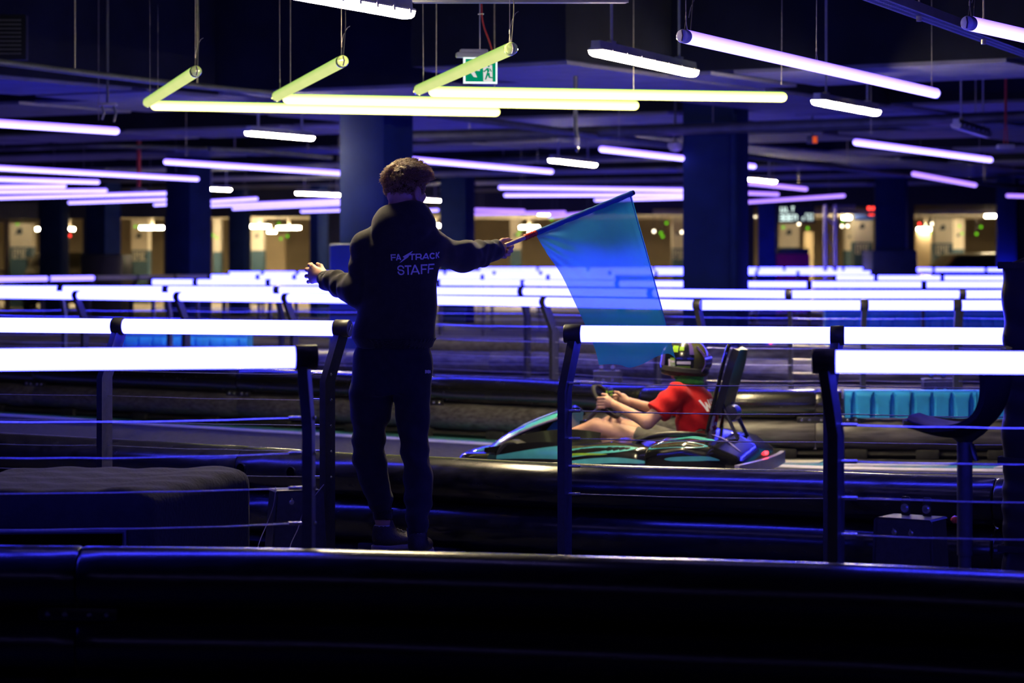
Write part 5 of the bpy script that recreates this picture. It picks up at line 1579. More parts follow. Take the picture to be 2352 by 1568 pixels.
    def swoosh(path, wid, mat, name):
        mm = MB(); pts = smooth_path([(a, b, c) for a, b, c in path], 8); vs_ = []
        for i, q in enumerate(pts):
            w = wid * (1 - abs(2 * i / (len(pts) - 1) - 1) ** 3) + 0.004
            for k in (-1, 1):
                o = Vector((q.x, q.y * 2.2, q.z + k * w / 2 + 0.25)); tgt = Vector((q.x, q.y, q.z + k * w / 2)); dr = (tgt - o).normalized()
                h = bv2.ray_cast(o, dr); vs_.append(tuple((h[0] if h[0] else tgt) - dr * 0.004))
        mm.add(vs_, [(2 * i, 2 * i + 1, 2 * i + 3, 2 * i + 2) for i in range(len(pts) - 1)])
        build(mm, name, mat, rc)
    swoosh([(0.36, -0.5, 0.20), (0.55, -0.5, 0.225), (0.78, -0.48, 0.215)], 0.06, M_CYAN, 'cyan_graphic')
    swoosh([(0.45, -0.40, 0.26), (0.62, -0.38, 0.27), (0.78, -0.36, 0.26)], 0.05, M_TEAL, 'teal_graphic')
    swoosh([(0.50, -0.55, 0.14), (0.68, -0.56, 0.155), (0.86, -0.5, 0.14)], 0.025, M_TEAL, 'teal_graphic')
    swoosh([(0.70, -0.20, 0.27), (0.82, -0.24, 0.24), (0.94, -0.28, 0.17)], 0.03, pmat('violet_gloss', (0.35, 0.3, 0.5), 0.15, 0.3, 0.1, 9), 'violet_graphic')
    swoosh([(0.66, 0.12, 0.28), (0.82, 0.10, 0.25), (0.95, 0.06, 0.18)], 0.05, M_CYAN, 'cyan_graphic')
    m = MB(); m.sheet(lambda a, c: (1.00 + 0.065 * math.cos((c - 0.5) * 2.6) - 0.05 + 0.0 * a, (c - 0.5) * 1.16, 0.065 + 0.075 * a), 4, 24, 0.035); build(m, 'rear_bumper', pmat('pale_bumper', (0.42, 0.38, 0.5), 0.3, 0, 0.1, 12, coat=0.4), T)
    for y, z, x in ((-0.47, 0.115, 0.925), (0.14, 0.15, 0.985)):
        m = MB(); m.bevbox((x, y - 0.012, z + 0.01), (0.03, 0.04, 0.024), 0.008); build(m, 'tail_light', M_REDL, T)
    m = MB(); m.tube(smooth_path([(0.16, -0.45, 0.06), (0.20, -0.45, 0.20), (0.28, -0.43, 0.27), (0.42, -0.40, 0.30), (0.60, -0.36, 0.30), (0.68, -0.28, 0.28)], 6), 0.020, 10); build(m, 'seat_hoop', M_BLACK, T)
    # bucket seat
    def seat(G):
        q = G
        outer = smin(s_ell(q, (0.42, 0, 0.20), (0.24, 0.21, 0.13)), s_ell(q, (0.57, 0, 0.25), (0.10, 0.20, 0.12)), 0.06)
        inner = smin(s_ell(q, (0.40, 0, 0.24), (0.215, 0.185, 0.135)), s_ell(q, (0.53, 0, 0.30), (0.10, 0.18, 0.16)), 0.06)
        return smax(outer, -inner, 0.012)
    sdf_build('bucket_seat', seat, (0.14, -0.26, 0.05), (0.72, 0.26, 0.6), 0.013, M_BLACK, T)
    # tall head restraint board on struts
    a, b = Vector((0.70, 0, 0.50)), Vector((0.80, 0, 0.83))
    u = (b - a).normalized(); n = u.cross(Vector((0, 1, 0))).normalized()
    m = MB()
    def brd(aa, c): 
        y = (c - 0.5) * 0.30; k = aa
        return tuple(Vector((0.675, 0, 0.42)).lerp(b, k) + Vector((0.02 * (2 * c - 1) ** 2, y * (1 - 0.22 * max(0, k - 0.8) / 0.2), 0)))
    m.sheet(brd, 12, 8, 0.05); hr = build(m, 'head_restraint', M_BLACK, T)
    m = MB(); m.tube(smooth_path([(0.655, -0.17, 0.30), (0.70, -0.16, 0.48), (0.785, -0.145, 0.80), (0.80, -0.09, 0.845), (0.805, 0.09, 0.845), (0.785, 0.145, 0.80), (0.70, 0.16, 0.48), (0.655, 0.17, 0.30)], 5), 0.014, 8); build(m, 'restraint_frame', M_KBLACK, hr)
    for s in (-1, 1):
        m = MB(); m.tube([(0.72, s * 0.10, 0.52), (0.86, s * 0.12, 0.26)], 0.013, 8); build(m, 'strut', M_STEEL, T)
    m = MB(); m.lathe([(0.02, -0.06), (0.05, -0.055), (0.055, 0.0), (0.05, 0.055), (0.02, 0.06)], (0.80, -0.05, 0.42), (0, 1, 0), 16); build(m, 'filler_cap', M_BLACK, T)
    # steering
    ctr = Vector((-0.12, 0, 0.475)); ax = Vector((0.74, 0, 0.60)).normalized()
    v1 = Vector((0, 1, 0)); v2 = ax.cross(v1).normalized()
    m = MB(); ring = [ctr + v1 * 0.145 * math.cos(t) + v2 * 0.125 * math.sin(t) for t in [2 * math.pi * k / 28 for k in range(29)]]
    m.tube(ring, 0.015, 10, cap=False); sw = build(m, 'steering_wheel', M_RUBBER, T)
    m = MB(); m.bevbox(ctr, (0.03, 0.11, 0.08), 0.008); m.tube([ctr, ctr + v1 * 0.14], 0.010, 6); m.tube([ctr, ctr - v1 * 0.14], 0.010, 6); m.tube([ctr, ctr - v2 * 0.12], 0.01, 6); build(m, 'hub', M_BLACK, sw)
    m = MB(); c0 = ctr + v2 * -0.075 + ax * 0.02
    c0 = ctr + Vector((0.03, -0.02, 0.055))
    m.bevbox(c0, (0.02, 0.10, 0.06), 0.004); dsp = build(m, 'display', M_BLACK, sw)
    m = MB(); m.box(c0 + Vector((0.0115, 0, 0.006)), (0.002, 0.08, 0.012)); m.box(c0 + Vector((0.0115, 0.01, -0.014)), (0.002, 0.05, 0.012)); m.box(c0 + Vector((0, -0.0512, 0.0)), (0.014, 0.002, 0.03)); build(m, 'lime_screen', emat('lime_screen', (0.4, 0.6, 0.08), 0.35, var=0.02), dsp)
    m = MB(); m.tube([ctr, (-0.46, 0, 0.16)], 0.014, 8); m.tube([(-0.28, -0.05, 0.08), (-0.25, 0, 0.365)], 0.012, 8); m.tube([(-0.28, 0.05, 0.08), (-0.25, 0, 0.365)], 0.012, 8); build(m, 'steering_column', M_STEEL, T)
    m = MB(); m.bevbox((-0.25, -0.02, 0.30), (0.09, 0.09, 0.10), 0.01); build(m, 'control_box', M_KBLACK, T)
    m = MB(); m.prism([(-0.80, 0.10), (-0.71, 0.10), (-0.78, 0.19), (-0.80, 0.18)], (0, -0.18, 0), (1, 0, 0), (0, 0, 1), -0.03); build(m, 'brake_pedal', pmat('red_pedal', (0.6, 0.02, 0.03), 0.4, 0, 0.1, 20), T, smooth=0)
    m = MB(); m.prism([(-0.80, 0.10), (-0.77, 0.10), (-0.76, 0.22), (-0.78, 0.22)], (0, 0.12, 0), (1, 0, 0), (0, 0, 1), -0.05); build(m, 'throttle_pedal', M_STEEL, T, smooth=0)
    return T

def make_driver(label, shirt, helmet_a, helmet_b, bare=False):
    T = thing('person', label, 'person')
    SLh, ELb, HL = np.array((0.40, -0.17, 0.545)), np.array((0.24, -0.31, 0.365)), np.array((-0.075, -0.155, 0.475))
    SRh, ERb, HR = np.array((0.38, 0.17, 0.545)), np.array((0.18, 0.30, 0.385)), np.array((-0.075, 0.155, 0.475))
    hc = np.array((0.395, 0.0, 0.735))
    def core(G):
        d = s_sec(G, [0.13, 0.25, 0.42, 0.55, 0.62], [0.44, 0.46, 0.46, 0.43, 0.41], [0] * 5, [0.11, 0.10, 0.105, 0.085, 0.05], [0.145, 0.14, 0.155, 0.14, 0.06])
        for S_, E_, H_ in ((SLh, ELb, HL), (SRh, ERb, HR)):
            d = smin(d, chain(G, [(S_, 0.055), (E_, 0.043), (H_ + (0.035, 0, -0.005), 0.027)], 0.02), 0.03)
        for s in (-1, 1):
            d = smin(d, chain(G, [(np.array((0.40, s * 0.09, 0.17)), 0.085), (np.array((-0.14, s * 0.17, 0.315)), 0.058), (np.array((-0.56, s * 0.14, 0.155)), 0.038)], 0.02), 0.03)
        d = smin(d, s_caps(G, (0.41, 0, 0.60), (0.395, 0, 0.68), 0.055, 0.055), 0.03)
        return d
    def hand(G, H_, s):
        d = s_caps(G, H_ + (0.05, 0, -0.012), H_ + (0.012, 0, 0.004), 0.026, 0.027)
        d = smin(d, s_ell(G, H_ + (0.004, 0.0, 0.006), (0.033, 0.024, 0.036)), 0.015)
        f = None
        for k in range(4):
            z = 0.028 - 0.019 * k
            e = chain(G, [(H_ + (-0.010, s * 0.020, z), 0.0105), (H_ + (-0.046, s * 0.018, z - 0.002), 0.0100), (H_ + (-0.060, s * -0.004, z - 0.004), 0.0095), (H_ + (-0.044, s * -0.022, z - 0.004), 0.0085)], 0.004)
            f = e if f is None else np.minimum(f, e)
        d = smin(d, f, 0.007)
        return smin(d, chain(G, [(H_ + (0.012, s * -0.014, 0.022), 0.013), (H_ + (-0.012, s * -0.028, 0.044), 0.0105), (H_ + (-0.036, s * -0.026, 0.050), 0.009)], 0.006), 0.008)
    def head(G):
        # faces -X
        return head_sdf(G, hc - (0, 0, 0.0), math.radians(-90), 0.95)
    bx = lambda c, r: (np.array(c) - r, np.array(c) + r)
    l1, h1 = bx(HL, 0.085); l2, h2 = bx(HR, 0.085); l3, h3 = bx(hc + (0, 0, -0.02), np.array((0.13, 0.13, 0.17)))
    multi_sdf('body', [(core, (-0.64, -0.40, 0.04), (0.62, 0.40, 0.74), 0.016), (lambda G: hand(G, HL, -1), l1, h1, 0.0042), (lambda G: hand(G, HR, 1), l2, h2, 0.0042), (head, l3, h3, 0.006)], M_SKIN, T)
    def tee(G):
        d = s_sec(G, [0.16, 0.25, 0.42, 0.53, 0.59, 0.622], [0.45, 0.47, 0.475, 0.445, 0.42, 0.41], [0] * 6, [0.125, 0.125, 0.130, 0.108, 0.075, 0.062], [0.165, 0.165, 0.175, 0.165, 0.105, 0.068])
        for S_, E_ in ((SLh, ELb), (SRh, ERb)):
            e = S_ + (E_ - S_) * 0.70
            ax_ = (e - S_) / np.linalg.norm(e - S_)
            cp = s_caps(G, S_, e + ax_ * 0.06, 0.073, 0.078)
            cp = smax(cp, (G - e) @ ax_, 0.006)
            d = smin(d, cp, 0.04)
        return d - 0.005 * np.sin(G[..., 2] * 55 + G[..., 0] * 40 + G[..., 1] * 12)
    ts = sdf_build('t_shirt', tee, (0.14, -0.36, 0.14), (0.66, 0.36, 0.66), 0.010, shirt, T, relax=1)
    bv = BVHTree.FromPolygons([tuple(v.co) for v in ts.data.vertices], [tuple(q.vertices) for q in ts.data.polygons])
    def back_print(polys):
        bm = bmesh.new()
        for pl in polys:
            bm.faces.new([bm.verts.new((0, a, b)) for a, b in pl])
        bmesh.ops.triangulate(bm, faces=bm.faces[:])
        bmesh.ops.subdivide_edges(bm, edges=[e for e in bm.edges if e.calc_length() > 0.012], cuts=3, use_grid_fill=True)
        for v in bm.verts:
            h = bv.ray_cast(Vector((1.2, v.co.y, v.co.z)), Vector((-1, 0, 0)))
            v.co.x = (h[0].x if h[0] else 0.5) + 0.004
        ne = bpy.data.meshes.new('back_print'); bm.to_mesh(ne); bm.free(); ne.materials.append(M_PRINT)
        obj('back_print', ne, ts)
    def st(x0, z0, x1, z1, w):
        dx, dz = x1 - x0, z1 - z0; L = math.hypot(dx, dz); nx, nz = -dz / L * w / 2, dx / L * w / 2
        return [(x0 + nx, z0 + nz), (x1 + nx, z1 + nz), (x1 - nx, z1 - nz), (x0 - nx, z0 - nz)]
    y0 = -0.135
    W = [st(y0, 0.50, y0 + 0.022, 0.43, 0.017), st(y0 + 0.022, 0.43, y0 + 0.042, 0.485, 0.016), st(y0 + 0.042, 0.485, y0 + 0.062, 0.43, 0.016), st(y0 + 0.062, 0.43, y0 + 0.082, 0.50, 0.017)]
    E = [st(y0 + 0.105, 0.50, y0 + 0.105, 0.43, 0.017)] + [st(y0 + 0.105, z, y0 + 0.15, z, 0.015) for z in (0.495, 0.465, 0.435)]
    I = [st(y0 + 0.18, 0.50, y0 + 0.18, 0.43, 0.018)]
    fig = [st(-0.06, 0.40, -0.06, 0.36, 0.03), st(-0.09, 0.35, -0.04, 0.345, 0.026), st(-0.085, 0.34, -0.07, 0.295, 0.028), st(-0.07, 0.30, -0.03, 0.27, 0.03), st(-0.03, 0.35, 0.03, 0.34, 0.02), st(0.02, 0.33, 0.03, 0.28, 0.026)]
    for g in (W, E, I, fig): back_print(g)
    for s in (-1, 1):
        def sh(G, s=s):
            a = np.array((0.42, s * 0.09, 0.165)); b = np.array((0.10, s * 0.135, 0.25)); ax_ = (b - a) / np.linalg.norm(b - a)
            return smax(s_caps(G, a, b + ax_ * 0.08, 0.094, 0.080), (G - b) @ ax_, 0.006)
        sdf_build('shorts_leg', sh, (0.0, -0.28 if s < 0 else -0.06, 0.04), (0.56, 0.06 if s < 0 else 0.28, 0.38), 0.012, M_SHORTS, T)
        def shoe(G, s=s):
            d = smin(s_caps(G, (-0.565, s * 0.14, 0.13), (-0.60, s * 0.14, 0.10), 0.045, 0.042), s_caps(G, (-0.60, s * 0.14, 0.115), (-0.70, s * 0.14, 0.20), 0.042, 0.036), 0.03)
            return d
        so = sdf_build('shoe', shoe, (-0.78, s * 0.14 - 0.07, 0.04), (-0.48, s * 0.14 + 0.07, 0.27), 0.010, M_SHOE, T)
        m = MB(); m.tube(smooth_path([(-0.60, s * 0.14, 0.055), (-0.66, s * 0.14, 0.10), (-0.725, s * 0.14, 0.185), (-0.735, s * 0.14, 0.235)], 4), 0.034, 10, flat=(1.1, 0.42)); build(m, 'sole', M_SOLE if False else pmat('white_sole', (0.6, 0.52, 0.42), 0.6, 0, 0.1, 20), so)
    # neck brace, scarf, helmet
    m = MB(); m.lathe([(0.075, 0.0), (0.135, 0.0), (0.155, 0.02), (0.15, 0.045), (0.10, 0.055), (0.07, 0.04)], (0.395, 0, 0.655), (0.10, 0.0, 1), 28); build(m, 'neck_brace', M_RUBBER, T)
    def scarf(G):
        d = s_caps(G, (0.425, 0, 0.607), (0.40, 0, 0.67), 0.092, 0.078)
        return d - 0.006 * np.sin(G[..., 2] * 150 + G[..., 1] * 20)
    sdf_build('scarf', scarf, (0.30, -0.12, 0.52), (0.52, 0.12, 0.76), 0.007, M_GREENSCARF, T)
    if not bare:
        def shell(G):
            d = s_ell(G, hc + (0.0, 0, 0.015), (0.148, 0.122, 0.138))
            d = smin(d, s_ell(G, hc + (-0.075, 0, -0.055), (0.085, 0.095, 0.07)), 0.04)
            d = smax(d, (hc[2] - 0.10) - G[..., 2] - 0.15 * (G[..., 0] - hc[0]), 0.012)
            return d
        hl = sdf_build('helmet', shell, hc - np.array((0.22, 0.16, 0.16)), hc + np.array((0.18, 0.16, 0.18)), 0.008, helmet_a, T, relax=2)
        bh = BVHTree.FromPolygons([tuple(v.co) for v in hl.data.vertices], [tuple(q.vertices) for q in hl.data.polygons])
        def patch(az0, az1, el0, el1, mat, name, lift=0.004, n=12):
            mm = MB()
            def g(a, c):
                az = math.radians(az0 + (az1 - az0) * a); el = math.radians(el0 + (el1 - el0) * c)
                dr = Vector((math.cos(az) * math.cos(el), math.sin(az) * math.cos(el), math.sin(el)))
                o = Vector(hc) + dr * 0.4; h = bh.ray_cast(o, -dr)
                return tuple((h[0] if h[0] else Vector(hc) + dr * 0.13) + dr * lift)
            mm.sheet(g, n, n, 0.003); build(mm, name, mat, hl)
        # azimuth 0 = back of the helmet, -90 = side facing the lens
        patch(-100, -58, -28, -12, M_LIME, 'lime_panel'); patch(-125, -104, -30, 8, M_PRINT, 'white_panel'); patch(-118, -104, -22, 12, M_LIME, 'lime_panel')
        patch(-98, -58, -6, 2, M_PRINT, 'white_band'); patch(-118, -96, 28, 46, M_LIME, 'lime_panel'); patch(-92, -76, 32, 44, M_LIME, 'lime_panel')
        patch(-48, -8, -30, 52, pmat('olive_gloss', (0.10, 0.10, 0.04), 0.2, 0, 0.2, 9, coat=0.5), 'olive_panel'); patch(-8, 40, -30, 60, M_VIOLETV, 'violet_panel'); patch(-60, -48, 20, 56, M_VIOLETV, 'violet_panel')
        patch(140, 220, -8, 22, M_VIOLETV, 'visor', 0.005)
        mm = MB(); mm.sheet(lambda a, c: (hc[0] + 0.10 + 0.06 * math.sin(a * 3.0), (c - 0.5) * 0.16, hc[2] + 0.10 - 0.19 * a), 10, 6, 0.006); build(mm, 'rear_spoiler', M_VIOLETV, hl)
    return T

def place(o, px, d, yaw, dz=0.0):
    p = XY(px, d); o.location = (p.x, p.y, dz); o.rotation_euler = (0, 0, yaw)
kart = make_kart('black and teal racing kart driven along the track')
place(kart, 1430, 15.45, math.radians(-20)); kart.scale = (0.92, 1, 1)
drv = make_driver('kart driver in red t-shirt, green scarf and black and lime helmet', M_REDSHIRT, pmat('helmet_black', (0.010, 0.012, 0.022), 0.2, 0, 0.3, 8, coat=0.7), M_LIME)
place(drv, 1436, 15.45, math.radians(-20))
# second kart far behind, mostly hidden by the railings
k2 = copy_tree(kart); k2['label'] = 'second kart far behind the lit railings, mostly hidden'; place(k2, 1622, 27.0 + 7.6, math.radians(-12))
d2 = copy_tree(drv); d2['label'] = 'second driver in dark shirt far behind the lit railings'; place(d2, 1622, 27.0 + 7.6, math.radians(-12))
for ch in d2.children:
    if ch.name.startswith('t_shirt'):
        ch.data = ch.data.copy(); ch.data.materials[0] = M_HOODIE
# ================================================================== covered box at the left
def covered_box():
    top = 0.545
    fc = P(345, 1131, (EYE - top) * FPX / (1131 - HZ))      # near top corner
    br = P(583, 1076, (EYE - top) * FPX / (1076 - HZ))      # right corner
    u = (br - fc); u.z = 0; L1 = u.length; u.normalize()
    v = Vector((-u.y, u.x, 0)); v = v if v.x < 0 else -v
    # left front edge runs level in the picture
    fl_ = P(-260, 1133, (EYE - top) * FPX / (1133 - HZ)); w = fl_ - fc; w.z = 0; L2 = w.length; w.normalize()
    M_COVER = cloth('charcoal_box_cover', (0.014, 0.015, 0.015), bump=0.4, bscale=60, sheen=0.05)
    T = thing('covered_box', 'large black cloth-covered box between the railings beside the marshal', 'box', fc + u * L1 / 2 + w * L2 / 2 - Vector((0, 0, top)))
    def fn(G):
        q = G - np.array(fc)
        # oblique frame
        A = np.array([[u.x, w.x], [u.y, w.y]]); Ai = np.linalg.inv(A)
        a = q[..., 0] * Ai[0, 0] + q[..., 1] * Ai[0, 1]; b = q[..., 0] * Ai[1, 0] + q[..., 1] * Ai[1, 1]
        s = 0.96
        wr = 0.004 * np.sin(a * 28 + b * 9 + 3 * np.sin(b * 6)) + 0.003 * np.sin(b * 33)
        dz = G[..., 2] - top
        d = smax(smax(np.abs(a - L1 / 2) - L1 / 2, np.abs(b - L2 / 2) - L2 / 2, 0.06) * s, dz - 0.012 + wr * np.clip(1 + dz * 8, 0, 1), 0.07)
        d = smax(d, 0.02 - G[..., 2], 0.01)
        # opening in the long front face
        op = np.maximum(np.maximum(a - 0.16, 0.10 - b), np.maximum(G[..., 2] - 0.40, 0.06 - G[..., 2]))
        op = np.maximum(op, b - (L2 - 0.1))
        return smax(d, -op, 0.006)
    a = np.array([fc, fc + u * L1, fc + w * L2, fc + u * L1 + w * L2])
    lo = a.min(0) - 0.05; hi = a.max(0) + 0.05; lo[2] = 0.0; hi[2] = top + 0.05
    sdf_build('cover', fn, lo, hi, 0.016, M_COVER, T, relax=1)
    # trim round the opening and something orange inside
    m = MB(); z = 0.405
    n = u * -1
    p0 = fc + w * 0.09; p1 = fc + w * (L2 - 0.1)
    m.tube([Vector((p0.x, p0.y, 0.05)) + n * 0.006, Vector((p0.x, p0.y, z)) + n * 0.006, Vector((p1.x, p1.y, z)) + n * 0.006], 0.012, 8)
    build(m, 'opening_trim', M_STEEL, T)
    m = MB(); c = fc + u * 0.13 + w * 0.55
    m.bevbox((c.x, c.y, 0.20), (0.5, 0.06, 0.26), 0.01, math.atan2(w.y, w.x)); build(m, 'orange_inner_panel', pmat('dull_orange_board', (0.35, 0.09, 0.03), 0.6, 0, 0.2, 12), T)
covered_box()

# ================================================================== bar stool
def bar_stool():
    d = 8.7
    base = XY(2216, d)
    T = thing('bar_stool', 'black bar stool with curved shell seat on a single gas column', 'stool', base)
    s = d / FPX
    zs = lambda y: EYE - (y - HZ) * s
    xs = lambda x: (x - 1176) * s
    zp = [(2092, 962), (2110, 972), (2150, 985), (2190, 992), (2230, 985), (2262, 965), (2285, 930), (2298, 890), (2304, 850), (2306, 800)]
    prof = smooth_path([(xs(a) - base.x, 0, zs(b)) for a, b in zp], 4)
    def shell(a, c):
        f = a * (len(prof) - 1); i = min(int(f), len(prof) - 2); p = prof[i].lerp(prof[i + 1], f - i)
        t = (c - 0.5) * 2
        w = 0.20 * (1 - 0.35 * max(0, 0.25 - a) / 0.25)
        lift = 0.035 * t * t * min(1, a * 3)
        if a > 0.55:
            return (p.x - lift * 1.6 * (a - 0.55) / 0.45, p.y + t * w, p.z + lift * (1 - (a - 0.55) / 0.45))
        return (p.x, p.y + t * w, p.z + lift)
    m = MB(); m.sheet(shell, 34, 18, 0.022); sh = build(m, 'seat_shell', pmat('matt_black_shell', (0.008, 0.008, 0.009), 0.6, 0, 0.2, 30, spec=0.2), T, world=False)
    m = MB(); m.sheet(lambda a, c: tuple(Vector(shell(0.06 + 0.52 * a, 0.12 + 0.76 * c)) + Vector((0, 0, 0.006 + 0.016 * (1 - (2 * c - 1) ** 4)))), 18, 12, 0.008)
    build(m, 'seat_pad', pmat('dark_seat_fabric', (0.12, 0.09, 0.2), 0.7, 0, 0.15, 40, 0.2, 160), sh, world=False)
    m = MB(); m.lathe([(0.085, zs(985)), (0.07, zs(995)), (0.032, zs(1012)), (0.03, zs(1014))], (0, 0, 0), (0, 0, 1), 20); build(m, 'seat_mount', M_BLACK, T, world=False)
    m = MB(); m.lathe([(0.0275, zs(1014)), (0.0275, 0.33)], (0, 0, 0), (0, 0, 1), 24); build(m, 'outer_column', M_STEEL, T, world=False)
    m = MB(); m.lathe([(0.0225, 0.34), (0.0225, 0.035)], (0, 0, 0), (0, 0, 1), 24); build(m, 'inner_column', M_STEEL, T, world=False)
    m = MB(); m.lathe([(0.205, 0.0), (0.205, 0.008), (0.12, 0.022), (0.035, 0.04), (0.024, 0.045)], (0, 0, 0), (0, 0, 1), 36); build(m, 'round_base', M_STEEL, T, world=False)
    m = MB(); m.tube([(0.03, -0.02, zs(1018)), (0.04, -0.03, zs(1035)), (0.05, -0.03, zs(1056))], 0.006, 8, flat=(1.6, 0.7)); build(m, 'height_lever', M_BLACK, T, world=False)
    T.rotation_euler = (0, 0, math.radians(-24))
bar_stool()

# orange reflector on a bracket beside the stool
p = P(2193, 1193, 8.95)
T = thing('reflector', 'small orange-red reflector low beside the stool column', 'reflector', (p.x, p.y, 0))
m = MB(); m.lathe([(0.004, -0.016), (0.012, -0.008), (0.014, 0.004), (0.006, 0.014)], p, (-1, -0.3, 0.2), 12); build(m, 'lens', pmat('orange_lens', (0.9, 0.12, 0.04), 0.2, 0, 0.2, 90, coat=0.6), T)
m = MB(); m.tube([p + Vector((0.02, 0.01, 0)), (p.x + 0.03, p.y + 0.015, 0.0)], 0.007, 8); build(m, 'stalk', M_STEEL, T)

# ================================================================== black padded pillar at the right edge
def padded_pillar():
    d = 9.3
    w = 0.5; yaw = math.radians(30)
    cn = XY(2592, 9.05); c0 = cn + Vector((-math.cos(yaw), math.sin(yaw), 0)) * w / 2 + Vector((math.sin(yaw), math.cos(yaw), 0)) * w / 2
    x0 = c0.x - w / 2; d = c0.y - w / 2
    T = thing('padded_pillar', 'thick pillar wrapped in creased black vinyl padding behind the bar stool', 'pillar', (x0 + w / 2, d + w / 2, 0))
    z1 = EYE - (590 - HZ) * d / FPX
    def fn(G):
        xx = G[..., 0] - c0.x; yy = G[..., 1] - c0.y
        x = xx * math.cos(yaw) - yy * math.sin(yaw); y = xx * math.sin(yaw) + yy * math.cos(yaw)
        d_ = smax(np.abs(x) - w / 2, np.abs(y) - w / 2, 0.05)
        cr = 0.0028 * np.sin(G[..., 2] * 62 + 2.2 * np.sin(G[..., 2] * 13) + x * 14 + y * 9) + 0.0022 * np.sin(G[..., 2] * 23 + x * 10)
        d_ = d_ - cr
        return smax(d_, np.maximum(0.0 - G[..., 2] + 0.005, G[..., 2] - z1 + 0.02 * np.sin(x * 20)), 0.03)
    sdf_build('vinyl_pad', fn, (c0.x - 0.4, c0.y - 0.4, 0.0), (c0.x + 0.4, c0.y + 0.4, z1 + 0.04), 0.0125, M_PADBLACK, T)
    for z in (1.37, 0.98, 0.62, 0.28):
        m = MB(); a = 0.012
        rot = Matrix.Rotation(-yaw, 4, 'Z')
        hw = w / 2 + 0.004
        loop = [c0 + rot @ Vector((sx * hw, sy * hw, 0)) + Vector((0, 0, z)) for sx, sy in ((-1, 1), (-1, -1), (1, -1), (1, 1), (-1, 1))]
        m.tube(loop, 0.006, 6, flat=(0.5, 2.6), cap=False); build(m, 'strap', M_RUBBER, T)
    m = MB(); m.bevbox((c0.x, c0.y, z1 / 2 - 0.03), (w - 0.16, w - 0.16, z1 - 0.1), 0.02, -yaw); build(m, 'pillar_core', M_COLUMN, T)
padded_pillar()

# ================================================================== steel anchor boxes that hold the barriers
def anchor(px, d, yaw, label, h=0.36, w0=0.20, w1=0.15, ears=True):
    c = XY(px, d)
    T = thing('barrier_anchor', label, 'anchor', c)
    R = Matrix.Rotation(yaw, 4, 'Z')
    t = 0.006; dep = 0.16
    m = MB()
    m.prism([(-w0 / 2, 0), (w0 / 2, 0), (w1 / 2 + 0.012, h - 0.012), (w1 / 2, h), (-w1 / 2, h), (-w1 / 2 - 0.012, h - 0.012)], (0, -dep / 2, 0), (1, 0, 0), (0, 0, 1), -t)
    m.prism([(-w1 / 2 - 0.008, h - t), (w1 / 2 + 0.008, h - t), (w1 / 2, h), (-w1 / 2, h)], (0, -dep / 2, 0), (1, 0, 0), (0, 0, 1), -dep)
    for s in (-1, 1):
        v = [(s * w0 / 2, -dep / 2, 0), (s * w0 / 2, dep / 2, 0), (s * (w1 / 2), dep / 2, h), (s * (w1 / 2), -dep / 2, h)]
        v += [(x - s * t, y, z) for x, y, z in v]
        m.add(v, [(0, 1, 2, 3), (7, 6, 5, 4), (0, 4, 5, 1), (1, 5, 6, 2), (2, 6, 7, 3), (3, 7, 4, 0)])
    m.v = [tuple(R @ Vector(p)) for p in m.v]
    b = build(m, 'anchor_box', M_STEEL, T, smooth=20, world=False)
    for (x, z) in ((-0.035, h * 0.86), (0.035, h * 0.86), (-0.035, h * 0.22), (0.035, h * 0.22)):
        m = MB(); m.lathe([(0.012, 0), (0.012, 0.003), (0.0075, 0.003), (0.0075, 0.012)], R @ Vector((x, -dep / 2 - 0.001, z)), R @ Vector((0, -1, 0)), 10)
        m.tube([R @ Vector((x, -dep / 2 - 0.010, z)), R @ Vector((x, -dep / 2 - 0.012, z + 0.018))], 0.0025, 5)
        build(m, 'bolt', M_CHROME, b, world=False)
    if ears:
        for x in (-0.045, 0.045):
            m = MB(); m.bevbox((0, 0, 0), (0.036, 0.008, 0.075), 0.006); m.v = [tuple(R @ (Vector(p) + Vector((x, dep / 2 - 0.03, h + 0.035)))) for p in m.v]
            e = build(m, 'lug', M_BLACK, T, world=False)
            m = MB(); m.lathe([(0.018, 0), (0.018, 0.004), (0.010, 0.004), (0.010, 0.012)], R @ Vector((x, dep / 2 - 0.036, h + 0.028)), R @ Vector((0, -1, 0)), 12); build(m, 'lug_bolt', M_CHROME, e, world=False)
    return T
anchor(678, 10.85, math.radians(18), 'steel anchor box with bolts between the black box and the marshal', h=0.36, w0=0.26, w1=0.20, ears=False)
anchor(2093, 9.42, math.radians(-33), 'steel anchor box with two lugs and bolts next to the stool column', h=0.39, w0=0.27, w1=0.22)
anchor(1395, 19.0, 0.0, 'far anchor box with shiny bolts under the blue flag', h=0.50, w0=0.22, w1=0.2)
anchor(2155, 17.8, 0.0, 'far anchor box with shiny bolts above the sky-blue barrier', h=0.50, w0=0.24, w1=0.22)
# thin pale lines standing in for the highlight along a flared plate's edges
for pts, lab in (([(633, 1118, 10.7), (628, 1160, 10.68), (612, 1205, 10.66), (594, 1250, 10.6), (588, 1290, 10.58)], 'thin pale line drawn as the edge highlight of the flared anchor plate'),
                 ([(744, 1112, 10.72), (700, 1170, 10.68), (684, 1215, 10.66), (668, 1250, 10.62), (660, 1290, 10.58)], 'second pale line drawn as an edge highlight across the anchor box front')):
    m = MB(); pp = smooth_path([P(*q) for q in pts], 5); m.tube(pp + [Vector((pp[-1].x, pp[-1].y, 0.003))], 0.0022, 6)
    build_top(m, 'edge_highlight', M_WIRE, lab, 'cable')
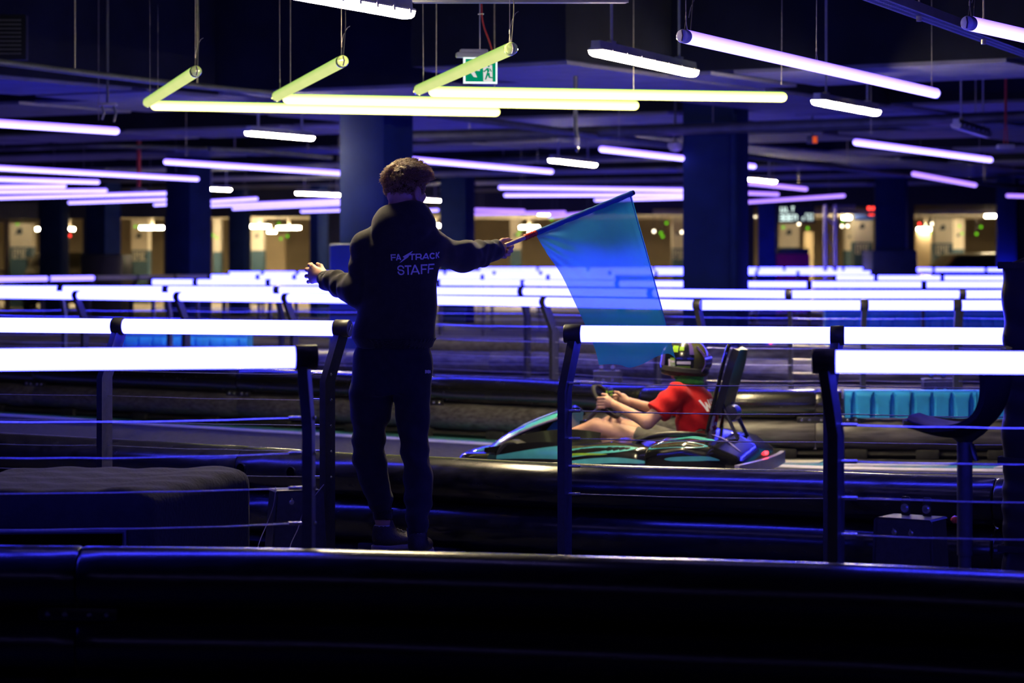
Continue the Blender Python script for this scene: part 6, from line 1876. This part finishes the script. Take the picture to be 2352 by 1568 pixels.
# ================================================================== far facade and the lit car park behind it
FD = 60.0
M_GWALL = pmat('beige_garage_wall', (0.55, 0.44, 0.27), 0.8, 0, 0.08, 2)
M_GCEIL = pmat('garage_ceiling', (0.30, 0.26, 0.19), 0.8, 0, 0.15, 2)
M_GWHITE = pmat('garage_white_paint', (0.62, 0.56, 0.44), 0.7, 0, 0.06, 3)
M_GTEAL = pmat('garage_teal_paint', (0.035, 0.085, 0.12), 0.6, 0, 0.15, 3)
M_GMARK = pmat('garage_dark_mark', (0.03, 0.04, 0.05), 0.6, 0, 0.1, 5)
M_FACADE = pmat('facade_navy', (0.03, 0.03, 0.055), 0.7, 0, 0.2, 2)
def xw(px, d): return (px - 1176.0) * d / FPX
def zw(py, d): return EYE - (py - HZ) * d / FPX
w = MB()
# header above the openings and solid piers between them
heads = [(-200, 90, 503), (90, 148, 700), (148, 190, 502), (190, 270, 700), (270, 376, 500), (376, 480, 700), (480, 525, 499), (525, 573, 700), (573, 711, 497), (711, 985, 700), (985, 1010, 470), (1010, 1060, 700),
         (1060, 1330, 492), (1330, 1500, 492), (1500, 1572, 480), (1572, 1732, 700), (1732, 1745, 476), (1745, 1788, 700), (1788, 2012, 474), (2012, 2100, 700), (2100, 2292, 470), (2292, 2560, 700)]
pieces = []
for a, b, y in heads:
    x0, x1 = xw(a, FD), xw(b, FD)
    z0 = 0.0 if y == 700 else zw(y, FD)
    w.box(((x0 + x1) / 2, FD + 0.15, (z0 + CEIL) / 2), (x1 - x0, 0.3, CEIL - z0))
for s in (-1, 1):
    x = xw(-200 if s < 0 else 2560, FD); w.box((x + s * (30 - abs(x)) / 2, FD + 0.15, CEIL / 2), (30 - abs(x), 0.3, CEIL))
struct(w, 'wall_back', M_FACADE)
# car park room
GD = 84.0; GZ = 2.75
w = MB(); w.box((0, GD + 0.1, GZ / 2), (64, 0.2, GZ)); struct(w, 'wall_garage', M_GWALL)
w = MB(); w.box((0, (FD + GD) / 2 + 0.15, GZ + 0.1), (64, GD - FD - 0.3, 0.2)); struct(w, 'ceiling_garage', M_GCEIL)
for s in (-1, 1):
    w = MB(); w.box((s * 32, (FD + GD) / 2 + 0.1, GZ / 2), (0.2, GD - FD - 0.1, GZ)); struct(w, 'wall_garage_left' if s < 0 else 'wall_garage_right', M_GWALL)
w = MB(); w.box((0, (FD + GD) / 2 + 0.1, 0.003), (63, GD - FD - 0.2, 0.006)); struct(w, 'trim_garage_floor', pmat('garage_floor', (0.42, 0.36, 0.27), 0.5, 0, 0.12, 2))
# ceiling ribs and pipes of the car park
for k in range(4):
    y = FD + 2.2 + k * 4.6
    w = MB(); w.box((0, y, GZ - 0.09), (60, 0.35, 0.18)); struct(w, 'trim_%d' % (k + 1), M_GCEIL)
for k, y in enumerate((FD + 1.2, FD + 4.4, FD + 9.0)):
    m = MB(); m.tube([(-28, y, GZ - 0.26), (28, y, GZ - 0.26)], 0.06, 10)
    T = thing('garage_pipe', ['foremost pale pipe under the car park ceiling', 'middle pale pipe under the car park ceiling', 'rearmost pale pipe under the car park ceiling'][k], 'pipe', (0, y, GZ - 0.32))
    build(m, 'pipe', M_GWHITE, T)
    for x in range(-24, 25, 6):
        m = MB(); m.tube([(x, y, GZ - 0.25), (x, y, GZ)], 0.012, 6); build(m, 'hanger_rod', M_GWHITE, T)
# painted columns of the car park: teal foot, pale head with a dark leaf mark and bay number
def garage_column(px0, px1, d, ytop, ysplit, label, digits=True):
    x0, x1 = xw(px0, d), xw(px1, d); zs_ = zw(ysplit, d)
    T = thing('garage_column', label, 'column', ((x0 + x1) / 2, d + 0.3, 0))
    m = MB(); m.box(((x0 + x1) / 2, d + 0.3, zs_ / 2), (x1 - x0, 0.6, zs_)); build(m, 'teal_base', M_GTEAL, T, smooth=0)
    m = MB(); m.box(((x0 + x1) / 2, d + 0.3, (zs_ + GZ) / 2), (x1 - x0, 0.6, GZ - zs_)); build(m, 'pale_head', M_GWHITE, T, smooth=0)
    c = Vector(((x0 + x1) / 2 - 0.05 * (x1 - x0), d - 0.01, zs_ + 0.42)); s = (x1 - x0) * 0.2
    m = MB(); pts = [(-1.0, -1.0), (-0.55, 0.35), (-0.2, 0.75), (0.45, 0.6), (0.7, 1.3), (0.6, 0.3), (0.75, -0.4), (0.2, -0.85), (-0.4, -0.6)]
    m.prism([(a * s, b * s) for a, b in pts], c, (1, 0, 0), (0, 0, 1), -0.006); build(m, 'leaf_mark', M_GMARK, T, smooth=0)
    if digits:
        m = MB(); h = 0.17; w_ = h * 0.5; lw = 0.035
        zc = zs_ - 0.18
        for i, segs in enumerate(('abcdef', 'abcfgd', 'aefd')):
            cx = (x0 + x1) / 2 + (i - 1) * w_ * 1.7
            S_ = {'a': ((cx, h), (w_, lw)), 'd': ((cx, -h), (w_, lw)), 'g': ((cx, 0), (w_, lw)), 'b': ((cx + w_ / 2, h / 2), (lw, h)), 'c': ((cx + w_ / 2, -h / 2), (lw, h)), 'f': ((cx - w_ / 2, h / 2), (lw, h)), 'e': ((cx - w_ / 2, -h / 2), (lw, h))}
            for q in segs:
                (ax_, az_), (bw, bh) = S_[q]
                m.box((ax_, d - 0.004, zc + az_ * 0.7), (bw, 0.006, bh * 0.75))
        build(m, 'bay_number', M_GWHITE, T, smooth=0)
garage_column(22, 72, 64.5, 515, 567, 'car park column with dark leaf mark behind the pale pipe post')
garage_column(302, 340, 70.0, 530, 574, 'car park column framed between the black padded column and the navy column')
garage_column(490, 507, 72.0, 545, 578, 'slim car park column right of the navy column', digits=False)
garage_column(577, 606, 69.0, 545, 575, 'car park column at the left of the wide bright bay', digits=False)
garage_column(1172, 1197, 70.0, 540, 573, 'car park column behind the flag stick', digits=False)
garage_column(1545, 1570, 68.0, 540, 570, 'car park column just left of the double column')
garage_column(1793, 1836, 66.0, 525, 568, 'car park column under the illuminated board')
garage_column(1962, 2004, 63.0, 504, 556, 'brightly lit car park column with leaf mark and bay number next to the blue pad')
garage_column(2147, 2188, 65.0, 512, 558, 'car park column behind the row of small lamps')
garage_column(2190, 2215, 72.0, 545, 572, 'slim car park column left of the parked car', digits=False)
garage_column(1942, 1962, 74.0, 540, 575, 'slim dark car park column right of the lattice truss', digits=False)
# pale partitions
for k, (a, b, d, lab) in enumerate(((605, 655, 76, 'tall plain partition in the wide bright bay'), (2105, 2147, 70, 'pale partition right of the blue padded column'), (1848, 1868, 72, 'narrow bright partition right of the magenta panel'))):
    m = MB(); x0, x1 = xw(a, d), xw(b, d); m.bevbox(((x0 + x1) / 2, d + 0.1, 1.05), (x1 - x0, 0.2, 2.1), 0.01); build_top(m, 'partition', M_GWALL, lab, 'wall')
# lamps of the car park
GL = [(68, 92, 526, 72, 'lamp beside the column behind the pale pipe post'), (148, 171, 526, 72, 'lamp over the red indicator'), (321, 378, 523, 66, 'long lamp touching the navy column'), (572, 620, 520, 68, 'left lamp of the pair in the wide bright bay'),
      (636, 690, 523, 66, 'right lamp of the pair in the wide bright bay'), (615, 634, 534, 78, 'small deep lamp in the wide bright bay'), (985, 1012, 518, 68, 'lamp beside the marshal\'s shoulder'), (1193, 1238, 522, 68, 'lamp above the flag stick'),
      (1214, 1230, 534, 76, 'small deep lamp above the red tape'), (1236, 1262, 490.5, 62, 'lamp close to the facade header near the flag'), (1935, 1956, 500, 64, 'lamp right of the lattice truss'), (2263, 2296, 496, 63, 'lamp over the parked car'), (2107, 2146, 526, 70, 'row lamp behind the blue padded column')]
for a, b, y, d, lab in GL:
    x0, x1 = xw(a, d), xw(b, d); z = min(zw(y, d), GZ - 0.06)
    T = thing('garage_lamp', 'warm car park ' + lab, 'light', ((x0 + x1) / 2, d, z))
    m = MB(); m.bevbox(((x0 + x1) / 2, d, z), (x1 - x0, 0.14, 0.075), 0.02); build(m, 'diffuser', M_WARMFAR, T)
    m = MB(); m.box(((x0 + x1) / 2, d, (z + 0.038 + GZ) / 2), (0.05, 0.03, max(0.01, GZ - z - 0.036))); build(m, 'drop_rod', M_GWHITE, T)
# lamp rows added under the ceiling, mostly hidden, to brighten the bays
for k in range(18):
    x = -17 + (k % 9) * 4.2; yl = 62.3 if k < 9 else 70.2
    T = thing('garage_lamp', 'added fill lamp along the front aisle of the car park' if k < 9 else 'added fill lamp along the back aisle of the car park', 'light', (x, yl, GZ - 0.12), 'added front aisle lamps' if k < 9 else 'added back aisle lamps')
    m = MB(); m.bevbox((x, yl, GZ - 0.08), (1.5, 0.16, 0.07), 0.02); build(m, 'diffuser', M_WARMFAR, T)
    m = MB(); m.box((x, yl, GZ - 0.022), (1.4, 0.1, 0.045)); build(m, 'housing', M_GWHITE, T)
# bay indicator lights
M_LEDG = emat('green_led', (0.16, 0.62, 0.01), 1.5, var=0.02); M_LEDR = emat('red_led', (1.0, 0.04, 0.03), 4.0, var=0.02); M_LEDW = emat('white_led', (1.0, 0.85, 0.6), 6.0, var=0.02)
LEDS = [(40, 514, 'g'), (311, 520, 'g'), (490, 540, 'g'), (498, 546, 'g'), (640, 514, 'g'), (637, 527, 'g'), (645, 548, 'g'), (660, 542, 'g'), (160, 541, 'r'), (1195, 530, 'g'), (1190, 538, 'g'), (1267, 503, 'g'), (1531, 512, 'g'), (1518, 535, 'g'), (1522, 543, 'g'),
        (1799, 522, 'g'), (1855, 524, 'g'), (1918, 526, 'g'), (1936, 507, 'g'), (1961, 527, 'g'), (2112, 514, 'r'), (2137, 534, 'g'), (2204, 519, 'g'), (2210, 536, 'g'), (2253, 521, 'g'), (2243, 537, 'g'),
        (1835, 514, 'w'), (1934, 519, 'w'), (1947, 519, 'w'), (2141, 514, 'w'), (1502, 531, 'w'), (1735, 496, 'w'), (1566, 533, 'w')]
nm = {'g': ('green', M_LEDG), 'r': ('red', M_LEDR), 'w': ('white', M_LEDW)}
for i, (x, y, c) in enumerate(LEDS):
    d = 63.5 + 3.0 * ((i * 7) % 5) / 5.0
    p = P(x, y, d)
    bay = [b for lim, b in ((90, 'bay behind the pale pipe post'), (260, 'bay beside the black padded column'), (380, 'bay left of the navy column'), (530, 'narrow bay right of the navy column'), (720, 'wide bright bay'), (1400, 'bay behind the flag stick'),
                            (1600, 'bay left of the double column'), (1780, 'gap right of the double column'), (1905, 'bay under the illuminated board'), (2010, 'bay between lattice truss and blue pad'), (2160, 'bay right of the blue padded column'), (2400, 'bay over the dark parked car')) if x < lim][0]
    T = thing('bay_indicator', 'small %s indicator light in the %s' % (nm[c][0], bay), 'light', p, '%s indicators, %s' % (nm[c][0], bay))
    m = MB(); m.lathe([(0.012, -0.035), (0.03, -0.024), (0.037, 0.0), (0.03, 0.024), (0.012, 0.035)], p, (0, 0, 1), 12); build(m, 'lens', nm[c][1], T)
    m = MB(); m.tube([p + Vector((0, 0, 0.04)), Vector((p.x, p.y, GZ))], 0.006, 5); build(m, 'flex', M_WIREB, T)
# pale pipe post and rails at the far left bay
p = XY(16, 61.55)
T = thing('pipe_post', 'pale vertical pipe post with cross rail under the pleated shutter', 'post', p)
m = MB(); m.tube([(p.x, p.y, 0), (p.x, p.y, GZ - 0.02)], 0.07, 10); build(m, 'post', M_GWALL, T)
m = MB(); m.tube([(p.x - 1.2, p.y, zw(624, 61.2)), (p.x, p.y, zw(624, 61.2))], 0.05, 8); build(m, 'cross_rail', M_GWALL, T)
m = MB(); m.tube([(p.x - 1.2, p.y, zw(508, 61.2)), (p.x + 0.8, p.y, zw(508, 61.2))], 0.05, 8); build(m, 'top_rail', M_GWALL, T)
# pleated grey shutter above the left bay
T = thing('roller_shutter', 'grey pleated shutter above the pale pipe post', 'shutter', (xw(40, 59.6), 59.6, zw(503, 59.6)))
for k in range(12):
    m = MB(); x = xw(-8 + k * 8.2, 59.6); m.bevbox((x, 59.62, zw(484, 59.6)), (0.07, 0.05, 0.40), 0.01); build(m, 'pleat', pmat('shutter_grey', (0.22, 0.21, 0.24), 0.6, 0, 0.1, 6), T)

# lattice truss goal
M_ALU = pmat('aluminium_truss', (0.55, 0.5, 0.6), 0.35, 0.7, 0.1, 20)
def truss():
    d = 47.0
    T = thing('lattice_truss', 'silver lattice truss post with cross beam in front of the far bays', 'truss', XY(1908, d))
    xs_ = [xw(1897, d), xw(1920, d)]
    ztop = zw(470, d)
    for x in xs_:
        for dy in (0, 0.2):
            m = MB(); m.tube([(x, d + dy, 0), (x, d + dy, ztop)], 0.028, 8); build(m, 'chord', M_ALU, T)
    n = 11
    for k in range(n):
        a = ztop * k / n; b = ztop * (k + 1) / n
        m = MB(); m.tube([(xs_[k % 2], d, a), (xs_[(k + 1) % 2], d, b)], 0.012, 6); build(m, 'brace', M_ALU, T)
        m = MB(); m.tube([(xs_[k % 2], d + 0.2, b), (xs_[k % 2], d, a)], 0.012, 6); build(m, 'brace', M_ALU, T)
    za, zb = zw(485, d), zw(472, d)
    x1 = xw(1969, d)
    for z in (za, zb):
        m = MB(); m.tube([(xs_[1], d + 0.02, z), (x1, d + 0.3, z - (0.03 if z == za else 0))], 0.025, 8); build(m, 'beam_chord', M_ALU, T)
    for k in range(6):
        x = xs_[1] + (x1 - xs_[1]) * (k + 0.3) / 6
        m = MB(); m.tube([(x, d + 0.05 * k, za), (x + 0.04, d + 0.05 * k, zb)], 0.012, 6); build(m, 'brace', M_ALU, T)
    m = MB(); m.bevbox(((xs_[0] + xs_[1]) / 2, d + 0.1, 0.01), (0.4, 0.4, 0.02), 0.004); build(m, 'base_plate', M_ALU, T)
truss()

# illuminated board with rows of blurred white characters
def board():
    d = 58.0
    T = thing('light_board', 'dark hanging board with glowing white characters in two columns', 'sign', (xw(1830, d), d, zw(515, d)))
    x0, x1 = xw(1786, d), xw(1872, d)
    m = MB(); m.box(((x0 + x1) / 2, d + 0.06, (zw(474, d) + zw(512, d)) / 2), (x1 - x0, 0.08, zw(474, d) - zw(512, d))); bd = build(m, 'board', pmat('board_black', (0.012, 0.014, 0.022), 0.5, 0, 0.2, 5), T, smooth=0)
    M_CH = emat('board_white', (0.75, 0.95, 0.9), 1.8, var=0.05)
    G7 = {'U': 'fedcb', 'L': 'fed', 'T': 'ai', 'D': 'abcdef', 'E': 'afged', 'N': 'efabc', '2': 'abged', '3': 'abgcd', '0': 'abcdef', '1': 'bc', '5': 'afgcd'}
    def chars(txt, px, py, h, adv):
        for i, ch in enumerate(txt):
            m = MB(); cx = xw(px + i * adv, d); cz = zw(py, d); H = h * d / FPX; W = H * 0.62; lw = H * 0.16
            S_ = {'a': ((0, H / 2), (W, lw)), 'd': ((0, -H / 2), (W, lw)), 'g': ((0, 0), (W, lw)), 'b': ((W / 2, H / 4), (lw, H / 2)), 'c': ((W / 2, -H / 4), (lw, H / 2)), 'f': ((-W / 2, H / 4), (lw, H / 2)), 'e': ((-W / 2, -H / 4), (lw, H / 2)), 'i': ((0, 0), (lw, H))}
            for q in G7[ch]:
                (a, b), (w_, h_) = S_[q]; m.box((cx + a, d + 0.012, cz + b), (w_, 0.012, h_))
            build(m, 'glowing_character', M_CH, bd, smooth=0)
    chars('ULT', 1797, 481, 11, 12); chars('3DEN', 1795, 500, 12, 10.5)
    chars('0133', 1845, 502, 6, 6.5); chars('203', 1852, 493, 5, 6.5)
    for x in (x0 + 0.1, x1 - 0.1):
        m = MB(); m.tube([(x, d + 0.06, zw(474, d)), (x, d + 0.06, CEIL)], 0.012, 6); build(m, 'drop_rod', M_DUCT, T)
board()
# magenta panel below it, pale label strip
d = 56.5
x0, x1 = xw(1781, d), xw(1860, d)
T = thing('fabric_screen', 'magenta fabric screen standing below the illuminated board', 'screen', ((x0 + x1) / 2, d, 0))
m = MB(); m.bevbox(((x0 + x1) / 2, d, zw(583, d) / 2 + 0.02), (x1 - x0, 0.1, zw(583, d) - 0.04), 0.03); build(m, 'panel', pmat('magenta_fabric', (0.5, 0.008, 0.16), 0.7, 0, 0.12, 5), T)
m = MB(); m.bevbox(((x0 + x1) / 2, d, zw(577, d)), (x1 - x0 - 0.05, 0.12, 0.14), 0.03); build(m, 'top_rail', M_BLACK, T)
for x in (x0 + 0.08, x1 - 0.08):
    m = MB(); m.box((x, d, 0.03), (0.08, 0.5, 0.06)); build(m, 'foot', M_BLACK, T)
# red glowing figures above the lit column
d = 61.5
T = thing('red_sign', 'two red glowing strokes above the brightly lit car park column', 'sign', P(1998, 484, d))
for k, x in enumerate((1996, 2007)):
    m = MB(); m.capsule(P(x, 476, d), P(x + 2.5 - 5 * k, 491, d), 0.04, 10); build(m, 'glowing_stroke', M_LEDR, T)
m = MB(); m.box((xw(2002, d), d + 0.06, zw(483, d)), (0.3, 0.04, 0.3)); build(m, 'sign_plate', M_BLACK, T)
m = MB(); m.tube([(xw(2002, d), d + 0.06, zw(478, d)), (xw(2002, d), d + 0.06, GZ)], 0.012, 6); build(m, 'drop_rod', M_DUCT, T)
m = MB(); d = 62.968; x0, x1 = xw(1962, d), xw(2011, d)
m.bevbox(((x0 + x1) / 2, d, zw(498, d)), (x1 - x0, 0.06, 0.14), 0.01)
build_top(m, 'blue_band', pmat('blue_signage', (0.05, 0.12, 0.5), 0.5, 0, 0.1, 4), 'blue sign band across the head of the lit car park column', 'sign')
# parked dark cars
def parked_car(cx_px, d, label, yaw=0.0, s=1.0):
    c = XY(cx_px, d)
    T = thing('parked_car', label, 'car')
    def bodyf(G):
        x = G[..., 0]; z = G[..., 2]; y = np.abs(G[..., 1])
        top = np.interp(x, [-2.2, -2.05, -1.2, -0.7, 0.6, 1.3, 2.0, 2.2], [0.65, 0.82, 0.92, 1.44, 1.48, 1.08, 0.95, 0.7])
        wd = np.interp(z, [0.2, 0.5, 0.9, 1.45], [0.86, 0.9, 0.87, 0.66])
        d_ = smax(smax(z - top, y - wd, 0.12), np.maximum(np.abs(x) - 2.2, 0.2 - z), 0.08)
        for wx in (-1.35, 1.35):
            d_ = smax(d_, -(np.sqrt((x - wx) ** 2 + (z - 0.32) ** 2) - 0.36), 0.02)
        return d_
    b = sdf_build('car_body', bodyf, (-2.35, -1.05, 0.1), (2.35, 1.05, 1.62), 0.06, pmat('dark_car_paint', (0.012, 0.018, 0.022), 0.25, 0, 0.2, 3, coat=0.6), T, relax=1)
    for k, s_ in enumerate((-1, 1)):
        m = MB(); m.prism([(-1.0, 0.98), (-0.68, 1.34), (0.55, 1.38), (1.05, 1.02)], (0, s_ * 0.80, 0), (1, 0, 0), (0, 0, 1), 0.02); build(m, 'side_window', M_GLASSCAR, b, smooth=0)
    for wx in (-1.35, 1.35):
        for s_ in (-1, 1):
            m = MB(); m.lathe([(0.19, -0.1), (0.31, -0.1), (0.32, -0.08), (0.32, 0.08), (0.31, 0.1), (0.19, 0.1)], (wx, s_ * 0.78, 0.321), (0, 1, 0), 20); build(m, 'wheel', M_TYRE, T)
    T.location = c; T.rotation_euler = (0, 0, yaw)
    return T
parked_car(2240, 61.0 + 1.4, 'dark parked car beside the slim car park column', math.radians(8))
parked_car(140, 61.0 + 1.4, 'dark parked car behind the dark column beside the pale pipe post', math.radians(-82))
